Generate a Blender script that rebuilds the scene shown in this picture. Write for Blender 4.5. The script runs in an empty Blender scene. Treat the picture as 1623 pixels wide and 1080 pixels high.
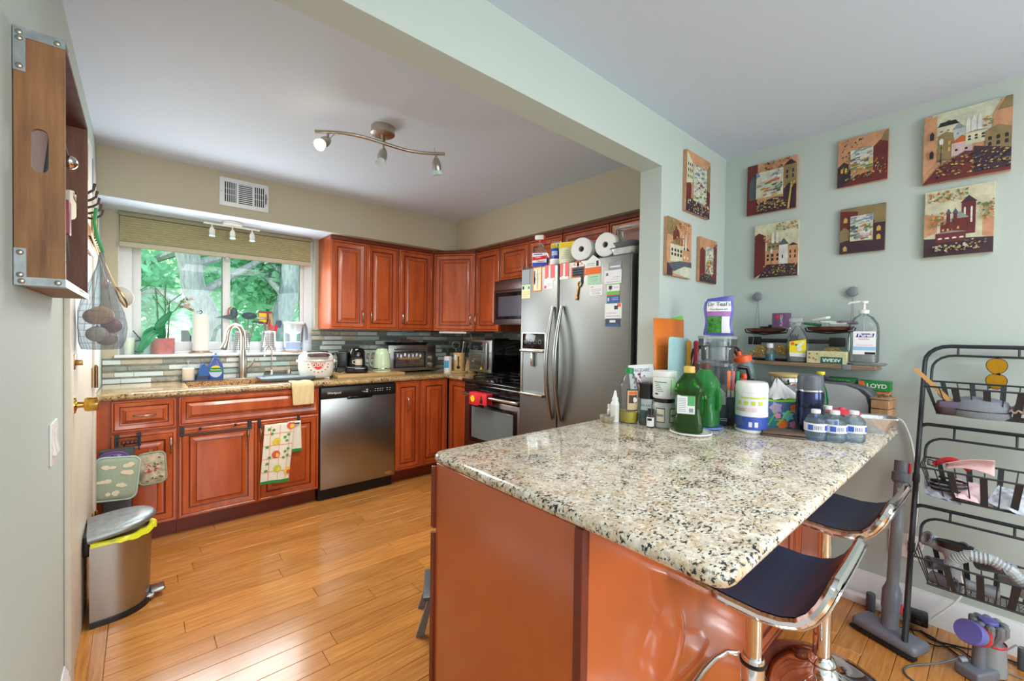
import bpy, bmesh, math, random
from mathutils import Vector, Matrix
from math import sin, cos, pi, radians, atan2, sqrt
R = random.Random(7)
SC = bpy.context.scene
COL = SC.collection

# ---------------- camera ----------------
cd = bpy.data.cameras.new('camera'); cam = bpy.data.objects.new('camera', cd); COL.objects.link(cam)
cd.sensor_width = 36; cd.sensor_fit = 'HORIZONTAL'; cd.lens = 674.1147/1623*36
cd.clip_start = 0.02; cd.clip_end = 200
_r = ((0.7532678, -0.6575518, 0.0145975), (0.0000783, -0.0221046, -0.9997557), (0.6577138, 0.753085, -0.0165992))
cam.matrix_world = Matrix(((_r[0][0], -_r[1][0], -_r[2][0], 0), (_r[0][1], -_r[1][1], -_r[2][1], 0), (_r[0][2], -_r[1][2], -_r[2][2], 1.2983), (0, 0, 0, 1)))
SC.camera = cam
SC.cycles.transparent_max_bounces = 48
# ---------------- view ----------------
vs = SC.view_settings
vs.view_transform = 'Standard'; vs.look = 'None'; vs.gamma = 1; vs.exposure = 0.16; vs.use_curve_mapping = False
# ---------------- sky, sun ----------------
w = bpy.data.worlds.new('sky'); SC.world = w; w.use_nodes = True
bg = w.node_tree.nodes['Background']; bg.inputs[0].default_value = (0.84, 0.94, 1.0, 1); bg.inputs[1].default_value = 3.0
def sun(rot, e, col=(1, .95, .85), ang=2):
    l = bpy.data.lights.new('sun', 'SUN'); l.energy = e; l.color = col; l.angle = radians(ang)
    o = bpy.data.objects.new('sun', l); COL.objects.link(o); o.rotation_euler = rot; return o
sun((radians(48), 0, radians(-62)), 4.5)
# ---------------- kitchen window daylight, unseen windows behind, added fill lights ----------------
def area(name, loc, look, sx, sy, e, col):
    l = bpy.data.lights.new(name, 'AREA'); l.shape = 'RECTANGLE'; l.size = sx; l.size_y = sy; l.energy = e; l.color = col
    o = bpy.data.objects.new(name, l); COL.objects.link(o); o.location = loc
    o.rotation_euler = (Vector(look)-Vector(loc)).to_track_quat('-Z', 'Y').to_euler(); return o
area('daylight_behind', (0.75, -2.70, 1.45), (0.75, 0, 1.35), 1.5, 1.3, 50, (.90, .96, 1))  # stands in for unseen windows behind; that wall has no opening
area('side_fill', (2.60, -1.75, 1.45), (0, -0.6, 1.2), 1.4, 1.3, 36, (.90, .96, 1))  # fill light added at the solid right wall, no window there
area('daylight_kitchen_window', (0.5, 3.90, 1.50), (0.8, 0, 0.9), 1.1, 0.7, 20, (.93, .98, 1))
area('dining_fill', (1.1, -0.9, 2.34), (1.1, -0.9, 0), 1.1, 1.1, 24, (.97, .98, 1))  # unseen ceiling lamp added as general fill
area('kitchen_fill', (0.95, 2.45, 2.10), (0.95, 2.45, 0), 0.9, 0.5, 24, (1, .95, .88))  # soft fill added under the kitchen ceiling, apart from the track lamps

# ---------------- mesh builder ----------------
class B:
    def __init__(s): s.v = []; s.f = []; s.m = []; s.T = None
    def add(s, vs, fs, m=0):
        o = len(s.v)
        if s.T is not None: vs = [tuple(s.T @ Vector(p)) for p in vs]
        s.v += [tuple(p) for p in vs]
        for k, f in enumerate(fs):
            s.f.append([o+i for i in f]); s.m.append(m[k] if isinstance(m, list) else m)
        return s
    def box(s, x0, x1, y0, y1, z0, z1, m=0):
        v = [(x, y, z) for z in (z0, z1) for y in (y0, y1) for x in (x0, x1)]
        return s.add(v, [(0, 2, 3, 1), (4, 5, 7, 6), (0, 1, 5, 4), (2, 6, 7, 3), (0, 4, 6, 2), (1, 3, 7, 5)], m)
    def rbox(s, x0, x1, y0, y1, z0, z1, r=.004, seg=2, m=0):
        r = min(r, (x1-x0)*.49, (y1-y0)*.49, (z1-z0)*.49)
        bm = bmesh.new(); bmesh.ops.create_cube(bm, size=1)
        for q in bm.verts: q.co = Vector(((x0+x1)/2+q.co.x*(x1-x0), (y0+y1)/2+q.co.y*(y1-y0), (z0+z1)/2+q.co.z*(z1-z0)))
        bmesh.ops.bevel(bm, geom=list(bm.edges), offset=r, segments=seg, profile=.5, affect='EDGES')
        bm.verts.index_update()
        s.add([q.co[:] for q in bm.verts], [[q.index for q in f.verts] for f in bm.faces], m); bm.free(); return s
    def loft(s, rings, m=0, cap=True, closed=False):
        n = len(rings[0]); vs = [p for r in rings for p in r]; fs = []; ms = []
        K = len(rings)
        for k in range(K if closed else K-1):
            a = k*n; b = ((k+1) % K)*n
            for i in range(n):
                j = (i+1) % n; fs.append((a+i, a+j, b+j, b+i)); ms.append(m[k] if isinstance(m, list) else m)
        if cap and not closed:
            fs.append(list(range(n))[::-1]); ms.append(m[0] if isinstance(m, list) else m)
            fs.append([(K-1)*n+i for i in range(n)]); ms.append(m[-1] if isinstance(m, list) else m)
        return s.add(vs, fs, ms)
    def lathe(s, prof, n=20, m=0, c=(0, 0, 0), sx=1, sy=1, cap=True):
        rings = [[(c[0]+r*sx*cos(2*pi*i/n), c[1]+r*sy*sin(2*pi*i/n), c[2]+z) for i in range(n)] for r, z in prof]
        return s.loft(rings, m, cap)
    def cyl(s, c, r, h, n=20, m=0, r2=None): return s.lathe([(r, 0), (r if r2 is None else r2, h)], n, m, c)
    def tube(s, pts, r, n=8, m=0, closed=False, cap=True):
        P = [Vector(p) for p in pts]; K = len(P); rings = []
        rr = r if isinstance(r, (list, tuple)) else [r]*K
        nrm = None
        for k in range(K):
            if closed: t = P[(k+1) % K]-P[k-1]
            else: t = P[min(k+1, K-1)]-P[max(k-1, 0)]
            if t.length < 1e-9: t = Vector((0, 0, 1))
            t.normalize()
            if nrm is None:
                nrm = t.orthogonal().normalized()
            nrm = (nrm-t*nrm.dot(t))
            if nrm.length < 1e-6: nrm = t.orthogonal()
            nrm.normalize(); bn = t.cross(nrm)
            rings.append([tuple(P[k]+(nrm*cos(2*pi*i/n)+bn*sin(2*pi*i/n))*rr[k]) for i in range(n)])
        return s.loft(rings, m, cap, closed)
    def ext(s, poly, ax, a, b, m=0):
        def q(p, t): return (p[0], p[1], t) if ax == 'z' else (p[0], t, p[1]) if ax == 'y' else (t, p[0], p[1])
        return s.loft([[q(p, a) for p in poly], [q(p, b) for p in poly]], m)
    def ball(s, c, r, n=14, m=0, h=8):
        if not isinstance(r, (tuple, list)): r = (r, r, r)
        rings = [[(c[0]+r[0]*sin(pi*k/h)*cos(2*pi*i/n), c[1]+r[1]*sin(pi*k/h)*sin(2*pi*i/n), c[2]-r[2]*cos(pi*k/h)) for i in range(n)] for k in range(1, h)]
        top = (c[0], c[1], c[2]+r[2]); bot = (c[0], c[1], c[2]-r[2])
        vs = [p for q in rings for p in q]+[bot, top]; fs = []
        for k in range(h-2):
            for i in range(n): fs.append((k*n+i, k*n+(i+1) % n, (k+1)*n+(i+1) % n, (k+1)*n+i))
        L = len(vs)
        for i in range(n): fs.append(((i+1) % n, i, L-2)); fs.append(((h-2)*n+i, (h-2)*n+(i+1) % n, L-1))
        return s.add(vs, fs, m)
    def surf(s, fn, nu, nv, m=0):
        vs = [fn(i/nu, j/nv) for j in range(nv+1) for i in range(nu+1)]
        fs = [(j*(nu+1)+i, j*(nu+1)+i+1, (j+1)*(nu+1)+i+1, (j+1)*(nu+1)+i) for j in range(nv) for i in range(nu)]
        return s.add(vs, fs, m)
    def poly(s, pts, m=0): return s.add(pts, [list(range(len(pts)))], m)
    def front(s, x0, x1, z0, z1, y, m=0): return s.poly([(x0, y, z0), (x1, y, z0), (x1, y, z1), (x0, y, z1)], m)

def arc(c, r, a0, a1, n, ax='xz', sy=1):
    o = []
    for i in range(n+1):
        a = radians(a0+(a1-a0)*i/n); p = cos(a)*r; q = sin(a)*r*sy
        o.append((c[0]+p, c[1], c[2]+q) if ax == 'xz' else (c[0]+p, c[1]+q, c[2]) if ax == 'xy' else (c[0], c[1]+p, c[2]+q))
    return o
def rrect(x0, x1, y0, y1, r, n=5):
    o = []
    for cx, cy, a in ((x1-r, y1-r, 0), (x0+r, y1-r, 90), (x0+r, y0+r, 180), (x1-r, y0+r, 270)):
        for i in range(n+1):
            t = radians(a+90*i/n); o.append((cx+r*cos(t), cy+r*sin(t)))
    return o
def O(name, b, mats, parent=None, loc=(0, 0, 0), rz=0, smooth=True, label=None, solid=0, rot=None, ang=38):
    me = bpy.data.meshes.new(name); me.from_pydata(b.v, [], b.f)
    if not isinstance(mats, (list, tuple)): mats = [mats]
    for q in mats: me.materials.append(q)
    if len(mats) > 1: me.polygons.foreach_set('material_index', [min(k, len(mats)-1) for k in b.m])
    bm = bmesh.new(); bm.from_mesh(me); bmesh.ops.recalc_face_normals(bm, faces=bm.faces); bm.to_mesh(me); bm.free()
    if smooth:
        me.polygons.foreach_set('use_smooth', [True]*len(me.polygons)); me.set_sharp_from_angle(angle=radians(ang))
    me.update()
    o = bpy.data.objects.new(name, me); COL.objects.link(o); o.location = loc; o.rotation_euler = rot if rot else (0, 0, rz)
    if parent: o.parent = parent
    if label: o['label'] = label
    if solid:
        d = o.modifiers.new('thickness', 'SOLIDIFY'); d.thickness = solid; d.offset = 0
    return o
def T(name, label, cat, loc=(0, 0, 0), rz=0, group=None, rot=None):
    o = bpy.data.objects.new(name, None); COL.objects.link(o); o.empty_display_size = .05
    o.location = loc; o.rotation_euler = rot if rot else (0, 0, rz); o['label'] = label; o['category'] = cat
    if group: o['group'] = group
    return o
def one(name, b, mats, label, cat, loc=(0, 0, 0), rz=0, group=None, **k):
    o = O(name, b, mats, None, loc, rz, **k); o['label'] = label; o['category'] = cat
    if group: o['group'] = group
    return o
def S(name, b, mats, parent=None, **k):
    o = O(name, b, mats, parent, **k)
    if not parent: o['kind'] = 'structure'
    return o
def dup(root, loc, rz=None, label=None, group=None):
    def cp(o, p=None):
        c = o.copy(); COL.objects.link(c)
        if p: c.parent = p
        for ch in list(o.children): cp(ch, c)
        return c
    r = cp(root); r.location = loc
    if rz is not None: r.rotation_euler = (0, 0, rz)
    if label: r['label'] = label
    if group: r['group'] = group
    return r
def face(x, y): return -atan2(x, y)      # turns a thing's front (-y) towards the room's open side
_fc = {}
def text(name, s, size, mat, parent, loc=(0, 0, 0), rot=(pi/2, 0, 0), wrap=0, bold=0, sx=1, align='CENTER', thick=.0003):
    c = bpy.data.curves.new('t', 'FONT'); c.body = s; c.size = size; c.align_x = align; c.align_y = 'CENTER'; c.extrude = thick; c.offset = bold; c.resolution_u = 3
    t = bpy.data.objects.new('t', c); COL.objects.link(t); dg = bpy.context.evaluated_depsgraph_get(); dg.update()
    me = bpy.data.meshes.new_from_object(t.evaluated_get(dg)); bpy.data.objects.remove(t); bpy.data.curves.remove(c)
    me.name = name
    for v in me.vertices:
        v.co.x *= sx
        if wrap: a = v.co.x/wrap; v.co = Vector((wrap*sin(a), v.co.y, wrap*cos(a)-wrap+v.co.z))
    me.materials.clear(); me.materials.append(mat)
    o = bpy.data.objects.new(name, me); COL.objects.link(o); o.location = loc; o.rotation_euler = rot
    if parent: o.parent = parent
    return o
# ---------------- materials ----------------
def lin(c):
    return tuple([(x/255/12.92 if x/255 <= .04045 else ((x/255+.055)/1.055)**2.4) for x in c])+(1,)
def N(nt, t, **k):
    n = nt.nodes.new(t)
    for a, b in k.items(): setattr(n, a, b)
    return n
MC = {}
def mat(name, col, rough=.5, metal=0, bump=0, bs=60, var=0, vs_=6, stretch=None, coat=0, em=0, rnd=0, sheen=0, spec=.5, col2=None):
    if name in MC: return MC[name]
    m = bpy.data.materials.new(name); m.use_nodes = True; nt = m.node_tree; p = nt.nodes['Principled BSDF']; L = nt.links
    p.inputs['Base Color'].default_value = lin(col); p.inputs['Roughness'].default_value = rough; p.inputs['Metallic'].default_value = metal
    p.inputs['Coat Weight'].default_value = coat; p.inputs['Coat Roughness'].default_value = .12; p.inputs['Specular IOR Level'].default_value = spec
    if sheen: p.inputs['Sheen Weight'].default_value = sheen
    if em: p.inputs['Emission Color'].default_value = lin(col); p.inputs['Emission Strength'].default_value = em
    vec = None
    if var or bump:
        tc = N(nt, 'ShaderNodeTexCoord'); mp = N(nt, 'ShaderNodeMapping'); L.new(tc.outputs['Object'], mp.inputs[0]); vec = mp.outputs[0]
        if stretch: mp.inputs['Scale'].default_value = stretch
        if rnd:
            oi = N(nt, 'ShaderNodeObjectInfo'); mu = N(nt, 'ShaderNodeMath', operation='MULTIPLY'); mu.inputs[1].default_value = 40
            L.new(oi.outputs['Random'], mu.inputs[0]); L.new(mu.outputs[0], mp.inputs['Location'])
    if var or rnd:
        mx = N(nt, 'ShaderNodeMixRGB'); c2 = col2 or [max(0, x*(1-var)) for x in col]
        mx.inputs[1].default_value = lin(col); mx.inputs[2].default_value = lin(c2)
        if var:
            no = N(nt, 'ShaderNodeTexNoise'); no.inputs['Scale'].default_value = vs_; no.inputs['Detail'].default_value = 6; no.inputs['Roughness'].default_value = .6
            L.new(vec, no.inputs['Vector'])
            mr = N(nt, 'ShaderNodeMapRange'); mr.inputs[1].default_value = .3; mr.inputs[2].default_value = .7; L.new(no.outputs[0], mr.inputs[0])
            L.new(mr.outputs[0], mx.inputs[0])
        last = mx.outputs[0]
        if rnd:
            oi2 = N(nt, 'ShaderNodeObjectInfo'); hs = N(nt, 'ShaderNodeHueSaturation'); mr2 = N(nt, 'ShaderNodeMapRange')
            mr2.inputs[3].default_value = 1-rnd; mr2.inputs[4].default_value = 1+rnd; L.new(oi2.outputs['Random'], mr2.inputs[0]); L.new(mr2.outputs[0], hs.inputs['Value'])
            L.new(last, hs.inputs['Color']); last = hs.outputs[0]
            if not var: mx.inputs[0].default_value = 0
        L.new(last, p.inputs['Base Color'])
    if bump:
        n2 = N(nt, 'ShaderNodeTexNoise'); n2.inputs['Scale'].default_value = bs; n2.inputs['Detail'].default_value = 3; L.new(vec, n2.inputs['Vector'])
        bp = N(nt, 'ShaderNodeBump'); bp.inputs['Strength'].default_value = bump; bp.inputs['Distance'].default_value = .003
        L.new(n2.outputs[0], bp.inputs['Height']); L.new(bp.outputs[0], p.inputs['Normal'])
    MC[name] = m; return m
def glass(name, tint=(255, 255, 255), rough=.02, op=.0, ior=1.45, gl=1.0):
    """thin clear glass or plastic: see-through with a fresnel gloss; op = share of milky body colour"""
    if name in MC: return MC[name]
    m = bpy.data.materials.new(name); m.use_nodes = True; nt = m.node_tree; nt.nodes.clear(); L = nt.links
    out = N(nt, 'ShaderNodeOutputMaterial'); tr = N(nt, 'ShaderNodeBsdfTransparent'); tr.inputs[0].default_value = lin(tint)
    g = N(nt, 'ShaderNodeBsdfGlossy'); g.inputs['Roughness'].default_value = rough
    fr = N(nt, 'ShaderNodeFresnel'); fr.inputs[0].default_value = ior
    mm = N(nt, 'ShaderNodeMath', operation='MULTIPLY'); mm.inputs[1].default_value = gl; L.new(fr.outputs[0], mm.inputs[0])
    mx = N(nt, 'ShaderNodeMixShader'); L.new(mm.outputs[0], mx.inputs[0]); L.new(g.outputs[0], mx.inputs[2])
    if op:
        df = N(nt, 'ShaderNodeBsdfDiffuse'); df.inputs[0].default_value = lin(tint)
        m2 = N(nt, 'ShaderNodeMixShader'); m2.inputs[0].default_value = op; L.new(tr.outputs[0], m2.inputs[1]); L.new(df.outputs[0], m2.inputs[2]); L.new(m2.outputs[0], mx.inputs[1])
    else: L.new(tr.outputs[0], mx.inputs[1])
    L.new(mx.outputs[0], out.inputs[0]); MC[name] = m; return m
def granite(name, cream, tan, dark, s=1.0, rough=.10):
    m = bpy.data.materials.new(name); m.use_nodes = True; nt = m.node_tree; p = nt.nodes['Principled BSDF']; L = nt.links
    tc = N(nt, 'ShaderNodeTexCoord'); v = tc.outputs['Object']
    def noise(sc, det=3, ro=.5):
        n = N(nt, 'ShaderNodeTexNoise'); n.inputs['Scale'].default_value = sc*s; n.inputs['Detail'].default_value = det; n.inputs['Roughness'].default_value = ro; L.new(v, n.inputs['Vector']); return n.outputs[0]
    def ramp(inp, stops):
        r = N(nt, 'ShaderNodeValToRGB'); L.new(inp, r.inputs[0]); e = r.color_ramp.elements
        while len(e) < len(stops): e.new(.5)
        for k, (a, c) in enumerate(stops): e[k].position = a; e[k].color = c
        return r.outputs[0]
    def mix(f, a, b):
        x = N(nt, 'ShaderNodeMixRGB'); L.new(f, x.inputs[0])
        for i, q in ((1, a), (2, b)):
            if isinstance(q, tuple): x.inputs[i].default_value = q
            else: L.new(q, x.inputs[i])
        return x.outputs[0]
    W0 = (0, 0, 0, 1); W1 = (1, 1, 1, 1)
    base = mix(ramp(noise(26, 4, .7), [(.40, W0), (.62, W1)]), lin(cream), lin(tan))
    base = mix(ramp(noise(90, 2, .6), [(.50, W0), (.68, W1)]), base, lin([min(255, c*1.07) for c in cream]))
    base = mix(ramp(noise(60, 5, .75), [(.57, W0), (.64, W1)]), base, lin([c*.62 for c in tan]))
    vo = N(nt, 'ShaderNodeTexVoronoi'); vo.inputs['Scale'].default_value = 130*s; L.new(v, vo.inputs['Vector'])
    sp = N(nt, 'ShaderNodeSeparateColor'); L.new(vo.outputs['Color'], sp.inputs[0])
    base = mix(ramp(sp.outputs[0], [(.90, W0), (.93, W1)]), base, lin([c*.86 for c in cream]))
    mp = N(nt, 'ShaderNodeMapping'); mp.inputs['Scale'].default_value = (1, 1.7, 1.3); mp.inputs['Rotation'].default_value = (0, 0, .6); L.new(v, mp.inputs[0])
    sn = N(nt, 'ShaderNodeTexNoise'); sn.inputs['Scale'].default_value = 105*s; sn.inputs['Detail'].default_value = 3; sn.inputs['Roughness'].default_value = .65; L.new(mp.outputs[0], sn.inputs['Vector'])
    hm = N(nt, 'ShaderNodeMath', operation='MULTIPLY_ADD'); L.new(noise(16, 2), hm.inputs[0]); hm.inputs[1].default_value = .35; L.new(sn.outputs[0], hm.inputs[2])
    base = mix(ramp(hm.outputs[0], [(.735, W0), (.79, W1)]), base, lin([c*.55+40 for c in dark]))
    base = mix(ramp(hm.outputs[0], [(.775, W0), (.795, W1)]), base, lin(dark))
    base = mix(ramp(noise(62, 3, .7), [(.67, W0), (.69, W1)]), base, lin((112, 70, 54)))
    L.new(base, p.inputs['Base Color']); p.inputs['Roughness'].default_value = rough
    MC[name] = m; return m
def steel(name, col=(176, 176, 172), rough=.30, st=(2, 2, 300), metal=1.0):
    m = mat(name, col, rough, metal, bump=.06, bs=5, stretch=st); return m
def plankmat(name, a, b_, rough=.22):
    m = mat(name, a, rough, 0, bump=.05, bs=9, var=.3, vs_=5, stretch=(1.2, 16, 16), col2=b_, rnd=.13, coat=.35); return m

M = {}
M['wall'] = mat('sage wall paint', (189, 201, 195), .75, bump=.05, bs=300)
M['kwall'] = mat('olive beige wall paint', (196, 188, 164), .75, bump=.05, bs=300)
M['ceil'] = mat('ceiling paint', (206, 220, 238), .8, bump=.08, bs=220)
M['trim'] = mat('white trim paint', (232, 236, 238), .4)
M['cream'] = mat('cream door paint', (222, 216, 200), .5, var=.06, vs_=3)
M['floor'] = plankmat('bamboo plank', (212, 150, 80), (176, 112, 50))
M['cherry'] = mat('cherry wood', (202, 98, 44), .30, var=.35, vs_=3.2, stretch=(4, 4, .7), bump=.03, bs=30, col2=(158, 62, 26), rnd=.06, coat=.3)
M['cherry2'] = mat('glossy cherry panel', (198, 98, 50), .22, var=.12, vs_=2, bump=.05, bs=70, coat=.8)
M['cherryd'] = mat('dark cherry wood', (128, 50, 28), .4, var=.2, vs_=4)
M['granite'] = granite('speckled granite', (226, 219, 203), (198, 174, 140), (38, 44, 48), .8)
M['granite2'] = granite('golden speckled granite', (190, 164, 120), (160, 124, 78), (40, 34, 30), .8)
M['steel'] = steel('brushed steel', (168, 170, 168), .30, (300, 300, 2))
M['steelv'] = steel('brushed steel lengthwise', (128, 130, 128), .42, (2, 2, 200))
M['steeld'] = steel('dark brushed steel', (132, 122, 122), .32, (2, 2, 200))
M['nickel'] = mat('brushed nickel', (190, 184, 172), .28, 1)
M['chrome'] = mat('chrome', (225, 225, 225), .06, 1)
M['brass'] = mat('brass', (212, 168, 84), .22, 1)
M['bronze'] = mat('old brass', (150, 116, 72), .35, 1)
M['galv'] = mat('galvanised metal', (168, 176, 178), .45, .8, var=.2, vs_=30)
M['black'] = mat('black plastic', (26, 26, 28), .35)
M['blackg'] = mat('glossy black', (14, 14, 17), .08)
M['blackm'] = mat('black powder coated metal', (40, 44, 50), .45)
M['leather'] = mat('black stool leather', (46, 66, 94), .32, bump=.15, bs=220)
M['white'] = mat('white plastic', (236, 236, 234), .35)
M['whitem'] = mat('white matt', (232, 234, 232), .8)
M['paper'] = mat('white paper', (236, 236, 238), .85)
M['grey'] = mat('grey plastic', (130, 134, 140), .4)
M['greyd'] = mat('dark grey plastic', (84, 90, 98), .4)
M['green'] = mat('green plastic', (28, 140, 70), .4)
M['leaf'] = mat('orchid leaf', (30, 130, 84), .35)
M['red'] = mat('red plastic', (214, 38, 48), .4)
M['orange'] = mat('orange plastic', (238, 96, 40), .4)
M['blue'] = mat('blue plastic', (52, 92, 176), .4)
M['navy'] = mat('navy', (44, 56, 92), .45)
M['yellow'] = mat('yellow', (240, 218, 30), .5)
M['purple'] = mat('purple', (112, 84, 132), .6)
M['pink'] = mat('pink', (232, 176, 178), .7)
M['wood'] = mat('light wood', (206, 170, 118), .5, var=.2, vs_=4, stretch=(1, 8, 8))
M['wooda'] = mat('acacia crate wood', (158, 112, 66), .55, var=.45, vs_=5, stretch=(8, 8, .8), bump=.08, bs=40, col2=(104, 66, 36))
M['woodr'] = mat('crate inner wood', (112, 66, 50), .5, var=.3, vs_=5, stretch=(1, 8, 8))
M['cutb'] = mat('maple board', (204, 168, 112), .5, var=.15, vs_=4, stretch=(1, 14, 14))
M['foil'] = mat('crumpled foil', (186, 190, 194), .34, .9, bump=.5, bs=60)
M['glass'] = glass('window glass', (246, 252, 252), gl=.55)
M['clear'] = glass('clear plastic', (246, 249, 250), .05, .05, 1.35, .8)
M['clearm'] = glass('milky clear plastic', (234, 238, 240), .15, .34)
M['greeng'] = glass('green bottle glass', (146, 212, 130), .04, .04, 1.4, .8)
M['oil'] = glass('olive oil', (176, 158, 62), .05, .22, 1.2, .5)
M['oily'] = glass('yellow oil', (240, 220, 50), .05, .6)
M['water'] = glass('bottled water', (244, 249, 252), .03, .04, 1.33, .8)
M['teal'] = glass('teal mouthwash', (60, 160, 175), .04, .5)
M['smoke'] = glass('smoked clear plastic', (214, 220, 224), .05, .10)
M['tblack'] = mat('dark oven glass', (36, 36, 42), .06)
M['lampon'] = mat('lit bulb', (255, 226, 178), .3, em=14)
M['ink'] = mat('black ink', (34, 34, 40), .7)
M['salmon'] = mat('salmon red card', (228, 104, 104), .6)
# ---------------- room shell ----------------
XL, XR, YW, ZC = -.1975, 2.7224, 3.95, 2.3894
fl = S('floor', B().box(XL-.1, XR+.1, -2.9, 3.96, -.12, -.007).box(XL-.02, XR+.02, -2.85, -.42, -.007, 0), M['floor'])
_pl = {}
def plank(L, W_):
    k = (round(L, 2), W_)
    if k not in _pl:
        b = B().rbox(0, k[0]-.0012, 0, W_-.0012, -.007, 0, .0012, 1)
        o = O('plank', b, M['floor'], fl); _pl[k] = o.data; return o
    o = bpy.data.objects.new('plank', _pl[k]); COL.objects.link(o); o.parent = fl; return o
y = -.42; row = 0
while y < 3.41:
    x = -.105; L = R.uniform(.25, 1.3)
    while x < XR-.02:
        L = min(L, XR-x)
        if L > .05: plank(L, .0955).location = (x, y, 0)
        x += round(L, 2); L = R.choice((.75, .95, 1.2, 1.45))
    y += .0955; row += 1
for k in range(4):
    o = plank(1.25, .0455); o.rotation_euler = (0, 0, pi/2); o.location = (-.152+.0455, 1.0-.5+k*.75 if k < 3 else 2.2, 0)
    if k: o.location.y = .5+k*1.25-.05*0
    if k == 3: bpy.data.objects.remove(o)
for k in range(2):
    o = plank(1.45, .0455); o.rotation_euler = (0, 0, pi/2); o.location = (-.151, .55+k*1.45, 0)
S('ceiling', B().box(XL-.1, XR+.1, -2.9, 4.1, ZC, ZC+.12), M['ceil'])
S('wall_left', B().box(XL-.12, XL, -2.9, 4.1, 0, ZC), M['wall'])
S('wall_right', B().box(XR, XR+.12, -2.9, 1.19, 0, ZC), M['wall'])
S('wall_right_kitchen', B().box(XR, XR+.12, 1.19, 4.1, 0, ZC), M['kwall'])
S('wall_front', B().box(XL, XR, -2.92, -2.8, 0, ZC), M['wall'])
wb = S('wall_back', B().box(XL, -.115, YW, YW+.17, 0, ZC).box(1.15, XR, YW, YW+.17, 0, ZC).box(-.115, 1.15, YW, YW+.17, 0, 1.09).box(-.115, 1.15, YW, YW+.17, 2.0905, ZC), M['kwall'])
YD0, YD1, XD = 1.1302, 1.25, 1.9665
S('wall_divider', B().box(XD, XR, YD0, YD1, 0, ZC), [M['wall']])
S('wall_header', B().box(XL, XD, YD0, YD1, 2.1494, ZC), M['wall'])
# soffits
S('wall_soffit_back', B().box(XL, XR, 3.5505, YW, 2.0925, ZC), M['kwall'])
S('wall_soffit_right', B().box(2.3558, XR, YD1, 3.5505, 2.0925, ZC), M['kwall'])
S('ceiling_soffit', B().box(XL, 1.165, 3.552, YW, 2.0895, 2.0925), M['ceil'])
# trim and baseboards
prof = [(0, 0), (.016, 0), (.016, .095), (.012, .105), (.012, .118), (.006, .128), (.004, .14), (0, .14)]
def baseb(name, x, y0, y1, sgn):
    S(name, B().ext([(x+sgn*a, z) for a, z in prof], 'y', y0, y1), M['trim'])
baseb('baseboard_right', XR, -2.79, YD0, -1); baseb('baseboard_left', XL, -2.79, 2.075, 1)
S('baseboard_divider', B().ext([(YD0-a, z) for a, z in prof], 'x', XD, XR-.017), M['trim'])
# door in the left wall
S('trim_1', B().rbox(XL, XL+.018, 2.08, 2.165, 0, 2.12, .004).rbox(XL, XL+.018, 3.10, 3.19, 0, 2.12, .004).rbox(XL, XL+.018, 2.165, 3.10, 2.035, 2.12, .004), M['cream'])
d1 = S('door_1', B().rbox(XL, XL+.008, 2.17, 3.095, .008, 2.03, .002), M['cream'])
kb = B(); kb.T = Matrix.Translation((XL+.008, 2.275, 1.005)) @ Matrix.Rotation(pi/2, 4, 'Y')
kb.lathe([(.0, 0), (.032, 0), (.030, .006), (.012, .010), (.011, .026), (.024, .030), (.0275, .038), (.0265, .066), (.02, .069), (.0, .069)], 24)
O('door_knob', kb, M['brass'], d1)
db = B().rbox(XL+.008, XL+.014, 2.25, 2.29, 1.14, 1.195, .002).rbox(XL+.012, XL+.034, 2.262, 2.272, 1.155, 1.175, .003)
O('deadbolt', db, M['bronze'], d1)
for z in (.28, 1.04, 1.82):
    hb = B().cyl((XL+.024, 3.075, z-.055), .0075, .11, 10).box(XL+.006, XL+.012, 3.04, 3.075, z-.05, z+.05)
    hb.ball((XL+.024, 3.075, z+.058), .007, 8, 0, 5); O('hinge', hb, M['bronze'], d1)
# light switch
sw = T('light_switch', 'two-gang white rocker light switch on the left wall below the wooden crate', 'light switch', (XL, 1.84, .957))
O('plate', B().rbox(0, .006, -.058, .058, -.062, .062, .003), M['white'], sw)
for yy in (-.024, .024):
    O('rocker', B().ext([(.006, -.034), (.013, -.034), (.008, 0), (.0065, .034), (.006, .034)], 'y', yy-.015, yy+.015), M['white'], sw)
# ---------------- window ----------------
S('trim_2', B().rbox(-.135, 1.12, 3.905, 4.03, 1.093, 1.113, .004, 2), M['trim'])
wn = S('window_1', B().box(-.115, 1.15, 4.03, 4.12, 1.09, 1.135).box(-.115, -.045, 4.03, 4.12, 1.135, 2.09).box(1.08, 1.15, 4.03, 4.12, 1.135, 2.09).box(-.045, 1.08, 4.03, 4.12, 2.04, 2.09), M['trim'])
def sash(x0, x1, y0, y1):
    f = O('sash', B().rbox(x0, x0+.048, y0, y1, 1.135, 2.04, .004).rbox(x1-.03, x1, y0, y1, 1.135, 2.04, .004).rbox(x0+.048, x1-.03, y0, y1, 1.135, 1.2, .004).rbox(x0+.048, x1-.03, y0, y1, 1.99, 2.04, .004), M['trim'], wn)
    O('pane', B().box(x0+.045, x1-.027, (y0+y1)/2-.002, (y0+y1)/2+.002, 1.19, 2.0), M['glass'], f)
    O('gasket', B().box(x1-.034, x1-.0295, y0-.002, y0+.01, 1.2, 1.99), M['grey'], f)
sash(-.045, .518, 4.07, 4.10); sash(.49, 1.08, 4.04, 4.068)
S('trim_3', B().box(-.1155, -.112, 3.952, 4.03, 1.113, 2.09).box(1.147, 1.1505, 3.952, 4.03, 1.113, 2.09), M['trim'])
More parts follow.
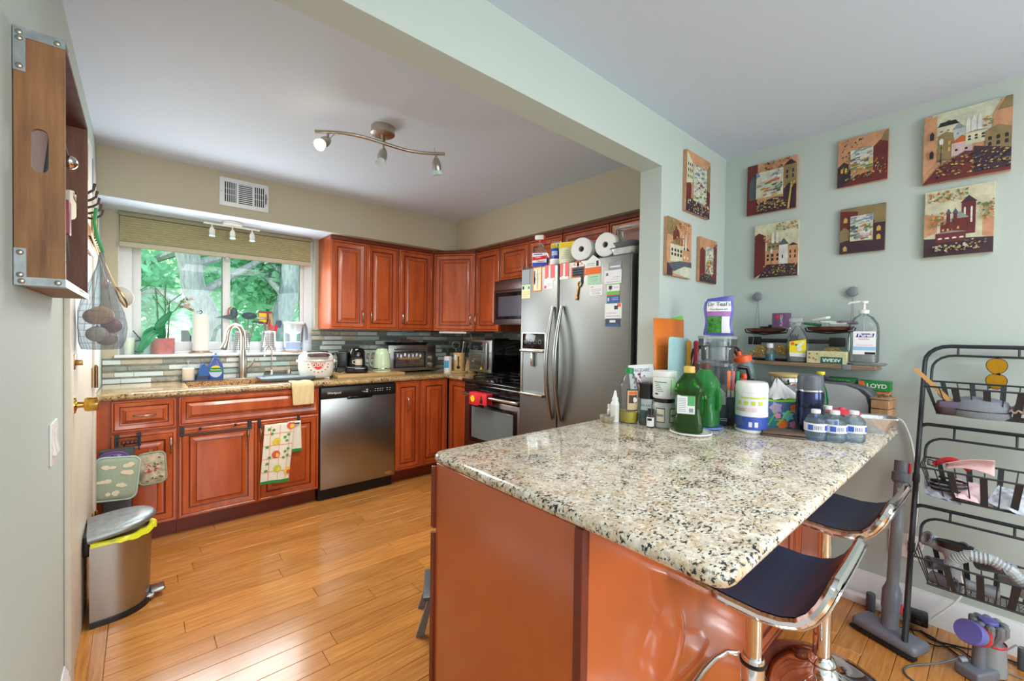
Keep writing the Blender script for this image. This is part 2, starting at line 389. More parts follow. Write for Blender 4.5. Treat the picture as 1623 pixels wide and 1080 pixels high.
# cellular blind
bl = T('window_blind', 'olive beige cellular blind drawn halfway down over the kitchen window', 'blind', (.5, 3.932, 1.855))
O('head_rail', B().rbox(-.613, .613, -.025, .018, .205, .232, .004), mat('blind rail', (150, 148, 118), .5), bl)
cells = []
n = 11
for i in range(n):
    z = .03+.175*i/n; dz = .175/n
    cells.append(B().ext([(-.016, z+dz/2), (0, z), (.016, z+dz/2), (0, z+dz)], 'x', -.606, .606))
mb = mat('blind fabric', (196, 190, 150), .85, sheen=.2)
for i, b in enumerate(cells): O('pleat', b, mb, bl)
O('bottom_rail', B().rbox(-.61, .61, -.018, .018, -.004, .03, .004), mat('blind rail light', (190, 184, 158), .5), bl)
O('pull_tab', B().tube(arc((.0, -.02, -.03), .012, 0, 360, 12), .0015, 5).rbox(-.012, .012, -.022, -.018, -.02, 0, .001), M['clearm'], bl)
# outdoors
gd = S('ground', B().box(-30, 40, 4.3, 60, -.5, -.4), mat('lawn', (120, 160, 90), .9, var=.3, vs_=2)); gd['kind'] = 'structure'
def tree(name, label, pts, rads, crown, nl, col, seed, trunkmat):
    t = T(name, label, 'tree', pts[0]); rr = random.Random(seed); b = B()
    o0 = Vector(pts[0]); P = [tuple(Vector(p)-o0) for p in pts]
    # smooth the trunk path
    Q = []; RR = []
    for i in range(len(P)-1):
        for k in range(5):
            q = k/5; Q.append([P[i][j]*(1-q)+P[i+1][j]*q+rr.uniform(-.012, .012) for j in range(3)]); RR.append(rads[i]*(1-q)+rads[i+1]*q)
    Q.append(P[-1]); RR.append(rads[-1]); b.tube(Q, RR, 14)
    top = Vector(P[-1]); mid = Vector(P[len(P)//2])
    for k in range(7):
        s = Vector(Q[rr.randrange(len(Q)//2, len(Q))]); c = rr.choice(crown); e = Vector(c[0])-o0
        b.tube([tuple(s), tuple((s+e)/2+Vector((0, 0, .2))), tuple(e)], [.07, .05, .02], 7)
    O('trunk', b, trunkmat, t)
    lb = B(); vs = []; fs = []
    for (c, r) in crown:
        for k in range(nl):
            while True:
                d = Vector((rr.uniform(-1, 1), rr.uniform(-1, 1), rr.uniform(-1, 1)))
                if .25 < d.length < 1: break
            p = Vector(c)-o0+Vector((d.x*r[0], d.y*r[1], d.z*r[2]))
            a = Vector((rr.uniform(-1, 1), rr.uniform(-1, 1), rr.uniform(-.6, .6))).normalized()*rr.uniform(.05, .11)
            u = a.orthogonal().normalized(); bb = (u*cos(k)+a.cross(u).normalized()*sin(k))*a.length*.55
            i = len(vs); vs += [tuple(p-a), tuple(p+bb), tuple(p+a*1.1), tuple(p-bb)]; fs.append((i, i+1, i+2, i+3))
    lb.v = vs; lb.f = fs; lb.m = [0]*len(fs)
    f = O('foliage', lb, col, t, smooth=False); f['kind'] = 'stuff'
    return t
def leafmat(name, c, c2):
    m = mat(name, c, .6, var=.5, vs_=1.1, col2=c2); nt = m.node_tree; p = nt.nodes['Principled BSDF']; L = nt.links
    tl = N(nt, 'ShaderNodeBsdfTranslucent'); tl.inputs[0].default_value = lin(c); mx = N(nt, 'ShaderNodeMixShader'); mx.inputs[0].default_value = .45
    out = nt.nodes['Material Output']; L.new(p.outputs[0], mx.inputs[1]); L.new(tl.outputs[0], mx.inputs[2]); L.new(mx.outputs[0], out.inputs[0]); return m
l1 = leafmat('maple leaves', (190, 232, 206), (120, 204, 170)); l2 = leafmat('light leaves', (212, 238, 186), (140, 212, 172))
bark = mat('pale bark', (138, 144, 142), .9, bump=1, bs=14, var=.3, vs_=9, stretch=(3, 3, .6)); bark2 = mat('grey bark', (140, 152, 152), .9, bump=1, bs=14, var=.3, vs_=9, stretch=(3, 3, .6))
tree('leaning_tree', 'thick pale-barked tree leaning left outside the left window pane', [(1.42, 8, -.45), (1.12, 8, .6), (.93, 8, 1.1), (.78, 8, 1.45), (.60, 8, 1.9), (.52, 8, 2.5), (.6, 8, 3.6)], [.30, .23, .19, .165, .15, .15, .13],
     [((-.6, 9.5, 3.1), (1.6, 1.2, 1.1)), ((.9, 9.6, 3.6), (1.2, .8, .7)), ((-.3, 10.5, 1.9), (.9, .8, .9)), ((2.6, 9.8, 2.9), (1.2, 1.0, .9))], 2600, l1, 3, bark)
tree('forked_tree', 'second pale tree curving upward behind the right window pane', [(2.25, 9, -.45), (2.05, 9, .9), (2.0, 9, 1.5), (2.16, 9, 2.0), (2.18, 9, 2.6), (2.0, 9, 3.8)], [.26, .21, .19, .17, .15, .12],
     [((3.3, 10.6, 2.9), (1.6, 1.0, 1.3)), ((2.2, 11.4, 1.6), (1.5, .8, 1.1)), ((1.6, 10.3, 2.5), (1.1, .8, .8))], 2600, l1, 5, bark2)
tree('background_maple', 'bushy bright green tree filling the left side of the window view', [(-1.2, 14, -.45), (-1.2, 14, 1.2), (-1.0, 14, 3)], [.2, .16, .1],
     [((-1.5, 14, 2.4), (2.4, 1.6, 2.6)), ((-.2, 15.5, 3.6), (2.4, 1.4, 1.5)), ((3.2, 17, 3.2), (3.0, 1.4, 2.2)), ((4.4, 16, 1.0), (2.2, 1.2, 1.6))], 3400, l2, 9, bark)
hs = T('neighbour_house', 'white clapboard neighbour house behind the leaning tree', 'house', (.9, 14.5, -.45))
O('wall', B().ext([(-.25, 0), (2.4, 0), (2.4, 2.2), (1.05, 3.0), (-.25, 2.3)], 'y', .05, 3), M['whitem'], hs)
sd = B().box(-.25, 2.4, .0, .05, 0, .1); ms_ = mat('white siding', (238, 242, 246), .6)
for k in range(15): O('siding_board', B().ext([(.0, k*.15), (-.035, k*.15), (-.01, k*.15+.15), (.0, k*.15+.15)], 'x', -.25, 2.4), ms_, hs, loc=(0, .05, 0))
O('roof', B().ext([(-.5, 2.15), (1.05, 3.08), (2.7, 2.15), (2.7, 2.25), (1.05, 3.2), (-.5, 2.25)], 'y', -.2, 3.1), mat('pale roof', (200, 205, 212), .8), hs)
wo = O('window', B().box(-.12, .18, -.03, .02, 1.05, 1.75), M['trim'], hs); O('pane', B().box(-.08, .14, -.04, -.03, 1.1, 1.7), M['tblack'], wo)

# ---------------- mosaic backsplash ----------------
TM = [mat('pale glass tile', (222, 234, 232), .14), mat('slate tile', (138, 148, 146), .3, var=.3, vs_=30), mat('dark glass tile', (108, 124, 122), .14), mat('travertine tile', (200, 194, 178), .5, var=.35, vs_=40), mat('beige tile', (206, 198, 176), .4, var=.1, vs_=20), mat('moss grey tile', (160, 166, 152), .35, var=.2, vs_=25), mat('aqua glass tile', (178, 208, 204), .14)]
grout = mat('grout', (196, 196, 184), .8)
_tc = {}
def tiles(par, L0, L1, z0, z1, place, seed):
    rr = random.Random(seed); z = z0+.003; k = 0
    while z < z1-.008:
        hgt = .0325 if k % 2 == 0 else .0105
        hgt = min(hgt, z1-z-.001); x = L0
        while x < L1-.01:
            L = rr.choice((.10, .13, .16, .19, .22)) if k % 2 == 0 else rr.choice((.09, .12, .15, .2))
            if x == L0: L *= rr.uniform(.3, 1)
            L = round(min(L, L1-x), 3)
            mt = rr.choice((0, 0, 0, 6, 6, 1, 2, 3, 4, 5)) if k % 2 == 0 else rr.choice((1, 2, 5, 5, 1))
            key = (L, round(hgt, 4), mt)
            if key not in _tc:
                o = O('tile', B().rbox(0, L-.002, -.009, 0, 0, hgt-.002, .001, 1), TM[mt], par); _tc[key] = o.data
            else: o = bpy.data.objects.new('tile', _tc[key]); COL.objects.link(o); o.parent = par
            place(o, x, z); x += L
        z += hgt; k += 1
bs1 = S('trim_4', B().box(XL+.002, XR-.002, YW-.004, YW, .915, 1.092).box(1.122, XR-.002, YW-.004, YW, 1.092, 1.325), grout)
def pl1(o, x, z): o.location = (x, YW-.0035, z)
tiles(bs1, XL+.004, 1.122, .915, 1.092, pl1, 1); tiles(bs1, 1.122, 2.70, .915, 1.325, pl1, 2)
bs2 = S('trim_5', B().box(XR-.004, XR, 2.10, YW-.005, .915, 1.40), grout)
def pl2(o, x, z): o.location = (XR-.0035, x, z); o.rotation_euler = (0, 0, -pi/2)
def pl2b(o, x, z): o.location = (XR-.0035, 3.935-x+2.12, z); o.rotation_euler = (0, 0, -pi/2)
tiles(bs2, 2.12, 3.935, .915, 1.40, pl2b, 3)
# ---------------- cabinets ----------------
def rectring(x0, x1, z0, z1, i, y): return [(x0+i, y, z0+i), (x1-i, y, z0+i), (x1-i, y, z1-i), (x0+i, y, z1-i)]
def door(par, W_, H_, loc, rz=0, handle=None, name='door', label=None, hs=1):
    """raised-panel front, lower left corner at loc, facing -y; handle=(x, z, 'v'|'h')"""
    s = min(1, min(W_, H_)/.26); b = B()
    pr = [(0, .019), (0, .003), (.004, 0), (.014, 0), (.018, .0035), (.023, .001), (.050, .0065), (.053, .011), (.060, .0125), (.066, .0125), (.088, .004), (.092, .0025)]
    b.loft([rectring(0, W_, 0, H_, i*s, y) for i, y in pr], [0, 0, 0, 1, 0, 0, 1, 1, 0, 0, 1], False); b.poly(rectring(0, W_, 0, H_, pr[-1][0]*s, pr[-1][1]), 0)
    o = O(name, b, [M['cherry'], GLZ], par, loc, rz, ang=25)
    if handle:
        hx, hz, k = handle; L = .048*hs; hb = B()
        if k == 'v': pts = [(hx, 0, hz-L), (hx, -.014, hz-L*.93), (hx, -.024, hz-L*.5), (hx, -.027, hz), (hx, -.024, hz+L*.5), (hx, -.014, hz+L*.93), (hx, 0, hz+L)]
        else: pts = [(hx-L, 0, hz), (hx-L*.93, -.014, hz), (hx-L*.5, -.024, hz), (hx, -.027, hz), (hx+L*.5, -.024, hz), (hx+L*.93, -.014, hz), (hx+L, 0, hz)]
        hb.tube(pts, [.006, .004, .005, .0055, .005, .004, .006], 8); O('handle', hb, M['nickel'], o)
    return o
GLZ = mat('shaded cherry glaze line', (120, 46, 20), .35, var=.3, vs_=3, coat=.3)  # glaze lines, darkened in colour to shade the grooves and deepen the relief
CW = M['cherry']
# upper cabinets
ZU, ZT, ZD = 1.3133, 2.090, 2.055
def upper(label, x0, x1, doors, loc, rz, z0=ZU, dp=.325, skin=True):
    c = T('upper_cabinet', label, 'cabinet', loc, rz, None)
    O('carcass', B().box(x0, x1, .02, dp, z0, ZT), M['cherry'], c)
    O('top_rail', B().rbox(x0, x1, .004, .02, ZD+.004, ZT, .002, 1), M['cherryd'], c)
    for a, b_, h in doors: door(c, b_-a-.004, ZD-z0-.002, (a+.002, 0, z0+.001), 0, h)
    return c
yU = 3.6248; hU = 1.425-ZU
upper('double-door cherry wall cabinet next to the window', 1.178, 1.779, [(1.178, 1.479, (.262, hU, 'v')), (1.479, 1.779, (.034, hU, 'v'))], (0, yU, 0), 0)
upper('single-door cherry wall cabinet between the double one and the corner', 1.781, 2.135, [(1.785, 2.135, (.028, hU, 'v'))], (0, yU, 0), 0)
cc = T('corner_upper_cabinet', 'diagonal cherry corner wall cabinet above the black air fryer', 'cabinet', (2.145, 3.6248, 0))
dx, dy = 2.395-2.145, 3.283-3.6248; dl = sqrt(dx*dx+dy*dy); da = atan2(dy, dx)
O('carcass', B().ext([(0, 0.03), (0, .32), (.57, .32), (.57, dy), (dx+.025, dy), (.012, .03)], 'z', ZU, ZT), CW, cc)
O('top_rail', B().rbox(0, dl, .004, .02, ZD+.004, ZT, .002, 1), M['cherryd'], cc, rz=da)
door(cc, dl-.008, ZD-ZU-.002, (.004*cos(da), .004*sin(da), ZU+.001), da, (dl-.045, hU, 'v'))
xU = 2.395
upper('narrow cherry wall cabinet between the corner and the microwave', -3.282, -2.930, [(-3.278, -2.933, (.03, hU, 'v'))], (xU, 0, 0), -pi/2)
upper('short two-door cherry cabinet above the microwave', -2.928, -2.182, [(-2.925, -2.555, (.335, .05, 'v')), (-2.555, -2.184, (.03, .05, 'v'))], (xU, 0, 0), -pi/2, 1.765)
upper('short two-door cherry cabinet above the refrigerator', -2.180, -1.262, [(-2.178, -1.757, (.38, .05, 'v')), (-1.755, -1.30, (.03, .05, 'v'))], (xU, 0, 0), -pi/2, 1.80)
ul = T('under_cabinet_light', 'slim white under-cabinet light below the corner cabinet', 'light', (2.30, 3.50, 1.290), da)
O('housing', B().rbox(-.14, .14, -.03, .03, 0, .023, .004), M['white'], ul)
O('power_cord', B().tube([(.14, 0, .012), (.16, .03, .005), (.15, .12, -.06), (.19, .2, -.2)], .0025, 6), M['white'], ul)
# base cabinets
yB = 3.335; ZB = .876
def base(label, x0, x1, fronts, loc, rz, z0=.105, dp=.56):
    c = T('base_cabinet', label, 'cabinet', loc, rz)
    O('carcass', B().box(x0, x1, .02, dp, z0, ZB), M['cherry'], c)
    O('toe_kick', B().box(x0, x1, .085, .10, 0, z0), M['cherryd'], c)
    for nm, a, b_, c0, c1, h in fronts: door(c, b_-a, c1-c0, (a, 0, c0), 0, h, nm)
    return c
base('cherry base cabinet with one drawer and one door at the left end under the window', -.19, .170, [('drawer', -.128, .166, .69, .872, (.147, .092, 'h')), ('door', -.128, .166, .112, .672, (.268, .47, 'v'))], (0, yB, 0), 0)
base('wide cherry sink cabinet with a long false drawer over two doors', .172, 1.008, [('drawer', .178, 1.003, .69, .872, None), ('door', .178, .604, .112, .672, (.37, .47, 'v')), ('door', .610, 1.003, .112, .672, (.012, .47, 'v'))], (0, yB, 0), 0)
base('two-door cherry base cabinet between the dishwasher and the corner', 1.618, 2.140, [('door', 1.622, 1.857, .118, .872, (.11, .565, 'v')), ('door', 1.861, 2.132, .118, .872, None)], (0, yB, 0), 0)
base('narrow cherry base cabinet left of the stove', -3.332, -2.930, [('door', -3.325, -2.935, .118, .872, None)], (2.14, 0, 0), -pi/2)
# kitchen worktop with sink
YC = 3.318; th = .038; zt = .915
def bullnose(b, p0, p1, out, depth, zt=zt, th=th, m=0):
    """slab strip whose outer edge (along p0-p1) is rounded; out = outward unit normal in plan"""
    r = th/2; prof = [(-depth, zt-th), (-r, zt-th)]+[(-r+r*cos(radians(a)), zt-r+r*sin(radians(a))) for a in (-60, -30, 0, 30, 60)]+[(-r, zt), (-depth, zt)]
    b.loft([[(p[0]+out[0]*d, p[1]+out[1]*d, z) for d, z in prof] for p in (p0, p1)], m)
wk = T('kitchen_worktop', 'golden speckled granite worktop running under the window to the stove', 'worktop', (0, 0, 0))
b = B(); bullnose(b, (XL+.006, YC), (2.13, YC), (0, -1), .135)
b.box(XL+.006, .235, YC+.135, 3.936, zt-th, zt).box(.75, 2.13, YC+.135, 3.936, zt-th, zt).box(.235, .75, 3.80, 3.936, zt-th, zt)
bullnose(b, (2.105, YC+.012), (2.105, 2.935), (-1, 0), .03); b.box(2.13, 2.712, 2.935, 3.936, zt-th, zt)
O('slab', b, M['granite2'], wk)
sk = B(); ring = lambda z, i: [(x, y, z) for x, y in rrect(.235+i, .75-i, 3.453+i, 3.80-i, .05)]
sk.loft([ring(.877, -.004), ring(.877, 0), ring(.75, .01), ring(.72, .04), ring(.718, .12)], 0, False); sk.poly(ring(.718, .12))
one('sink', sk, M['steel'], 'undermount steel kitchen sink below the tall faucet', 'sink', solid=.002)
# dishwasher
dw = T('dishwasher', 'stainless steel dishwasher with black control strip under the worktop', 'dishwasher', (1.010, 3.325, 0))
O('body', B().box(.002, .600, .03, .56, .10, .872), M['black'], dw)
O('front_panel', B().rbox(.004, .602, 0, .03, .095, .782, .005, 2), M['steel'], dw)
O('control_strip', B().rbox(.004, .602, -.004, .03, .786, .868, .006, 2).rbox(.03, .575, -.008, -.002, .797, .856, .004), M['black'], dw)
O('handle_pocket', B().rbox(.20, .40, -.012, -.004, .768, .790, .004), M['blackg'], dw)
O('kick_plate', B().box(.004, .598, .05, .07, .0, .095), M['black'], dw)
O('badge', B().lathe([(0, -.001), (.03, -.001), (.03, 0)], 20, 0, (0, 0, 0), 1, .4), M['chrome'], dw, loc=(.545, -.001, .125), rot=(pi/2, 0, 0))
text('lettering', 'Whirlpool', .024, M['white'], dw, (.10, -.0085, .825))
text('lettering', '° ≡ □ ▫ ·', .02, M['white'], dw, (.36, -.0085, .818))
bt = B()
for k, x in enumerate((.345, .355, .42, .44, .46, .48, .52, .545)): bt.box(x, x+.010, -.0088, -.0078, .833, .8365).box(x, x+.007, -.0088, -.0078, .817, .821)
O('button_marks', bt, M['white'], dw)['kind'] = 'stuff'
# stove (faces -x): local x -> world -y
def facing_x(name, label, cat, x, y, z=0, group=None): return T(name, label, cat, (x, y, z), -pi/2, group)
sv = facing_x('stove', 'steel gas range with black cooktop left of the refrigerator', 'stove', 2.035, 2.925)   # local x 0..0.74 towards the fridge
O('body', B().box(0, .74, .035, .67, .03, .885), M['steeld'], sv)
od = O('oven_door', B().rbox(.004, .736, 0, .035, .19, .772, .008, 2), M['steeld'], sv)
O('oven_window', B().rbox(.075, .665, -.004, .002, .42, .735, .006, 2), M['blackg'], od)
O('window_pane', B().rbox(.115, .625, -.007, -.003, .455, .705, .004, 1), mat('oven pane', (104, 112, 114), .12), od)
O('drawer_front', B().rbox(.004, .736, 0, .035, .035, .18, .008, 2), M['steeld'], sv)
O('oven_handle', B().tube([(.04, 0, .800), (.04, -.035, .803), (.07, -.052, .805), (.37, -.058, .806), (.67, -.052, .805), (.70, -.035, .803), (.70, 0, .800)], .0125, 10), M['nickel'], sv)
O('console', B().rbox(0, .74, -.012, .10, .776, .905, .03, 4), M['blackg'], sv)
O('cooktop', B().rbox(-.002, .742, -.03, .67, .893, .922, .012, 3), M['blackg'], sv)
for gx in (.19, .55):
    g = B()
    for yy in (.16, .32, .48): g.box(gx-.16, gx+.16, yy-.005, yy+.005, .934, .944)
    for xx in (gx-.155, gx, gx+.155): g.box(xx-.005, xx+.005, .07, .60, .934, .944)
    for xx in (gx-.155, gx+.155):
        for yy in (.075, .595): g.box(xx-.006, xx+.006, yy-.006, yy+.006, .921, .936)
    O('grate', g, M['black'], sv)
    for yy in (.2, .46): O('burner', B().cyl((gx, yy, .921), .045, .010, 20).cyl((gx, yy, .930), .03, .005, 20), M['black'], sv)
O('back_guard', B().rbox(0, .74, .62, .675, .92, 1.09, .01), M['blackg'], sv)
O('clock_display', B().box(.28, .46, .615, .621, 1.0, 1.06), M['tblack'], sv)
pn = T('griddle_pan', 'black frying pan lying on the cooktop beside the refrigerator', 'pan', (2.30, 2.36, .945))
O('pan_body', B().lathe([(0, 0), (.11, 0), (.13, .035), (.127, .035), (.108, .005), (0, .005)], 28), M['black'], pn)
O('rim', B().lathe([(.128, .033), (.132, .035), (.128, .038), (.125, .035)], 28, cap=False), M['nickel'], pn)
O('pan_handle', B().rbox(-.01, .01, .12, .26, .02, .032, .004), M['black'], pn, rz=-.9)
rm = T('silicone_mitt_pair', 'red silicone pot grips hung over the oven door handle', 'pot holder', (1.975, 2.745, .79), -pi/2)
for k, (x, c) in enumerate(((0, M['red']), (.11, M['red']))):
    g = O('grip', B().rbox(x, x+.115, -.022, -.010, -.055+.012*k, .045, .010, 3).rbox(x, x+.115, -.022, .045, .028, .045, .008, 2).rbox(x, x+.115, .028, .040, -.04, .045, .008, 2), c, rm)
O('sun_patch', B().lathe([(0, 0), (.026, 0), (.024, .002), (0, .002)], 20), M['yellow'], rm, loc=(.05, -.0225, -.005), rot=(pi/2, 0, 0))
O('cat_patch', B().ext([(0, 0), (.03, 0), (.036, .02), (.026, .03), (.022, .055), (.014, .06), (.010, .05), (.012, .03), (.0, .02)], 'y', -.024, -.022), M['black'], rm, loc=(.145, 0, -.03))
# microwave
mw = facing_x('microwave', 'steel over-the-range microwave between the cabinets above the stove', 'microwave', 2.32, 2.895, 1.372)
O('body', B().box(.002, .705, .02, .38, 0, .372), M['steeld'], mw)
O('top_vent', B().rbox(.002, .705, -.004, .02, .290, .374, .004), M['steeld'], mw)
mdo = O('door', B().rbox(.002, .55, -.012, .02, .002, .288, .006, 2), M['steeld'], mw)
O('window', B().rbox(.03, .46, -.016, -.010, .045, .270, .004), M['blackg'], mdo); O('window_pane', B().box(.075, .43, -.018, -.0155, .07, .235), mat('mesh pane', (78, 80, 96), .2), mdo)
O('door_handle', B().tube([(.51, -.012, .04), (.51, -.04, .05), (.51, -.04, .24), (.51, -.012, .25)], .009, 8), M['steel'], mdo)
O('keypad', B().rbox(.555, .705, -.008, .02, .002, .288, .004), M['blackg'], mw)
# refrigerator
fx = 1.985
fr = facing_x('refrigerator', 'tall stainless side-by-side refrigerator with magnets and cards on its doors', 'refrigerator', fx, 2.190)
FW = .885; FD = .355
O('cabinet', B().rbox(.004, FW-.004, .065, .715, .03, 1.735, .006, 2), M['greyd'], fr)
ldo = O('freezer_door', B().rbox(.002, FD-.003, 0, .060, .04, 1.745, .010, 3), M['steelv'], fr)
rdo = O('fridge_door', B().rbox(FD+.003, FW, 0, .060, .04, 1.745, .010, 3), M['steelv'], fr)
for x, par, sgn in ((FD-.035, ldo, -1), (FD+.04, rdo, 1)):
    pts = []; rad = []
    for k in range(17):
        t = k/16; z = .755+.72*t; bow = sin(pi*t)
        pts.append((x, -.012-.055*bow, z)); rad.append(.010+.004*bow)
    O('handle', B().tube(pts, rad, 10), M['steel'], par)
# dispenser
db_ = B(); X0, X1, Z0, Z1 = .035, .245, .905, 1.175
db_.box(X0-.008, X1+.008, -.006, .001, Z1, 1.305).box(X0-.008, X0, -.006, .001, Z0-.02, Z1).box(X1, X1+.008, -.006, .001, Z0-.02, Z1)
O('dispenser_frame', db_, M['nickel'], ldo)
O('dispenser_panel', B().rbox(X0, X1, -.009, -.002, 1.195, 1.30, .003), M['blackg'], ldo)
icp = B()
for k in range(4): icp.tube(arc((X0+.035+k*.045, -.0095, 1.245), .014, 0, 360, 12), .0012, 5)
O('dispenser_icons', icp, M['clearm'], ldo)
O('dispenser_recess', B().box(X0, X1, -.001, .0, Z0, Z1), mat('recess grey', (150, 158, 160), .35, .6), ldo)
for z_, d_ in ((Z0-.02, .035), (Z1, .03)): O('dispenser_lip', B().rbox(X0-.008, X1+.008, -d_, 0, z_, z_+.017, .005), M['nickel'], ldo)
O('paddle', B().rbox(.13, .15, -.022, -.004, 1.08, 1.172, .004), M['chrome'], ldo)
# cards and magnets on the doors; y is measured along the world y axis
def card(name, label, y0, y1, z0, z1, m, cat='card', parts=(), words=(), px=.0012, k=0):
    t = T(name, label, cat, (fx-.0006-k*.0014, y0, z0), -pi/2)
    W_ = y0-y1; H_ = z1-z0
    O('sheet', B().rbox(0, W_, -px, 0, 0, H_, .0005, 1), m, t)
    if parts:
        mats = []; b = B()
        for (a, c, e, g, mm) in parts:
            if mm not in mats: mats.append(mm)
            b.box(a*W_, c*W_, -px-.0006, -px+.0002, e*H_, g*H_, mats.index(mm))
        O('print', b, mats, t)
    for (s, x, z, sz, mm) in words: text('lettering', s, sz, mm, t, (x*W_, -px-.0008, z*H_), bold=.003 if s == 'J' else 0)
    return t
W1, W2 = M['paper'], mat('print blue', (58, 100, 160), .7); ORG = mat('print orange', (236, 112, 40), .7); SLT = mat('slate print', (58, 72, 92), .7)
LG = mat('print pale green', (180, 220, 190), .8); LGR = mat('print leaf green', (120, 190, 84), .8); TAN = mat('print tan', (232, 218, 178), .8); GRY = mat('grey metal card', (132, 142, 150), .5); PB = mat('print pale blue', (180, 205, 235), .8)
card('grey_card', 'grey blank card at the top left of the freezer door', 2.176, 2.100, 1.635, 1.735, GRY, 'magnet')
card('note_card', 'cream note card with a green flowered band on the freezer door', 2.176, 2.090, 1.540, 1.633, TAN, 'card', ((.02, .98, .62, .98, LG), (.1, .3, .66, .9, W2), (.45, .6, .7, .92, M['yellow']), (.75, .9, .66, .85, W2), (.1, .9, .45, .48, ORG), (.1, .9, .3, .33, ORG), (.1, .7, .15, .18, ORG)))
card('map_magnet', 'orange-bordered map magnet on the freezer door', 2.064, 1.984, 1.580, 1.742, ORG, 'magnet', ((.08, .92, .04, .96, TAN), (.1, .3, .3, .85, PB), (.5, .56, .1, .9, W2), (.6, .64, .2, .7, PB), (.3, .8, .5, .515, ORG), (.35, .85, .7, .715, ORG)))
card('letter_magnet', 'salmon square with a white letter J on the freezer door', 1.956, 1.868, 1.640, 1.744, M['salmon'], 'magnet', ((0, 1, 0, .16, W1),), (('J', .5, .57, .095, W1),))
card('letter_magnet', 'salmon square with a white letter J on the wide fridge door', 1.824, 1.750, 1.640, 1.742, M['salmon'], 'magnet', ((0, 1, 0, .16, W1),), (('J', .5, .57, .095, W1),))
card('red_photo_card', 'white card with a small red picture below the letter on the freezer door', 1.964, 1.882, 1.588, 1.642, W1, 'card', ((.05, .3, .1, .45, M['red']), (.35, .9, .6, .64, GRY), (.35, .9, .4, .44, GRY)))
def house(label, y0, y1, z0, zm, z1, base_, parts):
    t = T('house_magnet', label, 'magnet', (fx-.0006, y0, z0), -pi/2); W_ = y0-y1
    O('sheet', B().ext([(0, 0), (W_, 0), (W_, zm-z0), (W_*.5, z1-z0), (0, zm-z0)], 'y', -.0014, 0), base_, t)
    mats = []; b = B()
    for (a, c, e, g, mm) in parts:
        if mm not in mats: mats.append(mm)
        b.box(a*W_, c*W_, -.002, -.0012, e*(z1-z0), g*(z1-z0), mats.index(mm))
    O('print', b, mats, t); return t
house('house-shaped calendar magnet with a slate grid and orange edge', 1.730, 1.626, 1.642, 1.708, 1.750, ORG, ((.06, .98, .58, .70, W1), (.10, .96, .05, .56, SLT), (.45, .58, .6, .9, SLT), (.3, .75, .68, .8, W1))+tuple((.14+.16*i, .26+.16*i, .12+.14*j, .16+.14*j, PB) for i in range(5) for j in range(3)))
house('house-shaped magnet, white above an orange block', 1.620, 1.508, 1.650, 1.722, 1.762, W1, ((0, 1, 0, .36, ORG), (.72, .86, .4, .68, M['ink']), (.1, .6, .55, .58, LGR), (.1, .6, .46, .48, GRY)))
card('green_card', 'pale green card below the orange house magnet', 1.604, 1.508, 1.590, 1.655, LG, 'card', ((.2, .8, .65, .7, GRY), (.2, .8, .45, .48, GRY), (.3, .7, .3, .33, GRY)))
card('white_card', 'white printed card below the pale green card', 1.586, 1.492, 1.524, 1.588, W1, 'card', ((.1, .3, .76, .84, GRY), (.1, .9, .55, .58, GRY), (.1, .9, .42, .45, GRY), (.2, .8, .28, .31, GRY), (.2, .8, .15, .18, GRY)))
card('business_card', 'dark grey business card at the top right of the fridge door', 1.452, 1.368, 1.648, 1.706, GRY, 'card', ((0, 1, 0, .2, M['ink']), (.1, .9, .45, .6, W1)))
card('address_card', 'white card with blue writing under the dark business card', 1.480, 1.366, 1.584, 1.660, W1, 'card', ((.1, .22, .6, .82, M['purple']), (.5, .9, .45, .5, PB), (.4, .8, .3, .34, PB), (.1, .9, .12, .15, GRY)), k=1)
card('tree_logo_card', 'white and leaf green card with a tree emblem on the fridge door', 1.462, 1.378, 1.522, 1.586, W1, 'card', ((0, 1, 0, .32, LGR), (0, 1, .9, 1, LGR), (.15, .4, .5, .8, M['ink']), (.24, .3, .38, .55, M['ink']), (.55, .9, .6, .64, GRY)))
card('blue_card', 'small blue card with a red top edge on the fridge door', 1.462, 1.378, 1.474, 1.522, W2, 'card', ((0, 1, .9, 1, M['red']), (.08, .18, .3, .7, W1), (.4, .9, .6, .66, PB), (.4, .9, .4, .46, PB)))
card('appointment_card', 'large white card with orange and navy dots on the fridge door', 1.474, 1.362, 1.390, 1.474, W1, 'card', ((.74, .95, .76, .98, ORG), (.56, .78, .6, .84, M['navy']), (.1, .7, .35, .38, GRY), (.1, .9, .15, .18, GRY)))
card('dark_card', 'navy card hanging under the large dotted card', 1.470, 1.372, 1.345, 1.390, M['navy'], 'card', ((.3, .7, .5, .8, W1), (0, 1, 0, .25, W2)))
card('strip_magnet', 'small black strip magnet above the bottle opener', 1.652, 1.636, 1.598, 1.648, M['ink'], 'magnet', px=.004)
bo = T('bottle_opener', 'brass bottle opener magnet on the fridge door', 'bottle opener', (fx-.003, 1.675, 1.505), -pi/2)
O('ring', B().tube(arc((0, 0, .095), .014, 0, 360, 16), .0045, 6, closed=False), M['bronze'], bo, rot=(0, .15, 0))
O('body', B().rbox(-.013, .001, -.006, 0, .02, .085, .003).rbox(-.018, -.006+.010, -.006, 0, 0, .02, .003), M['bronze'], bo, rot=(0, .15, 0))
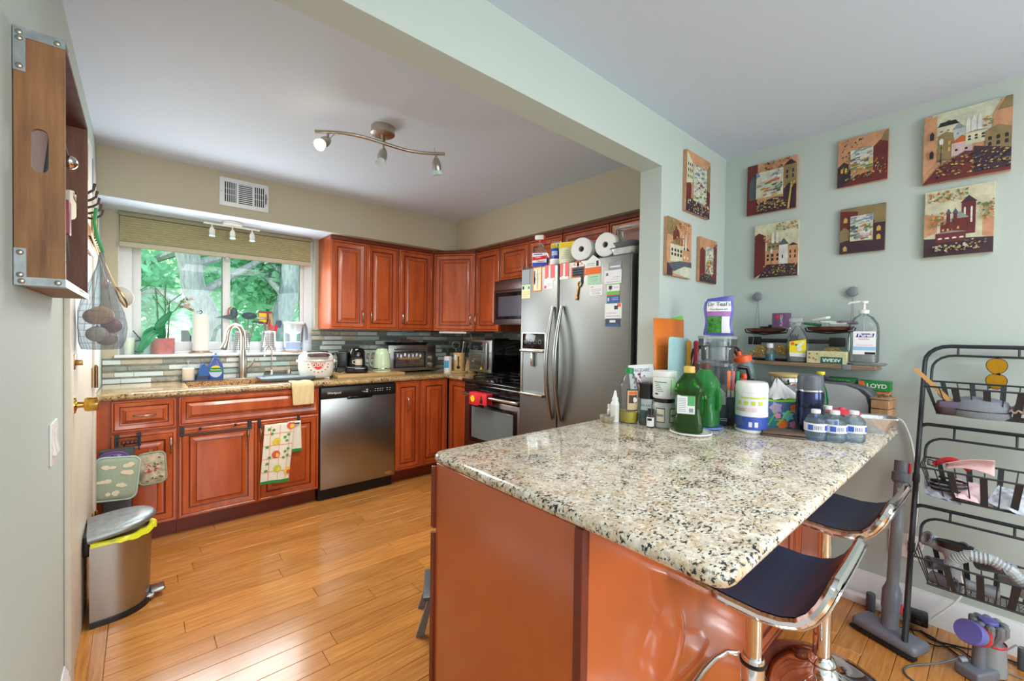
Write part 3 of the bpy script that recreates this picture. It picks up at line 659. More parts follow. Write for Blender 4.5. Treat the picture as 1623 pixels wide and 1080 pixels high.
# ---------------- peninsula ----------------
pc = T('peninsula_cabinet', 'glossy cherry peninsula base under the speckled breakfast counter', 'cabinet', (0, 0, 0))
O('carcass', B().box(.725, 2.70, .60, 1.125, 0, .884).box(.725, 1.955, 1.125, 1.165, 0, .884), M['cherryd'], pc)
O('end_panel', B().rbox(.708, .725, .590, 1.168, 0, .884, .0015, 1), M['cherry2'], pc)
O('corner_trim', B().rbox(.702, .727, .568, .592, 0, .884, .003, 2), M['cherryd'], pc)
def warp(u, v):
    x = .715+.945*u; z = .02+.862*v; p = sqrt(((x-1.055)/.105)**2+((z-.455)/.115)**2); th_ = atan2(z-.455, x-1.055)
    d = .0065*math.exp(-((p-1)/.13)**2)*(.15+.85*max(0, cos(th_+.35)))
    d += .005*math.exp(-((x-1.0-.6*(.62-z))/.09)**2)*math.exp(-((z-.62)/.20)**2)-.004*math.exp(-((x-.93)/.07)**2-((z-.50)/.16)**2)
    d += .0018*sin(x*11+2)*sin(z*7)
    return (x, .5785-d, z)
wp = B().surf(warp, 110, 100); wp.box(.715, 1.66, .582, .600, .02, .882)
O('back_panel', wp, M['cherry2'], pc, ang=60)
O('panel_trim', B().rbox(1.66, 1.71, .566, .600, 0, .884, .003, 2), M['cherryd'], pc)
for k in range(2):
    door(pc, .47, .80, (1.73+k*.485, .578, .06), 0, None, 'back_door')
O('door_edge', B().rbox(.700, .712, 1.166, 1.186, .10, .66, .002, 1), M['cherryd'], pc)
O('drawer_edge', B().rbox(.700, .712, 1.166, 1.186, .675, .872, .002, 1), M['cherryd'], pc)
ct = B()
# plan outline with rounded outer corners, bullnose edge
out = [(2.716, .312), (2.716, 1.126), (1.962, 1.126), (1.962, 1.198)]+[(.745+.045*cos(radians(a)), 1.153+.045*sin(radians(a))) for a in (90, 112, 135, 157, 180)]+[(.735+.035*cos(radians(a)), .308+.035*sin(radians(a))) for a in (180, 202, 225, 248, 270)]+[(2.42, .273), (2.455, .278)]
def inset(poly, d):
    res = []; n = len(poly)
    for i in range(n):
        a, b_, c = Vector(poly[i-1]), Vector(poly[i]), Vector(poly[(i+1) % n])
        e1 = (b_-a).normalized(); e2 = (c-b_).normalized()
        n1 = Vector((-e1.y, e1.x)); n2 = Vector((-e2.y, e2.x)); m_ = (n1+n2); k = m_.dot(n1)
        m_ = m_/max(k, .3); q = b_+m_*d; res.append((q.x, q.y))
    return res
h_ = .031; r_ = h_/2
prf = [(r_-r_*cos(radians(a)), .915-r_+r_*sin(radians(a))) for a in (-85, -60, -30, 0, 30, 60, 85)]
ct.loft([[(x, y, z) for x, y in inset(out, d)] for d, z in prf], 0, True)
one('peninsula_countertop', ct, M['granite'], 'pale speckled granite breakfast counter with rounded edge', 'countertop', ang=50)

# ---------------- bar stools ----------------
def stool(label, x, y, rz=0):
    t = T('bar_stool', label, 'stool', (x, y, 0), rz)
    prof2 = [(-.205, .738), (-.200, .722), (-.190, .698), (-.172, .668), (-.148, .645), (-.115, .632), (-.07, .626), (0, .628), (.08, .634), (.15, .636), (.185, .634), (.20, .628)]
    def seatpt(u, v, off):
        i = v*(len(prof2)-1); k = min(int(i), len(prof2)-2); q = i-k
        yy = prof2[k][0]*(1-q)+prof2[k+1][0]*q; zz = prof2[k][1]*(1-q)+prof2[k+1][1]*q
        a = prof2[max(k-0, 0)]; b_ = prof2[k+1]; t_ = Vector((b_[0]-a[0], b_[1]-a[1])).normalized()
        wd = .19*(1-.10*max(0, (v-.8)/.2)**2-.16*max(0, (.25-v)/.25)**2)
        s = (u*2-1); zz += -.010*(1-s*s)*(1 if v > .2 else .5)
        return (s*wd+0, yy-t_.y*off, zz+t_.x*off)
    b = B(); nu, nv = 14, 33
    b.surf(lambda u, v: seatpt(u, v, .014), nu, nv); b.surf(lambda u, v: seatpt(u, v, -.004), nu, nv)
    O('seat', b, M['leather'], t, ang=70)
    edge = [seatpt(0, k/nv, .002) for k in range(nv+1)]+[seatpt(k/10, 1, .002) for k in range(1, 10)]+[seatpt(1, 1-k/nv, .002) for k in range(nv+1)]+[seatpt(1-k/10, 0, .002) for k in range(1, 10)]
    O('seat_rim', B().tube(edge, .0115, 8, closed=True), M['chrome'], t)
    b = B().surf(lambda u, v: seatpt(u, .02+v*.96, -.012), 10, nv); O('seat_shell', b, M['chrome'], t, solid=.004, ang=70)
    O('seat_plate', B().lathe([(.0, .585), (.05, .585), (.075, .612), (0, .612)], 16), M['black'], t)
    O('gas_lift', B().cyl((0, 0, .34), .0215, .25, 20), M['chrome'], t)
    O('column', B().lathe([(.029, .06), (.029, .40), (.026, .405), (.022, .405)], 24), M['chrome'], t)
    O('collar', B().lathe([(.0335, .385), (.0335, .392), (.029, .394)], 24, cap=False), M['black'], t)
    O('base_collar', B().lathe([(.045, .070), (.047, .078), (.040, .092), (.030, .10)], 24, cap=False), M['chrome'], t)
    O('lever', B().tube([(.02, -.02, .60), (.10, -.06, .598), (.15, -.08, .60)], [.004, .004, .007], 8), M['chrome'], t)
    O('base', B().lathe([(0, .002), (.205, .002), (.21, .006), (.205, .010), (.16, .018), (.10, .030), (.065, .045), (.045, .065), (.04, .08), (0, .08)], 48), M['chrome'], t)
    pts = [(-.03, .0, .29), (-.075, .04, .29), (-.13, .09, .285), (-.155, .14, .28), (-.13, .185, .28), (-.07, .205, .28), (0, .21, .28), (.07, .205, .28), (.13, .185, .28), (.155, .14, .28), (.13, .09, .285), (.075, .04, .29), (.03, 0, .29)]
    pts = [(p[0], p[1]*.64, p[2]+.005) for p in pts]; O('footrest', B().tube(pts, .0095, 10), M['chrome'], t)
    t.scale = (1, 1, 1.035); return t
stool('black-seated chrome bar stool nearest the end panel of the peninsula', 1.275, .428, .02)
stool('black-seated chrome bar stool farther along, next to the stick vacuum', 1.94, .415, -.03)
# step stool half hidden by the peninsula
ss = T('step_stool', 'grey folding step stool half hidden behind the left edge of the peninsula', 'step stool', (1.00, 1.65, 0), -.55)
ss.scale = (.8, .8, .72)
for s in (-1, 1): O('side_leg', B().loft([rr for rr in ([(-.075-.022, s*.12-.012, 0), (-.075+.022, s*.12-.012, 0), (-.075+.022, s*.12+.012, 0), (-.075-.022, s*.12+.012, 0)], [(-.02-.014, s*.12-.010, .22), (-.02+.014, s*.12-.010, .22), (-.02+.014, s*.12+.010, .22), (-.02-.014, s*.12+.010, .22)])]), M['grey'], ss)
for s in (-1, 1): O('side_leg', B().loft([[(.075-.02, s*.12-.012, 0), (.075+.02, s*.12-.012, 0), (.075+.02, s*.12+.012, 0), (.075-.02, s*.12+.012, 0)], [(.02-.014, s*.12-.01, .22), (.02+.014, s*.12-.01, .22), (.02+.014, s*.12+.01, .22), (.02-.014, s*.12+.01, .22)]]), M['grey'], ss)
O('step_top', B().rbox(-.06, .06, -.14, .14, .215, .24, .008), M['greyd'], ss)
# ---------------- trash can ----------------
tc = T('trash_can', 'small brushed steel step bin against the left door with a yellow bag', 'trash can', (-.172, 2.665, 0), .05)
def dsec(L, Wd, z, n=10):  # D-shaped section, flat back at x=0, bulging to +x
    pts = [(0, -Wd/2, z), (L*.35, -Wd/2, z)]
    for i in range(1, n): a = -pi/2+pi*i/n; pts.append((L*.35+L*.65*cos(a), Wd/2*sin(a), z))
    return pts+[(L*.35, Wd/2, z), (0, Wd/2, z)]
O('bin_body', B().loft([dsec(.205, .25, .025), dsec(.215, .265, .352)]), M['steel'], tc, ang=50)
O('base_ring', B().loft([dsec(.212, .262, 0), dsec(.212, .262, .024)]), M['black'], tc)
O('rim', B().loft([dsec(.222, .272, .350), dsec(.222, .272, .362), dsec(.21, .26, .362), dsec(.21, .26, .350)], 0, False, True), M['galv'], tc)
bgm = mat('yellow bin bag', (226, 226, 40), .4, bump=.6, bs=60)
bb = B(); rr_ = []
for (L, Wd, z, j) in ((.216, .268, .352, 0), (.232, .282, .350, 1), (.226, .276, .366, 1), (.205, .255, .372, 0)):
    ring_ = dsec(L, Wd, z, 24); rr_.append([(p[0]+R.uniform(-.004, .004)*j, p[1]+R.uniform(-.004, .004)*j, p[2]+R.uniform(-.005, .004)) for p in ring_])
bb.loft(rr_, 0, False); O('bin_bag', bb, bgm, tc)
ld = T  # lid sits slightly raised and tilted
lidb = B().loft([dsec(.228, .270, 0), dsec(.236, .280, .006), dsec(.236, .280, .018), dsec(.224, .266, .030), dsec(.17, .21, .034)]); 
O('lid', lidb, M['galv'], tc, loc=(-.004, 0, .372), rot=(0, -.12, 0), ang=50)
O('hinge_cover', B().rbox(-.022, .004, -.09, .09, .30, .39, .006), M['black'], tc)
O('pedal', B().rbox(.205, .262, -.035, .035, .022, .042, .008, 3).rbox(.18, .22, -.05, .05, .012, .03, .006), M['steel'], tc)

# ---------------- leaning ladder rack by the right wall ----------------
def rx(z): return 2.352+.250*z if z < 1.13 else 2.352+.250*z
RY0, RY1 = .228, -.235
rk = T('basket_rack', 'black metal ladder rack with three wire baskets leaning on the right wall', 'rack', (0, 0, 0))
BM = M['blackm']
for yy, nm in ((RY0, 'a'), (RY1, 'b')):
    O('post', B().tube([(2.352, yy, .006), (rx(.38), yy-.002, .38), (rx(1.13), yy-.010, 1.13)], [.011, .010, .0085], 8), BM, rk)
    O('foot', B().cyl((2.352, yy, 0), .011, .02, 10), M['black'], rk)
    for z in (.16, .42, .70): O('collar', B().tube([(rx(z-.018), yy-.003*z/.4, z-.018), (rx(z+.018), yy-.003*z/.4, z+.018)], .0125, 10), BM, rk)
def hoop(z, rise, r, y0=None, y1=None, xo=0, rad=.08):
    y0 = RY0-.010 if y0 is None else y0; y1 = RY1-.010 if y1 is None else y1
    pts = [(rx(z)+xo, y0, z)]
    for a in range(0, 91, 18): pts.append((rx(z+rise)+xo, y0-rad*(1-cos(radians(a))), z+rise-rad*.9*(1-sin(radians(a)))))
    for a in range(90, -1, -18): pts.append((rx(z+rise)+xo, y1+rad*(1-cos(radians(a))), z+rise-rad*.9*(1-sin(radians(a)))))
    pts.append((rx(z)+xo, y1, z)); return B().tube(pts, r, 8)
O('top_hoop', hoop(1.12, .150, .0085, RY0-.01, RY1-.01), BM, rk)
O('inner_hoop', hoop(1.09, .140, .005, RY0-.035, RY1+.02, -.012, .07), BM, rk)
O('cross_hoop', hoop(.895, .034, .0075, RY0-.006, RY1-.006, 0, .03), BM, rk)
O('cross_hoop', hoop(.558, .035, .0075, RY0-.003, RY1-.003, 0, .03), BM, rk)
O('inner_hoop', hoop(.775, .105, .005, RY0-.03, RY1+.03, -.02, .06), BM, rk)
O('inner_hoop', hoop(.455, .104, .005, RY0-.03, RY1+.03, -.02, .06), BM, rk)
for z0, z1 in ((1.230, 1.270), (.880, .929), (.559, .593)):
    for yy in (.115, -.055): O('hoop_link', B().tube([(rx(z0)-.006, yy, z0-.004), (rx(z1), yy, z1-.004)], .004, 6), BM, rk)
def basket(zr, zb, name='wire_basket'):
    xb = rx(zr)-.02; xf = xb-.165; y0, y1 = RY0-.028, RY1+.045
    b0 = [(xf, y0, zr), (xb, y0, zr+.012), (xb, y1, zr+.012), (xf, y1, zr)]
    c0 = [(xf+.035, y0-.035, zb), (xb-.03, y0-.035, zb), (xb-.03, y1+.035, zb), (xf+.035, y1+.035, zb)]
    k = O('wire_basket', B().tube(b0, .0042, 6, closed=True), BM, rk)
    O('bottom_frame', B().tube(c0, .004, 6, closed=True), BM, k)
    def lerp(a, b_, t): return tuple(a[i]*(1-t)+b_[i]*t for i in range(3))
    for i in range(4):
        A0, A1, C0, C1 = b0[i], b0[(i+1) % 4], c0[i], c0[(i+1) % 4]
        n = 4 if i in (0, 2) else 9
        for j in range(1, n):
            t = j/n; p, q = lerp(A0, A1, t), lerp(C0, C1, t)
            if j % 2 and i in (1, 3):
                d = .010 if i == 3 else .008
                g = B(); g.loft([[(p[0]-.002, p[1]-d, p[2]), (p[0]+.002, p[1]-d, p[2]), (p[0]+.002, p[1]+d, p[2]), (p[0]-.002, p[1]+d, p[2])], [(q[0]-.002, q[1]-d, q[2]), (q[0]+.002, q[1]-d, q[2]), (q[0]+.002, q[1]+d, q[2]), (q[0]-.002, q[1]+d, q[2])]])
                O('flat_strap', g, BM, k)
            else:
                mid = lerp(p, q, .5); O('wire', B().tube([p, mid, q], .0022, 5), BM, k)
    mesh_ = B()
    for j in range(1, 22): p, q = lerp(c0[0], c0[3], j/22), lerp(c0[1], c0[2], j/22); mesh_.tube([p, q], .0016, 4)
    for j in range(1, 8): p, q = lerp(c0[0], c0[1], j/8), lerp(c0[3], c0[2], j/8); mesh_.tube([p, q], .0016, 4)
    mm = O('bottom_mesh', mesh_, BM, k); mm['kind'] = 'stuff'
    return xf, xb, y0, y1
K1 = basket(1.105, .995); K2 = basket(.785, .670); K3 = basket(.450, .345)
# things in and on the rack
hb = T('bamboo_brush', 'flat bamboo stick brush poking out of the top rack basket', 'brush', (2.50, .165, 1.04), 0)
v0 = Vector((-.03, -.065, -.02)); v1 = Vector((-.055, .065, .135))
O('handle', B().loft([[(v0.x, v0.y-.012, v0.z), (v0.x+.006, v0.y-.012, v0.z), (v0.x+.006, v0.y+.012, v0.z), (v0.x, v0.y+.012, v0.z)], [(v1.x, v1.y-.010, v1.z), (v1.x+.006, v1.y-.010, v1.z), (v1.x+.006, v1.y+.010, v1.z+.004), (v1.x, v1.y+.010, v1.z+.004)]]), mat('bamboo', (216, 170, 104), .5), hb)
bz = B()
for i in range(9):
    for j in range(3): q = v0.lerp(v1, .05+i*.045); bz.tube([(q.x+.004, q.y-.008+j*.008, q.z), (q.x+.02, q.y-.012+j*.008, q.z-.018)], .0012, 4)
o = O('bristles', bz, M['black'], hb); o['kind'] = 'stuff'
mc = T('mesh_case', 'grey mesh zip case lying in the top rack basket', 'case', (2.50, .045, .992), 0)
O('case_body', B().lathe([(0, 0), (.85, 0), (1, .012), (1, .045), (.9, .07), (.5, .085), (0, .088)], 24, sx=.06, sy=.075).__class__().lathe([(0, 0), (.055, 0), (.062, .012), (.062, .045), (.055, .068), (.03, .08), (0, .082)], 26, sy=1.35), mat('grey mesh cloth', (128, 136, 144), .8, bump=1, bs=220), mc)
O('zip', B().tube([(.0625*cos(a*pi/10), .0625*1.35*sin(a*pi/10), .03) for a in range(20)], .002, 5, closed=True), M['black'], mc)
dk = T('dark_pouch', 'dark folded pouch beside the brush in the top rack basket', 'pouch', (2.50, .135, .992), .2)
O('pouch_body', B().rbox(-.05, .05, -.03, .03, 0, .055, .02, 3), mat('brown cloth', (74, 60, 60), .8), dk); O('flap', B().rbox(-.052, .0, -.032, .032, .03, .058, .008, 2), mat('violet cloth', (98, 84, 110), .8), dk)
dc = one('scarf', B().surf(lambda u, v: (2.46+.09*u, -.03-.09*v, 1.03+.05*sin(u*3)*sin(v*3.1)+.006*sin(v*30)), 14, 16), mat('patterned cloth', (196, 170, 150), .9, var=.6, vs_=30, col2=(90, 90, 130)), 'small patterned cloth heaped at the right of the top basket', 'cloth', solid=.004)
sg = T('sunglasses', 'amber-lens sunglasses hanging from the upper bar of the rack', 'sunglasses', (rx(1.22)-.022, .004, 1.226), 0)
sg.scale = (1, .95, .92)
AM = glass('amber lens', (226, 170, 20), .05, .5)
def lens(z): return [(0, .030*cos(a)*(1.0+.12*sin(a)), z+.034*sin(a)) for a in [2*pi*k/20 for k in range(20)]]
for z in (-.036, -.104):
    O('lens', B().loft([[(-.002, y, q) for x, y, q in lens(z)], [(.001, y, q) for x, y, q in lens(z)]]), AM, sg); O('rim', B().tube(lens(z), .0022, 6, closed=True), M['blackg'], sg)
O('bridge', B().tube([(0, -.01, -.066), (-.004, 0, -.07), (0, -.010, -.074)], .003, 6), M['blackg'], sg)
O('temple', B().tube([(0, .0, -.002), (.014, -.004, .006), (.020, -.004, -.02), (.02, .004, -.10)], .0032, 6), M['blackg'], sg)
O('temple', B().tube([(0, .02, -.138), (.010, .008, -.10), (.012, -.012, -.03)], .0032, 6), M['blackg'], sg)
# middle basket
rp = one('red_band', B().tube([(2.46, .165-.010*k, .785+.030*sin(pi*k/10)) for k in range(11)], .011, 8), M['red'], 'red padded band arching over the middle basket', 'headband')
mk = T('face_mask', 'pale pink cloth face mask on top of the middle basket', 'mask', (2.43, .055, .775))
def mkf(u, v): return (.030*sin(pi*v)-.02, .075-.13*u, .012+.060*v*(.35+.65*u**1.5)+.014*sin(pi*u))
O('mask_cloth', B().surf(mkf, 14, 10), mat('pink knit', (222, 188, 186), .9, bump=.5, bs=200), mk, solid=.003)
O('ear_loop', B().tube([(0, .08, .03), (.0, .12, .045), (0, .12, .01), (0, .085, .02)], .002, 5), M['black'], mk)
O('buckle', B().tube([(-.01, .10, .03), (-.01, .125, .036), (-.01, .125, .014), (-.01, .10, .008)], .003, 5, closed=True), M['black'], mk)
for k, (c, lab, yy, zz, a) in enumerate(((mat('pink wrap', (232, 196, 204), .3), 'pink plastic wrapped packet in the middle basket', .06, .68, .3), (mat('clear wrap', (206, 214, 224), .25), 'silvery plastic wrapped packet at the right of the middle basket', -.05, .675, -.3), (mat('grey wrap', (150, 156, 166), .4), 'grey packet at the left of the middle basket', .135, .665, .1))):
    def pf(u, v, k=k): return (.055*(u-.5)*2, .05*(v-.5)*2, .022*sin(pi*u)*sin(pi*v)+.006*sin(u*17+k)*cos(v*13))
    t = T('packet', lab, 'packet', (2.435, yy, zz+.028), a, None, (.2, -.5, a))
    O('packet_body', B().surf(pf, 14, 14).surf(lambda u, v: (.055*(u-.5)*2, .05*(v-.5)*2, -.020*sin(pi*u)*sin(pi*v)), 8, 8), c, t)
    O('seal_strip', B().box(-.055, .055, .046, .056, -.001, .001), c, t)
ct_ = one('cable_coil', B().tube([(2.42+.028*cos(a*.5), .12+.05*sin(a*.5), .695+.0012*a) for a in range(40)], .0045, 6), M['black'], 'black coiled cable at the left of the middle basket', 'cable')
# bottom basket: vacuum attachments
G1, G2, G3 = mat('attachment grey', (156, 160, 168), .35), mat('attachment dark grey', (112, 116, 126), .35), mat('attachment pale grey', (168, 176, 180), .4)
GRP = 'vacuum attachments in the bottom basket'
hz = T('vacuum_hose', 'pale grey ribbed vacuum hose curving over the bottom basket', 'hose', (2.335, .0, .400), 0, GRP)
pts = [(.0, .105, .035), (-.01, .090, .07), (-.02, .055, .100), (-.02, .0, .105), (-.02, -.045, .085), (-.01, -.075, .045), (0, -.085, 0)]
P_ = []; Rr = []
for i in range(len(pts)-1):
    for k in range(10):
        q = k/10; P_.append(tuple(pts[i][j]*(1-q)+pts[i+1][j]*q for j in range(3))); Rr.append(.021 if (k % 2) else .018)
O('hose_tube', B().tube(P_, Rr, 12), G3, hz, smooth=True, ang=20)
br = T('brush_nozzle', 'grey flared dusting brush head standing in the bottom basket', 'vacuum brush', (2.33, .095, .398), 0, GRP, (.0, .1, .0))
O('nozzle', B().lathe([(0, 0), (.020, 0), (.021, .05), (.034, .085), (.045, .10), (0, .10)], 20, sx=.6), G1, br); O('bristles', B().lathe([(.042, .098), (.052, .125), (.03, .118), (0, .115)], 24, sx=.6), M['black'], br)
def att(label, p, q, r0, r1, m, collar=None, open_=False):
    v = Vector(q)-Vector(p); p = (p[0], p[1], p[2]+.052); t = T('vacuum_attachment', label, 'vacuum attachment', p, 0, GRP); L = v.length
    qt = v.to_track_quat('Z', 'Y').to_euler()
    O('tube', B().lathe([(r0*.7, 0), (r0, 0), (r0*1.02, L*.3), (r1, L*.55), (r1, L), (r1*.8, L), (r1*.78, L*.7)], 16, cap=False), m, t, rot=qt)
    O('end_ring', B().lathe([(r1*1.05, L*.92), (r1*1.12, L*.95), (r1*1.12, L), (r1, L)], 16, cap=False), G2, t, rot=qt)
    if collar: O('release_button', B().ball((0, -r0*1.0, L*.6), (.008, .004, .012), 8, 0, 5), M['red'], t, rot=qt)
att('long clear-grey crevice tube at the back left of the bottom basket', (2.42, .07, .40), (2.36, .175, .455), .024, .026, G1)
att('tube with red button behind the brush head in the bottom basket', (2.44, .01, .40), (2.36, .075, .455), .018, .020, G2, True)
att('angled grey nozzle at the right of the bottom basket', (2.40, .03, .395), (2.31, -.045, .44), .021, .022, G2)
att('pale angled crevice tool under the nozzle at the right end', (2.40, -.03, .37), (2.30, -.105, .405), .018, .020, G3)
att('short dark tube with red button at the floor of the bottom basket', (2.36, .155, .31), (2.33, .09, .31), .022, .024, G2, True)
att('dark grey tube lying low at the left of the bottom basket', (2.42, .10, .35), (2.36, .165, .36), .020, .022, G2)
att('flat dark adapter lying under the hose in the bottom basket', (2.37, -.02, .315), (2.36, .065, .32), .024, .018, G1)
# stick vacuum wand with floor head, leaning against the wall
sv2 = T('vacuum_wand', 'grey vacuum wand with wide floor head leaning beside the rack', 'vacuum cleaner', (2.44, .285, 0))
w0 = Vector((.0, 0, .05)); w1 = Vector((.205, -.002, .735)); ax = (w1-w0).to_track_quat('Z', 'Y').to_euler(); LW = (w1-w0).length
O('floor_head', B().rbox(-.075, .045, -.125, .11, .012, .058, .02, 4), G2, sv2, rz=-.35)
O('bumper', B().rbox(-.082, -.05, -.125, .11, .006, .02, .005), M['black'], sv2, rz=-.35)
O('neck', B().lathe([(0, 0), (.030, 0), (.030, .07), (.034, .08), (.034, .15), (.026, .17), (.023, .18)], 20), G2, sv2, loc=w0, rot=ax)
O('wand_tube', B().cyl((0, 0, .17), .0215, LW-.25, 20), M['grey'], sv2, loc=w0, rot=ax)
O('top_collar', B().lathe([(.024, LW-.10), (.032, LW-.09), (.032, LW-.055), (.026, LW-.05), (.026, LW), (.0, LW)], 20), G2, sv2, loc=w0, rot=ax)
O('release_button', B().rbox(-.034, -.024, -.010, .010, LW-.05, LW-.005, .003), M['red'], sv2, loc=w0, rot=ax)
O('release_button', B().rbox(-.038, -.028, -.010, .010, .07, .11, .004), M['red'], sv2, loc=w0, rot=ax)
text('lettering', 'cyclone', .018, M['white'], sv2, tuple(w0+(w1-w0)*.80+Vector((-.022, .002, 0))), (pi/2, -pi/2-.0, -pi/2))
# handheld vacuum standing on the floor
hv = T('handheld_vacuum', 'handheld vacuum with violet filter cap standing on the floor under the rack', 'vacuum cleaner', (2.44, .025, 0), -.5)
hv.scale = (.86, .86, .80)
O('battery_base', B().rbox(-.075, .06, -.045, .045, 0, .05, .010, 3), G2, hv)
O('handle_stem', B().lathe([(.024, .04), (.021, .16), (.02, .2)], 14), G2, hv)
O('cable_plug', B().tube([(-.03, .028, .065), (-.055, .035, .06)], .012, 10), G1, hv)
VI = mat('violet plastic', (106, 106, 186), .4)
fc = B(); fc.T = Matrix.Translation((.005, .0, .195)) @ Matrix.Rotation(-1.15, 4, 'Y')
fc.lathe([(0, .05), (.049, .05), (.053, .053), (.053, .080), (.050, .084), (0, .0845)], 28); O('filter_cap', fc, VI, hv)
mo = B(); mo.T = fc.T; mo.lathe([(0, -.02), (.035, -.02), (.046, 0), (.048, .05), (0, .05)], 24); O('motor_body', mo, M['grey'], hv)
rg = B(); rg.T = fc.T; rg.lathe([(.0485, .012), (.0500, .018), (.0485, .030)], 24, cap=False); O('red_band', rg, M['red'], hv)
cy = B()
for k in range(10):
    a = 2*pi*k/10; c0 = (.055+.026*cos(a), .026*sin(a)); c1 = (.055+.050*cos(a), .050*sin(a)); cy.tube([(c0[0], c0[1], .165), (c1[0], c1[1], .225), (c1[0], c1[1], .250)], [.008, .016, .015], 8); cy.ball((c1[0], c1[1], .252), (.016, .016, .012), 8, 0, 5)
o = O('cyclones', cy, M['grey'], hv); o['kind'] = 'stuff'
O('top_cap', B().lathe([(0, .275), (.030, .270), (.034, .262), (.03, .235), (0, .235)], 20, c=(.050, 0, 0)), VI, hv)
O('dust_bin', B().lathe([(0, .01), (.050, .01), (.050, .05), (.044, .150), (0, .150)], 24, c=(.080, 0, 0)), glass('frosted bin', (196, 204, 208), .2, .55), hv)
O('bin_ring', B().lathe([(.0455, .146), (.048, .152), (.0455, .158)], 24, c=(.080, 0, 0), cap=False), M['red'], hv)
# cables, power strip, outlets
ps = T('power_strip', 'long white power strip lying along the right baseboard', 'power strip', (2.665, .375, 0), 0)
O('strip_body', B().rbox(-.022, .022, -.16, .16, 0, .04, .006), M['white'], ps)
O('switch', B().rbox(-.026, -.020, .125, .145, .014, .03, .002), M['red'], ps)
for k in range(5):
    O('socket', B().rbox(-.0235, -.0215, -.13+k*.05, -.10+k*.05, .008, .034, .001), M['trim'], ps)
pa = T('power_adapter', 'black cylindrical power adapter plugged into the white strip', 'adapter', (2.622, .375, .035), 0)
O('adapter_body', B().lathe([(0, -.035), (.018, -.035), (.018, .045), (.016, .05), (0, .05)], 20), M['greyd'], pa)
O('plug_face', B().box(.0, .025, -.008, .008, -.01, .01), M['black'], pa)
pb = T('plug_block', 'black plug block at the end of the white strip behind the wand', 'plug', (2.64, .215, .02), .1)
O('block_body', B().rbox(-.03, .03, -.035, .035, 0, .05, .006), M['black'], pb); O('block_tail', B().rbox(-.045, -.03, -.012, .012, .01, .03, .004), M['black'], pb)
def outlet(label, x, y, z, g=None):
    t = T('power_outlet', label, 'outlet', (x, y, z)); O('plate', B().rbox(-.006, 0, -.057, .057, -.057, .057, .003), M['white'], t)
    for yy in (-.025, .025):
        s = O('socket', B().rbox(-.009, -.006, yy-.016, yy+.016, -.03, .03, .003), M['trim'], t)
        for d in (-.018, .012): O('slot', B().box(-.0096, -.0088, yy-.006, yy-.003, d, d+.010).box(-.0096, -.0088, yy+.003, yy+.006, d, d+.010), M['black'], s)
outlet('double wall outlet on the right wall behind the rack post', XR, .272, .325)
def cord(label, pts, r, m, name='loose_cable', g=None):
    P = [Vector(p) for p in pts]; Q = []
    for i in range(len(P)-1):
        p0, p1, p2, p3 = P[max(i-1, 0)], P[i], P[i+1], P[min(i+2, len(P)-1)]
        for k in range(6):
            t = k/6; Q.append(tuple(.5*((2*p1)+(-p0+p2)*t+(2*p0-5*p1+4*p2-p3)*t*t+(-p0+3*p1-3*p2+p3)*t**3)))
    Q.append(tuple(P[-1])); b = B().tube(Q, r, 6); return one(name, b, m, label, 'cord')
cord('white cord hanging from the counter end down the right wall', [(2.69, .31, .925), (2.705, .285, .90), (2.705, .255, .80), (2.705, .235, .62), (2.70, .235, .46), (2.700, .25, .36), (2.705, .265, .33)], .0045, M['whitem'])
cord('thin grey cord crossing the wall behind the bottom basket', [(2.708, .215, .33), (2.706, .19, .40), (2.706, .13, .36), (2.700, .08, .20), (2.66, .17, .05)], .004, M['whitem'])
cord('black cord looping on the floor from the strip', [(2.62, .37, .01), (2.57, .36, .005), (2.55, .30, .005), (2.58, .24, .005), (2.60, .19, .005), (2.56, .12, .005), (2.50, .06, .005)], .0035, M['black'])
cord('black cord running along the right baseboard', [(2.61, .20, .005), (2.57, .16, .005), (2.60, .08, .005), (2.64, .0, .005), (2.65, -.12, .005), (2.64, -.3, .005)], .0035, M['black'])
cord('second black cord curling behind the floor head', [(2.60, .23, .012), (2.545, .21, .005), (2.53, .15, .005), (2.58, .09, .005), (2.53, .03, .005)], .003, M['black'])
cord('grey charger cord looping on the floor in front of the rack', [(2.44, .06, .06), (2.37, .12, .03), (2.30, .20, .005), (2.24, .215, .005), (2.20, .18, .005), (2.19, .10, .005), (2.24, .04, .005), (2.28, -.06, .005), (2.30, -.2, .005)], .0035, M['greyd'])
ch = T('charger', 'dark charger with cord standing at the right baseboard', 'charger', (2.625, -.09, 0), 0)
O('charger_body', B().rbox(-.02, .02, -.015, .015, 0, .085, .01, 3), M['greyd'], ch); O('charger_cord', B().tube([(0, 0, .08), (-.03, .02, .10), (-.07, .06, .06), (-.08, .07, .004), (-.08, 0, .004)], .003, 6), M['grey'], ch)
# ---------------- things on the peninsula ----------------
PZ = .9152
def rr(w_, d, r, z, n=4): return [(x, y, z) for x, y in rrect(-w_/2, w_/2, -d/2, d/2, min(r, w_*.49, d*.49), n)]
def fthing(name, label, cat, x, y, z=PZ, turn=0, group=None): return T(name, label, cat, (x, y, z), face(x, y)+turn, group)
def band(b, R_, z0, z1, a0, a1, n=10, m=0, off=.0006):
    """label wrapped on a cylinder; angles from the front (-y), degrees, positive to the right"""
    vs = []; 
    for i in range(n+1):
        a = radians(a0+(a1-a0)*i/n); x = (R_+off)*sin(a); y = -(R_+off)*cos(a); vs += [(x, y, z0), (x, y, z1)]
    b.add(vs, [(2*i, 2*i+2, 2*i+3, 2*i+1) for i in range(n)], m)
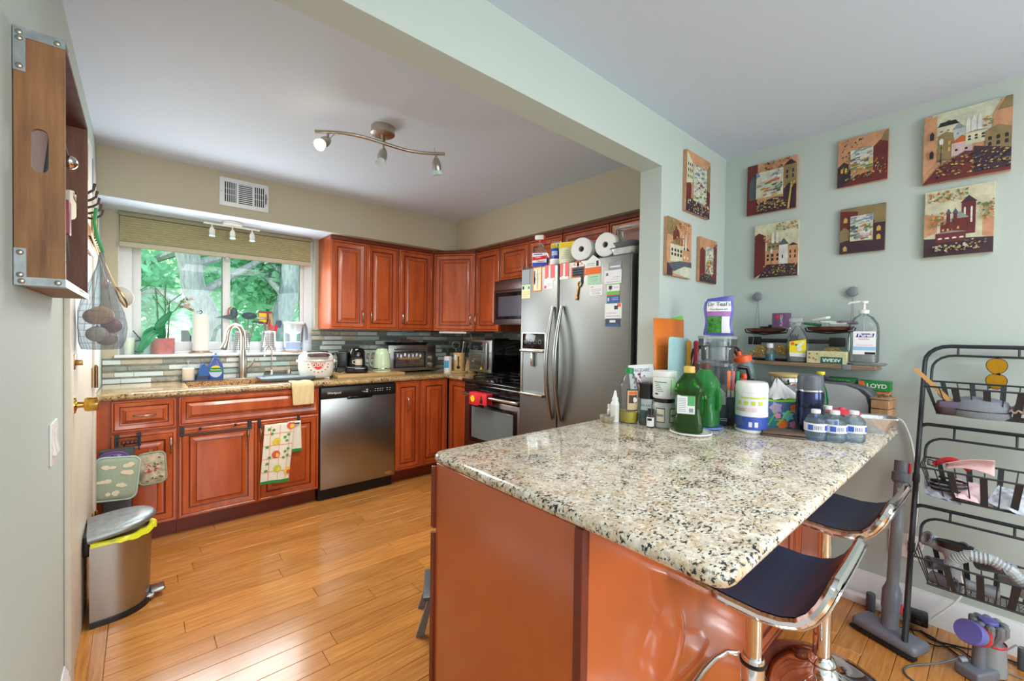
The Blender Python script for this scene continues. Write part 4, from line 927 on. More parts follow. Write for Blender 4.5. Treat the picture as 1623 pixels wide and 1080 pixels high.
# woven bowl and small bottles
t = fthing('woven_bowl', 'tiny woven basket bowl at the fridge end of the counter', 'bowl', 1.545, 1.125)
WV = mat('woven straw', (196, 184, 160), .8, bump=1, bs=160, var=.4, vs_=90)
O('bowl_body', B().lathe([(0, 0), (.022, 0), (.031, .012), (.032, .024), (.028, .026), (.026, .012), (0, .006)], 22), WV, t)
O('woven_rim', B().tube([(.031*cos(a*pi/12), .031*sin(a*pi/12), .026+.0015*(a % 2)) for a in range(24)], .003, 6, closed=True), WV, t)
t = fthing('pill_bottle', 'small white pill bottle behind the tiny woven bowl', 'bottle', 1.605, 1.150)
O('bottle_body', B().lathe([(0, 0), (.015, 0), (.016, .004), (.016, .045), (.012, .050), (.012, .052), (0, .052)], 18), M['white'], t); O('cap', B().lathe([(.0145, .052), (.0145, .068), (0, .069)], 18), M['white'], t)
b = B(); band(b, .016, .010, .036, -80, 80); O('paper_label', b, mat('rose print', (214, 190, 200), .7), t)
t = fthing('dropper_bottle', 'white squeeze bottle with a pointed nozzle cap', 'bottle', 1.577, 1.108)
O('bottle_body', B().lathe([(0, 0), (.0175, 0), (.0185, .004), (.0185, .082), (.013, .092), (0, .092)], 20), M['white'], t)
O('nozzle_cap', B().lathe([(.0135, .092), (.0135, .104), (.009, .112), (.0045, .135), (.002, .139), (0, .139)], 18), M['white'], t)
b = B(); band(b, .0185, .012, .076, -70, 70); O('paper_label', b, mat('pale print', (222, 222, 214), .6), t)
# coconut oil bottle
t = fthing('oil_bottle', 'clear oil bottle with green cap, dark label and a little yellow oil', 'bottle', 1.622, 1.068)
O('bottle_body', B().lathe([(.036, 0), (.042, .004), (.043, .02), (.043, .15), (.040, .170), (.030, .195), (.016, .212), (.0145, .222)], 26), M['clear'], t)
O('oil_fill', B().lathe([(0, .003), (.039, .004), (.041, .02), (.041, .050), (0, .050)], 24), M['oily'], t)
O('screw_cap', B().lathe([(.0175, .214), (.0175, .238), (0, .240)], 20), M['green'], t)
DL = mat('dark label', (86, 66, 52), .6)
b = B(); band(b, .043, .055, .150, -12, 62); O('paper_label', b, DL, t)
b = B(); band(b, .0435, .061, .144, -8, 58); band(b, .0440, .09, .125, 0, 48, m=1); band(b, .0440, .128, .140, 0, 48, m=2); O('label_print', b, [mat('tan label', (210, 188, 148), .7), mat('coconut brown', (90, 60, 44), .7), ORG], t)
b = B(); b.ball((.024, -.0385, .104), (.010, .003, .012), 12); O('coconut_picture', b, M['paper'], t)
# salt grinder
t = fthing('salt_jar', 'clear sea salt jar with flip-open black and white lid', 'jar', 1.645, .995)
O('jar_body', B().lathe([(.028, 0), (.031, .004), (.031, .105), (.029, .112)], 22), M['clear'], t); O('salt_fill', B().lathe([(0, .003), (.029, .004), (.029, .045), (0, .045)], 20), glass('teal grey salt', (120, 150, 150), .3, .8), t)
O('black_lid', B().lathe([(.031, .112), (.032, .118), (.030, .165), (.034, .172), (.034, .178), (0, .180)], 22), M['black'], t)
O('flip_lid', B().rbox(-.026, .026, -.003, .020, .182, .204, .003), M['white'], t, rot=(-.15, 0, 0))
text('lettering', 'SEA SALT', .013, M['ink'], t, (0, -.0316, .085), wrap=.0316)
b = B(); band(b, .031, .03, .065, -50, 50); O('paper_label', b, mat('slate label', (76, 104, 108), .7), t)
t = fthing('vitamin_bottle', 'tiny brown bottle with black cap and white label in front of the jars', 'bottle', 1.600, .948)
O('bottle_body', B().lathe([(0, 0), (.014, 0), (.015, .003), (.015, .05), (.010, .056), (0, .056)], 18), mat('brown vial', (74, 62, 56), .2), t)
O('cap', B().lathe([(.012, .056), (.012, .078), (0, .079)], 16), M['black'], t); b = B(); band(b, .015, .006, .044, -75, 75); band(b, .0154, .03, .04, -50, 20, m=1); O('paper_label', b, [M['paper'], M['ink']], t)
# two stacked jars
t = fthing('glass_jar', 'large clear jar of white coconut oil with black lid, under the white tub', 'jar', 1.655, .918)
O('jar_body', B().lathe([(0, 0), (.040, 0), (.045, .006), (.046, .09), (.042, .105), (.040, .108)], 26), glass('jar of coconut oil', (216, 222, 220), .1, .7), t)
O('black_lid', B().lathe([(.042, .106), (.042, .122), (0, .123)], 26), M['black'], t)
for a in (-42, 28):
    b = B(); band(b, .046, .025, .085, a, a+46, 8, 1); band(b, .0464, .029, .081, a+3, a+43, 8, 0); band(b, .0468, .05, .06, a+6, a+38, 6, 2); O('paper_label', b, [mat('cream label', (222, 220, 196), .7), DL, GRY], t)
t = fthing('white_tub', 'white screw-top tub with green print stacked on the clear jar', 'tub', 1.655, .918, PZ+.1235)
O('tub_body', B().lathe([(0, 0), (.044, 0), (.047, .004), (.047, .088), (.044, .09)], 28), M['white'], t); O('ribbed_lid', B().lathe([(.0475, .090), (.0475, .110), (.045, .113), (0, .113)], 40), M['white'], t)
b = B(); band(b, .047, .012, .080, -60, 75, 12, 0); band(b, .0474, .066, .070, -55, 10, 8, 1)
for k in range(5): band(b, .0474, .03+k*.007, .0325+k*.007, -50, -5-k*5, 6, 1 if k % 2 else 2)
band(b, .0474, .014, .078, 30, 33, 2, 1); band(b, .0474, .014, .078, 66, 69, 2, 1)
band(b, .0474, .016, .022, -50, -30, 4, 3); O('paper_label', b, [M['paper'], mat('print green', (70, 160, 96), .7), GRY, M['ink']], t)
# coasters / plates
def plate(label, x, y, r, m): return one('plate', B().lathe([(0, 0), (r*.9, 0), (r, .004), (r, .009), (r*.95, .009), (r*.9, .004), (0, .004)], 36), m, label, 'plate', (x, y, PZ))
plate('white round plate under the big green bottle of olive oil', 1.640, .795, .078, M['white'])
plate('blue round plate under the empty green bottle', 1.795, .800, .062, mat('periwinkle plate', (110, 134, 206), .35))
# big olive oil bottle with grip handle
def jug(name, label, x, y, z, body, fill, fillz, capm, H=.255, turn=0):
    t = fthing(name, label, 'bottle', x, y, z, turn)
    s = H/.255
    sec = [(.085, .085, .015, 0), (.104, .100, .022, .006), (.108, .102, .024, .030), (.100, .096, .022, .062), (.088, .088, .018, .075), (.088, .088, .018, .140), (.106, .100, .022, .158), (.108, .102, .024, .172), (.095, .092, .03, .192), (.060, .060, .028, .218), (.036, .036, .018, .234), (.034, .034, .017, .240)]
    O('bottle_body', B().loft([rr(a, c, r, q*s) for a, c, r, q in sec], 0, False), body, t)
    if fill:
        zz = [q for q in sec if q[3] < fillz]; O('oil_fill', B().loft([rr(a-.005, c-.005, r, max(.003, q*s)) for a, c, r, q in zz]+[rr(zz[-1][0]-.007, zz[-1][1]-.007, .02, fillz*s)], 0, True), fill, t)
    O('screw_cap', B().lathe([(.020, .234*s), (.0205, .236*s), (.0205, .256*s), (.018, .259*s), (0, .259*s)], 24), capm, t)
    O('grip_handle', B().tube([(.040, 0, .155*s), (.056, 0, .150*s), (.060, 0, .13*s), (.060, 0, .085*s), (.056, 0, .07*s), (.040, 0, .062*s)], .008, 8), body, t)
    return t
t = jug('olive_oil_bottle', 'big green bottle of olive oil with yellow cap on a white plate', 1.640, .805, PZ+.0045, M['greeng'], M['oil'], .165, mat('gold cap', (226, 190, 96), .4), .255)
b = B().box(-.042, .022, -.0455, -.0442, .076, .148, 0).box(-.039, -.008, -.046, -.0454, .08, .144, 1).box(-.004, .021, -.046, -.0454, .108, .146, 2).box(-.004, .021, -.046, -.0454, .078, .105, 1)
for k in range(8): b.box(-.037, -.011, -.0464, -.0459, .085+k*.007, .0862+k*.007, 3)
for k in range(7): b.box(.002+k*.0022, .003+k*.0022, -.0464, -.0459, .083, .098, 3)
O('nutrition_label', b, [M['white'], M['paper'], mat('label green', (90, 176, 108), .7), M['ink']], t)
jug('green_bottle', 'nearly empty green bottle with brown cap on a blue plate', 1.800, .815, PZ+.0045, glass('deep green glass', (110, 214, 130), .04, .22, 1.4, .8), M['greeng'], .05, mat('brown cap', (92, 52, 44), .5), .262, -.35)
# appliance manual and chart leaning behind
t = T('instruction_manual', 'white instruction manual leaning behind the bottles next to the refrigerator', 'booklet', (1.86, 1.085, PZ), -.12, None, (-.16, 0, -.10))
O('cover', B().box(-.145, .145, -.002, .002, 0, .245), M['paper'], t)
text('lettering', 'FRIGIDAIRE', .024, mat('print grey violet', (120, 118, 140), .7), t, (-.055, -.0024, .218))
b = B()
for k in range(34): xx = R.uniform(-.13, -.02); zz = R.uniform(.13, .20); b.box(xx, xx+.009, -.0028, -.0021, zz, zz+.009, 0 if R.random() < .8 else 1)
O('cover_print', b, [mat('print cobalt', (60, 70, 150), .7), M['red']], t)
# knife block, cutting mats, knives
t = T('cutting_mat', 'orange flexible cutting mat standing against the wall corner', 'cutting mat', (2.045, 1.105, PZ), 0, None, (-.03, 0, 0))
O('mat_sheet', B().surf(lambda u, v: (-.145+.30*u, -.012*sin(pi*u), .47*v), 12, 2), mat('orange mat', (240, 130, 48), .45), t, solid=.002)
t = T('cutting_mat', 'green flexible cutting mat just showing above the orange one', 'cutting mat', (2.09, 1.118, PZ), 0, None, (-.02, 0, 0))
O('mat_sheet', B().ext([(-.115, 0), (.12, 0), (.12, .495), (-.02, .475), (-.115, .46)], 'y', 0, .002), mat('lime mat', (120, 214, 110), .5), t)
t = T('cutting_board', 'pale aqua cutting board with a hang hole leaning before the orange mat', 'cutting board', (1.985, 1.03, PZ), 0, None, (-.02, .05, 0))
b = B(); b.ext([(x, z) for x, z in rrect(-.10, .10, .0, .375, .018)], 'y', -.003, .003); O('board', b, mat('aqua board', (178, 220, 220), .45), t)
O('hang_hole', B().lathe([(0, 0), (.009, 0), (.009, .0006), (0, .0006)], 16, sy=1.6), M['greyd'], t, loc=(.075, -.0031, .325), rot=(pi/2, 0, 0))
kb_ = T('knife_block', 'light wooden knife block behind the green bottles', 'knife block', (2.10, 1.03, PZ), -.35, None)
O('block', B().ext([(-.06, 0), (.06, 0), (.06, .17), (-.045, .215)], 'x', -.055, .055), M['wood'], kb_)
def knife(label, x, y, z, m, L=.12, blade=0, tilt=0, par=None, name='knife'):
    t = T(name, label, 'knife', (x, y, z), -.9, None, (tilt, tilt*.5, face(x, y)))
    O('grip', B().loft([rr(.018, .014, .005, 0), rr(.022, .016, .006, L*.25), rr(.019, .015, .006, L*.6), rr(.024, .016, .007, L*.95), rr(.012, .010, .004, L)]), m, t)
    O('bolster', B().loft([rr(.014, .006, .002, -.03), rr(.016, .008, .003, 0)]), M['steel'], t); return t
knife('knife with an orange-yellow handle standing in the wooden block', 2.055, 1.015, PZ+.215, mat('amber handle', (244, 158, 30), .4), .145)
knife('knife with a raspberry red handle standing in the wooden block', 2.110, 1.005, PZ+.215, mat('raspberry handle', (216, 60, 84), .4), .145)
t = T('spatula', 'pale grey spatula blade between the knives and the wire frame', 'spatula', (2.165, 1.01, PZ+.17), face(2.2, 1.0), None, (0, .35, face(2.2, 1.0)))
O('blade', B().ext([(-.02, 0), (.02, 0), (.03, .09), (.022, .125), (-.012, .10)], 'y', -.002, .002), mat('pale grey rubber', (178, 186, 194), .5), t); O('shaft', B().box(-.006, .006, -.003, .003, -.06, .01), M['grey'], t)
t = T('spatula', 'grey angled scraper standing behind the aqua board', 'spatula', (2.10, 1.085, PZ+.22), 0, None, (0, .1, -.8))
O('blade', B().ext([(-.035, 0), (.035, 0), (.035, .10), (.0, .155), (-.035, .12)], 'y', -.002, .002), mat('cool grey rubber', (160, 166, 176), .5), t); O('shaft', B().box(-.006, .006, -.003, .003, -.06, .01), M['grey'], t)
# juicer / food processor stack with bag on top
fp = fthing('food_processor', 'clear food processor bowl and jug stack behind the knife sets', 'food processor', 2.03, .865)
O('motor_base', B().loft([rr(.17, .16, .04, 0), rr(.17, .16, .04, .06), rr(.13, .13, .04, .10)]), M['greyd'], fp)
O('work_bowl', B().lathe([(.055, .10), (.070, .105), (.084, .17), (.088, .245), (.092, .248), (.092, .256), (.086, .258)], 32, cap=False), M['smoke'], fp)
O('bowl_lid', B().lathe([(.094, .254), (.094, .264), (.06, .268), (.0, .268)], 32), M['clear'], fp)
O('blade_shaft', B().lathe([(.012, .10), (.012, .24), (0, .245)], 12).rbox(-.05, .05, -.012, .012, .13, .136, .002), M['greyd'], fp)
O('bowl_handle', B().tube([(.085, 0, .245), (.125, 0, .24), (.135, 0, .20), (.125, 0, .14), (.088, 0, .13)], .010, 8), M['black'], fp)
O('upper_jug', B().lathe([(.062, .270), (.068, .274), (.070, .335), (.082, .340), (.082, .372)], 32, cap=False), M['smoke'], fp)
O('inner_cup', B().lathe([(.036, .272), (.038, .36)], 20, cap=False), M['clearm'], fp)
O('upper_lid', B().lathe([(.084, .372), (.085, .384), (.03, .388), (0, .388)], 32), M['clearm'], fp)
bgt = fthing('bath_salt_bag', 'white and violet bag of bath salts standing on the food processor', 'bag', 2.035, .865, PZ+.389, .05)
def bagf(u, v, s):
    w_ = .060+.004*cos(v*9); th_ = .022*sin(pi*min(1, max(0, (1-v)*.92+.08)))*(1-abs(2*u-1)**3)
    return ((2*u-1)*w_+(.006 if v > .85 else 0)*(v-.85)*8, s*th_, v*.178+.008*(v > .9)*(2*u-1)*1.0)
b = B(); b.surf(lambda u, v: bagf(u, v, -1), 14, 16); b.surf(lambda u, v: bagf(u, v, 1), 14, 16)
VB = mat('violet foil', (88, 88, 170), .35)
O('pouch', b, VB, bgt, ang=70)
b = B(); b.surf(lambda u, v: tuple(Vector(bagf(.10+.8*u, .62+.26*v, -1))+Vector((0, -.0012, 0))), 10, 6, 0)
b.surf(lambda u, v: tuple(Vector(bagf(.10+.8*u, .50+.11*v, -1))+Vector((0, -.0012, 0))), 10, 4, 1)
b.surf(lambda u, v: tuple(Vector(bagf(.10+.50*u, .06+.43*v, -1))+Vector((0, -.0012, 0))), 10, 6, 2); b.surf(lambda u, v: tuple(Vector(bagf(.61+.29*u, .06+.43*v, -1))+Vector((0, -.0012, 0))), 6, 6, 0)
O('bag_print', b, [M['paper'], mat('orchid print', (170, 110, 180), .5), mat('herb print', (84, 176, 64), .6, var=.8, vs_=55, col2=(24, 60, 30))], bgt, ang=70)
text('lettering', "Dr Teal's", .026, M['ink'], bgt, (0, -.0215, .143)); text('lettering', 'Pure Epsom Salt', .0115, M['ink'], bgt, (0, -.0235, .120))
# wire grill frame behind
t = T('grill_stand', 'black curved wire stand with copper mesh standing behind the food processor', 'rack', (2.34, 1.00, PZ), face(2.34, 1.0))
for dx_ in (0, .02): O('frame_hoop', B().tube([(-.145+dx_, dx_, 0), (-.14+dx_, dx_, .20), (-.115+dx_, dx_, .31), (-.07+dx_, dx_, .345), (.06-dx_, dx_, .345), (.10-dx_, dx_, .32), (.15-dx_, dx_, .22), (.165-dx_, dx_, 0)], .007, 8), M['black'], t)
b = B()
for k in range(12): b.tube([(-.11+k*.021, .01, .0), (-.11+k*.021, .01, .32)], .0022, 4)
for k in range(10): b.tube([(-.12, .012, .04+k*.03), (.13, .012, .04+k*.03)], .0015, 4)
o = O('mesh_bars', b, mat('copper wire', (190, 120, 80), .4, .6), t); o['kind'] = 'stuff'
# knife sets in cases
t = fthing('knife_case', 'tall clear-topped dark case with two white stripes beside the green bottle', 'case', 1.895, .790, PZ, .1)
O('case_base', B().rbox(-.026, .026, -.022, .022, 0, .085, .003), mat('navy card', (48, 54, 74), .5), t); O('clear_top', B().rbox(-.024, .024, -.020, .020, .086, .175, .004), M['clear'], t)
for z in (.022, .030): O('white_stripe', B().box(-.014, .026, -.0228, -.0218, z, z+.002), M['white'], t)
O('insert_card', B().ext([(-.015, .087), (.020, .087), (.020, .14), (-.010, .17)], 'y', -.002, .002), mat('pale insert', (206, 214, 206), .6, var=.3, vs_=40), t)
t = fthing('knife_holder', 'black knife holder with coloured knives between the case and the white canister', 'knife block', 1.935, .752, PZ, .05)
O('holder_body', B().rbox(-.029, .029, -.025, .025, 0, .118, .003), mat('navy card', (48, 54, 74), .5), t)
KP = 'small bright-handled knives in the black holder'
for k, (c, nm) in enumerate(((mat('coral handle', (244, 130, 80), .4), 'coral'), (mat('rose handle', (206, 110, 124), .4), 'rose'), (M['green'], 'green'))):
    a = face(1.935, .752); dx_ = -.019+k*.017
    o = knife(nm+' handled small knife standing in the black holder', 1.935+dx_*cos(a), .752+dx_*sin(a), PZ+.150, c, .085); o['group'] = KP
    for chd in o.children:
        if chd.name.startswith('grip'): chd.scale = (.62, .8, 1)
# scissors behind the canister
t = fthing('scissors', 'black and red scissor handles rising behind the white canister', 'scissors', 2.02, .735, PZ+.115)
for s, m_ in ((-1, M['black']), (1, M['black'])):
    O('finger_loop', B().tube([(s*.017+.016*cos(a)*1.0, 0, .055+.030*sin(a)) for a in [2*pi*k/16 for k in range(16)]], .0045, 8, closed=True), m_, t, rot=(0, s*.15, 0))
    O('loop_lining', B().tube([(s*.017+.011*cos(a)*1.0, 0, .055+.025*sin(a)) for a in [2*pi*k/16 for k in range(16)]], .0022, 6, closed=True), M['red'], t, rot=(0, s*.15, 0))
O('blades', B().box(-.006, .006, -.002, .002, -.10, .03), M['steel'], t)
# wipes canister
t = fthing('wipes_canister', 'large white and blue canister of wipes in front of the scissors', 'canister', 1.872, .657)
O('canister_body', B().lathe([(0, 0), (.054, 0), (.058, .004), (.058, .16), (.057, .162)], 36), M['white'], t); O('canister_lid', B().lathe([(.0595, .162), (.0595, .185), (.055, .200), (.05, .202), (0, .202)], 36), M['white'], t)
b = B(); band(b, .058, .012, .156, -85, 85, 18, 0); band(b, .0584, .014, .066, -85, 85, 18, 1); band(b, .0588, .066, .084, -40, 85, 12, 4); band(b, .0588, .086, .102, -80, 20, 12, 2); band(b, .0588, .138, .144, -40, 60, 12, 3)
for k in range(4): band(b, .0590, .112, .128, -50+k*25, -36+k*25, 3, 3)
for k in range(8): band(b, .0592, .088+k*.0062 if k < 2 else .020+k*.0055, .0898+k*.0062 if k < 2 else .022+k*.0055, -60, -20-k*2, 5, 5)
band(b, .0592, .026, .046, -8, 4, 4, 0); band(b, .0592, .026, .046, 12, 24, 4, 0); band(b, .0592, .013, .026, -85, -62, 4, 6)
O('paper_label', b, [mat('label pale', (226, 230, 236), .5), mat('label blue', (58, 86, 180), .5), mat('label rose', (232, 206, 202), .6), mat('label lime', (200, 210, 70), .6), M['paper'], GRY, M['yellow']], t)
# sports bottles
def sport(label, x, y, z, lean, w_=.037, H=.19):
    t = fthing('sports_bottle', label, 'water bottle', x, y, z); t.rotation_euler = (0, lean, face(x, y))
    O('bottle_body', B().lathe([(0, 0), (w_, 0), (w_, H*.75), (w_*.9, H)], 24), glass('sage bottle', (150, 172, 172), .15, .55), t)
    b = B(); band(b, w_, H*.3, H*.7, -35, 35); O('leaf_print', b, mat('dark teal print', (40, 86, 90), .6, var=.9, vs_=45, col2=(190, 204, 200)), t)
    O('orange_lid', B().lathe([(w_*1.05, H), (w_*1.08, H+.008), (w_*1.05, H+.030), (w_*.8, H+.036), (0, H+.037)], 24), M['orange'], t)
    O('spout', B().lathe([(.012, H+.036), (.010, H+.058), (0, H+.06)], 12, c=(-.008, 0, 0)), M['orange'], t); O('flip_tab', B().rbox(.012, .040, -.012, .012, H+.018, H+.034, .005), M['orange'], t); return t
sport('tall sports bottle with orange lid leaning to the right against the shelf', 2.315, .800, PZ+.06, .26-.52, .040, .20)
sport('shorter sports bottle with orange lid just behind the white canister', 2.16, .785, PZ, 0, .040, .150)
t = one('navy_box', B().rbox(-.045, .045, -.04, .04, 0, .27, .003), mat('slate blue card', (66, 88, 122), .6), 'tall slate blue box behind the leaning sports bottle', 'box', (2.50, .995, PZ), face(2.5, 1.0)+.2)
# tissue box
t = fthing('tissue_box', 'tissue box with bright flower print and a white tissue pulled up', 'tissue box', 2.060, .612, PZ, .22)
fm = mat('floral base', (70, 110, 150), .6)
O('box_body', B().rbox(-.060, .060, -.055, .055, 0, .118, .002), fm, t)
b = B(); LM = mat('lime edge', (150, 214, 60), .6)
def blob(b, cx, cz, r, m, n=8, wob=.3, plane='f'):
    pts = []
    for k in range(n*2): a = 2*pi*k/(n*2); q = r*(1+wob*(k % 2)); pts.append((cx+q*cos(a), -.0558-.0003*m, cz+q*sin(a)))
    b.poly(pts, m)
blob(b, -.025, .088, .018, 0, 5, .5); blob(b, .018, .058, .016, 1, 6, .6); blob(b, -.040, .03, .022, 2, 8, .1); blob(b, .045, .09, .017, 3, 6, .3); blob(b, .0, .022, .018, 3, 7, .2); blob(b, .04, .022, .013, 4, 6, .3); blob(b, -.018, .056, .010, 4, 5, .4)
O('flower_print', b, [mat('lilac', (190, 160, 214), .6), mat('aqua', (120, 214, 214), .6), mat('teal print', (40, 130, 140), .6), mat('tangerine', (240, 120, 50), .6), mat('pinkish', (236, 150, 190), .6)], t)
b = B()
for pts in ([(-.055, 0, .01), (-.03, 0, .06), (-.025, 0, .10)], [(-.02, 0, .015), (.005, 0, .05), (.02, 0, .075), (.05, 0, .08)], [(-.005, 0, .04), (-.03, 0, .035)]): b.tube([(x, -.0562, z) for x, y, z in pts], .0022, 5)
for z in (.001, .115): b.box(-.06, .06, -.0565, -.0550, z, z+.003)
b.box(-.0605, -.057, -.0565, -.055, 0, .118); b.box(.057, .0605, -.0565, -.055, 0, .118); b.box(-.06, .06, -.055, .055, .1178, .1192)
O('lime_trim', b, LM, t)
def tis(u, v): a = 2*pi*u; r_q = (.004+.046*v**.9)*(1+.45*sin(3*a+1)*v+.28*sin(7*a+v*2)*v); return (r_q*cos(a)*1.15-.012*(1-v), r_q*sin(a)*.7, .119+.078*(1-v)**1.0*(1+.15*sin(4*a))+.010*v*abs(sin(5*a)))
O('tissue', B().surf(tis, 36, 10), M['paper'], t, ang=80)
t = fthing('wallet', 'brown leather wallet lying in front of the tissue box', 'wallet', 1.885, .548, PZ, .12)
LE = mat('brown leather', (104, 82, 70), .6, bump=.4, bs=120)
O('back_cover', B().rbox(-.072, .072, -.045, .045, 0, .009, .004, 2), LE, t); O('front_cover', B().rbox(-.070, .072, -.044, .045, .0095, .020, .004, 2), LE, t, rot=(0, -.02, 0))
O('inner_card', B().box(-.066, .070, -.0455, .04, .0088, .0100), M['ink'], t)
# glass storage jar with wooden lid
t = fthing('storage_jar', 'round glass jar with wooden lid, clamp and pale blue sachets inside', 'jar', 2.285, .655)
O('jar_body', B().lathe([(0, 0), (.068, 0), (.080, .012), (.086, .06), (.080, .12), (.066, .150), (.060, .158), (.060, .200)], 34), M['clear'], t)
O('metal_band', B().lathe([(.0615, .165), (.063, .168), (.063, .196), (.0615, .199)], 34, cap=False), M['chrome'], t)
O('wooden_lid', B().lathe([(0, .201), (.070, .201), (.072, .204), (.072, .214), (0, .216)], 34), mat('bamboo lid', (206, 178, 120), .5), t)
O('clamp', B().rbox(-.036, -.020, -.070, -.056, .13, .175, .003), M['chrome'], t)
for k in range(14):
    a = R.uniform(0, 6.28); q = R.uniform(.01, .045)
    O('sachet', B().rbox(-.022, .022, -.014, .014, -.003, .003, .002, 1), mat('pale blue sachet', (196, 214, 234), .6), t, loc=(q*cos(a), q*sin(a), .02+k*.0085), rot=(R.uniform(-1, 1), R.uniform(-1, 1), a))
# thermos
t = fthing('thermos', 'tall dark blue steel thermos flask with grey screw cup', 'thermos', 2.005, .490)
TB = mat('midnight steel', (58, 62, 92), .18, .85)
O('flask_body', B().lathe([(0, 0), (.045, 0), (.047, .006), (.047, .105), (.0455, .109), (.047, .113), (.047, .165), (.045, .172), (0, .172)], 36), TB, t)
O('screw_cup', B().lathe([(.0455, .173), (.046, .178), (.043, .228), (.040, .236), (.038, .238), (0, .238)], 36), M['greyd'], t)
O('cup_ring', B().lathe([(.0464, .172), (.0474, .175), (.0464, .178)], 36, cap=False), M['chrome'], t)
# slim green bottle
t = fthing('slim_green_bottle', 'slim green glass bottle with yellow cap behind the thermos', 'bottle', 2.30, .523)
O('bottle_body', B().lathe([(0, 0), (.030, 0), (.031, .005), (.031, .11), (.024, .15), (.013, .18), (.0115, .222)], 22), glass('emerald glass', (30, 150, 80), .04, .3), t)
O('yellow_cap', B().lathe([(.013, .218), (.0155, .222), (.0155, .232), (0, .233)], 18), M['yellow'], t); b = B(); band(b, .031, .03, .08, -60, 60); O('paper_label', b, mat('teal label', (60, 170, 150), .6), t)
# water bottles
def wbottle(label, x, y, a=0):
    t = fthing('water_bottle', label, 'water bottle', x, y, PZ, a, 'small clear water bottles on the counter')
    O('bottle_body', B().lathe([(.020, .003), (.030, 0), (.035, .006), (.036, .025), (.034, .03), (.036, .035), (.036, .067), (.034, .070), (.035, .074), (.028, .088), (.014, .100), (.0125, .106)], 24), M['water'], t)
    O('water_fill', B().lathe([(0, .004), (.032, .006), (.0335, .025), (.0335, .068), (.030, .078), (0, .078)], 22), glass('still water', (232, 242, 248), .02, .10, 1.2, .5), t)
    O('screw_cap', B().lathe([(.0150, .101), (.0150, .113), (.013, .115), (0, .115)], 20), M['white'], t)
    b = B(); band(b, .036, .036, .066, -110, 110, 16, 0, .0008); band(b, .0366, .041, .060, -38, -10, 4, 1, .0008); band(b, .0366, .041, .060, 48, 74, 4, 1, .0008)
    for k in range(5): band(b, .0366, .043, .058, -4+k*8, 0+k*8, 2, 2, .0008)
    O('paper_label', b, [M['paper'], mat('label cobalt', (64, 96, 196), .6), mat('label slate', (120, 130, 160), .6)], t); return t
wbottle('leftmost clear water bottle at the front, beside the thermos', 1.912, .447)
wbottle('middle clear water bottle in the front row', 1.940, .394, .3)
wbottle('rightmost clear water bottle beside the foil tray', 1.997, .348, .2)
wbottle('clear water bottle tucked behind the front row', 2.055, .442, -.2)
t = fthing('glass_bowl', 'small glass bowl with a red rubber lid behind the water bottles', 'bowl', 2.205, .425)
O('bowl_body', B().lathe([(0, 0), (.040, 0), (.055, .02), (.060, .072)], 30), M['clear'], t); O('rubber_lid', B().lathe([(.064, .072), (.066, .076), (.055, .082), (.012, .088), (.010, .094), (0, .095)], 30), mat('coral red rubber', (226, 70, 88), .5), t)
# toaster
t = T('toaster', 'long-slot grey and steel toaster behind the bottles, lever to the right', 'toaster', (2.53, .350, PZ), pi/2)   # local x runs along +y
L_ = .40
def tsec(o): return [(o, .012), (o, .085), (o+.012, .122), (o+.04, .150), (o+.085, .165), (L_-.05-o, .172), (L_-o*1.0, .172), (L_-o, .012)]
O('front_panel', B().ext(tsec(.028), 'y', .066, .078), mat('satin steel', (206, 206, 208), .42, .55), t)
O('back_panel', B().ext(tsec(.028), 'y', -.078, -.066), M['steel'], t)
O('shell', B().ext(tsec(.0), 'y', -.064, .064), M['greyd'], t)
O('shell_edge', B().tube([(x, .066, z) for x, z in tsec(.006)[:7]], .010, 8), M['greyd'], t)
O('top_plate', B().rbox(.10, L_-.02, -.05, .05, .170, .176, .002), M['steel'], t)
for yy in (-.022, .022): O('bread_slot', B().box(.11, L_-.04, yy-.012, yy+.012, .1755, .1768), M['black'], t)
O('lever', B().rbox(-.040, .004, -.022, .022, .116, .130, .006, 3), M['black'], t)
for xx in (.05, L_-.05): O('foot', B().box(xx-.02, xx+.02, -.06, .06, 0, .014), M['black'], t)
# foil tray
t = fthing('foil_tray', 'rectangular crumpled foil tray at the counter edge', 'tray', 2.262, .352, PZ, .25)
def fring(w_, d, z, j=0): return [(x+R.uniform(-j, j), y+R.uniform(-j, j), z+R.uniform(-j, j)) for x, y, _ in rr(w_, d, .02, 0, 5)]
O('tray_walls', B().loft([fring(.125, .06, .002), fring(.145, .075, .03, .002), fring(.165, .09, .062, .002), fring(.185, .108, .066, .0015), fring(.187, .110, .062, .001)], 0, False), M['foil'], t, ang=25)
O('tray_floor', B().loft([fring(.125, .06, .001), fring(.125, .06, .0025)]), M['foil'], t)
# tea boxes and wooden box at the wall
def teabox(name, label, x, y, z, sx, sy, sz, m, side=None, word=None, rz=0, tilt=0):
    t = T(name, label, 'tea box', (x, y, z), -pi/2+rz); O('carton', B().rbox(-sx/2, sx/2, -sy/2, sy/2, 0, sz, .0015, 1), m, t)
    if side: O('side_panel', B().ext([(-sx/2, .001), (-sx*.22, .001), (-sx*.34, sz-.001), (-sx/2, sz-.001)], 'y', -sy/2-.0012, -sy/2), side, t)
    if word: text('lettering', word, sz*.62, M['white'], t, (sx*.08, -sy/2-.0014, sz*.5), bold=.0008)
    return t
GT = mat('tea green', (32, 140, 66), .55)
teabox('carton', 'tall orange carton under the green tea box against the wall', 2.66, .385, PZ, .11, .07, .135, mat('orange carton', (224, 132, 84), .6))
teabox('tea_box', 'green tea box with an orange corner on top of the orange carton', 2.655, .385, PZ+.1355, .115, .07, .045, GT, ORG, 'LOYD')
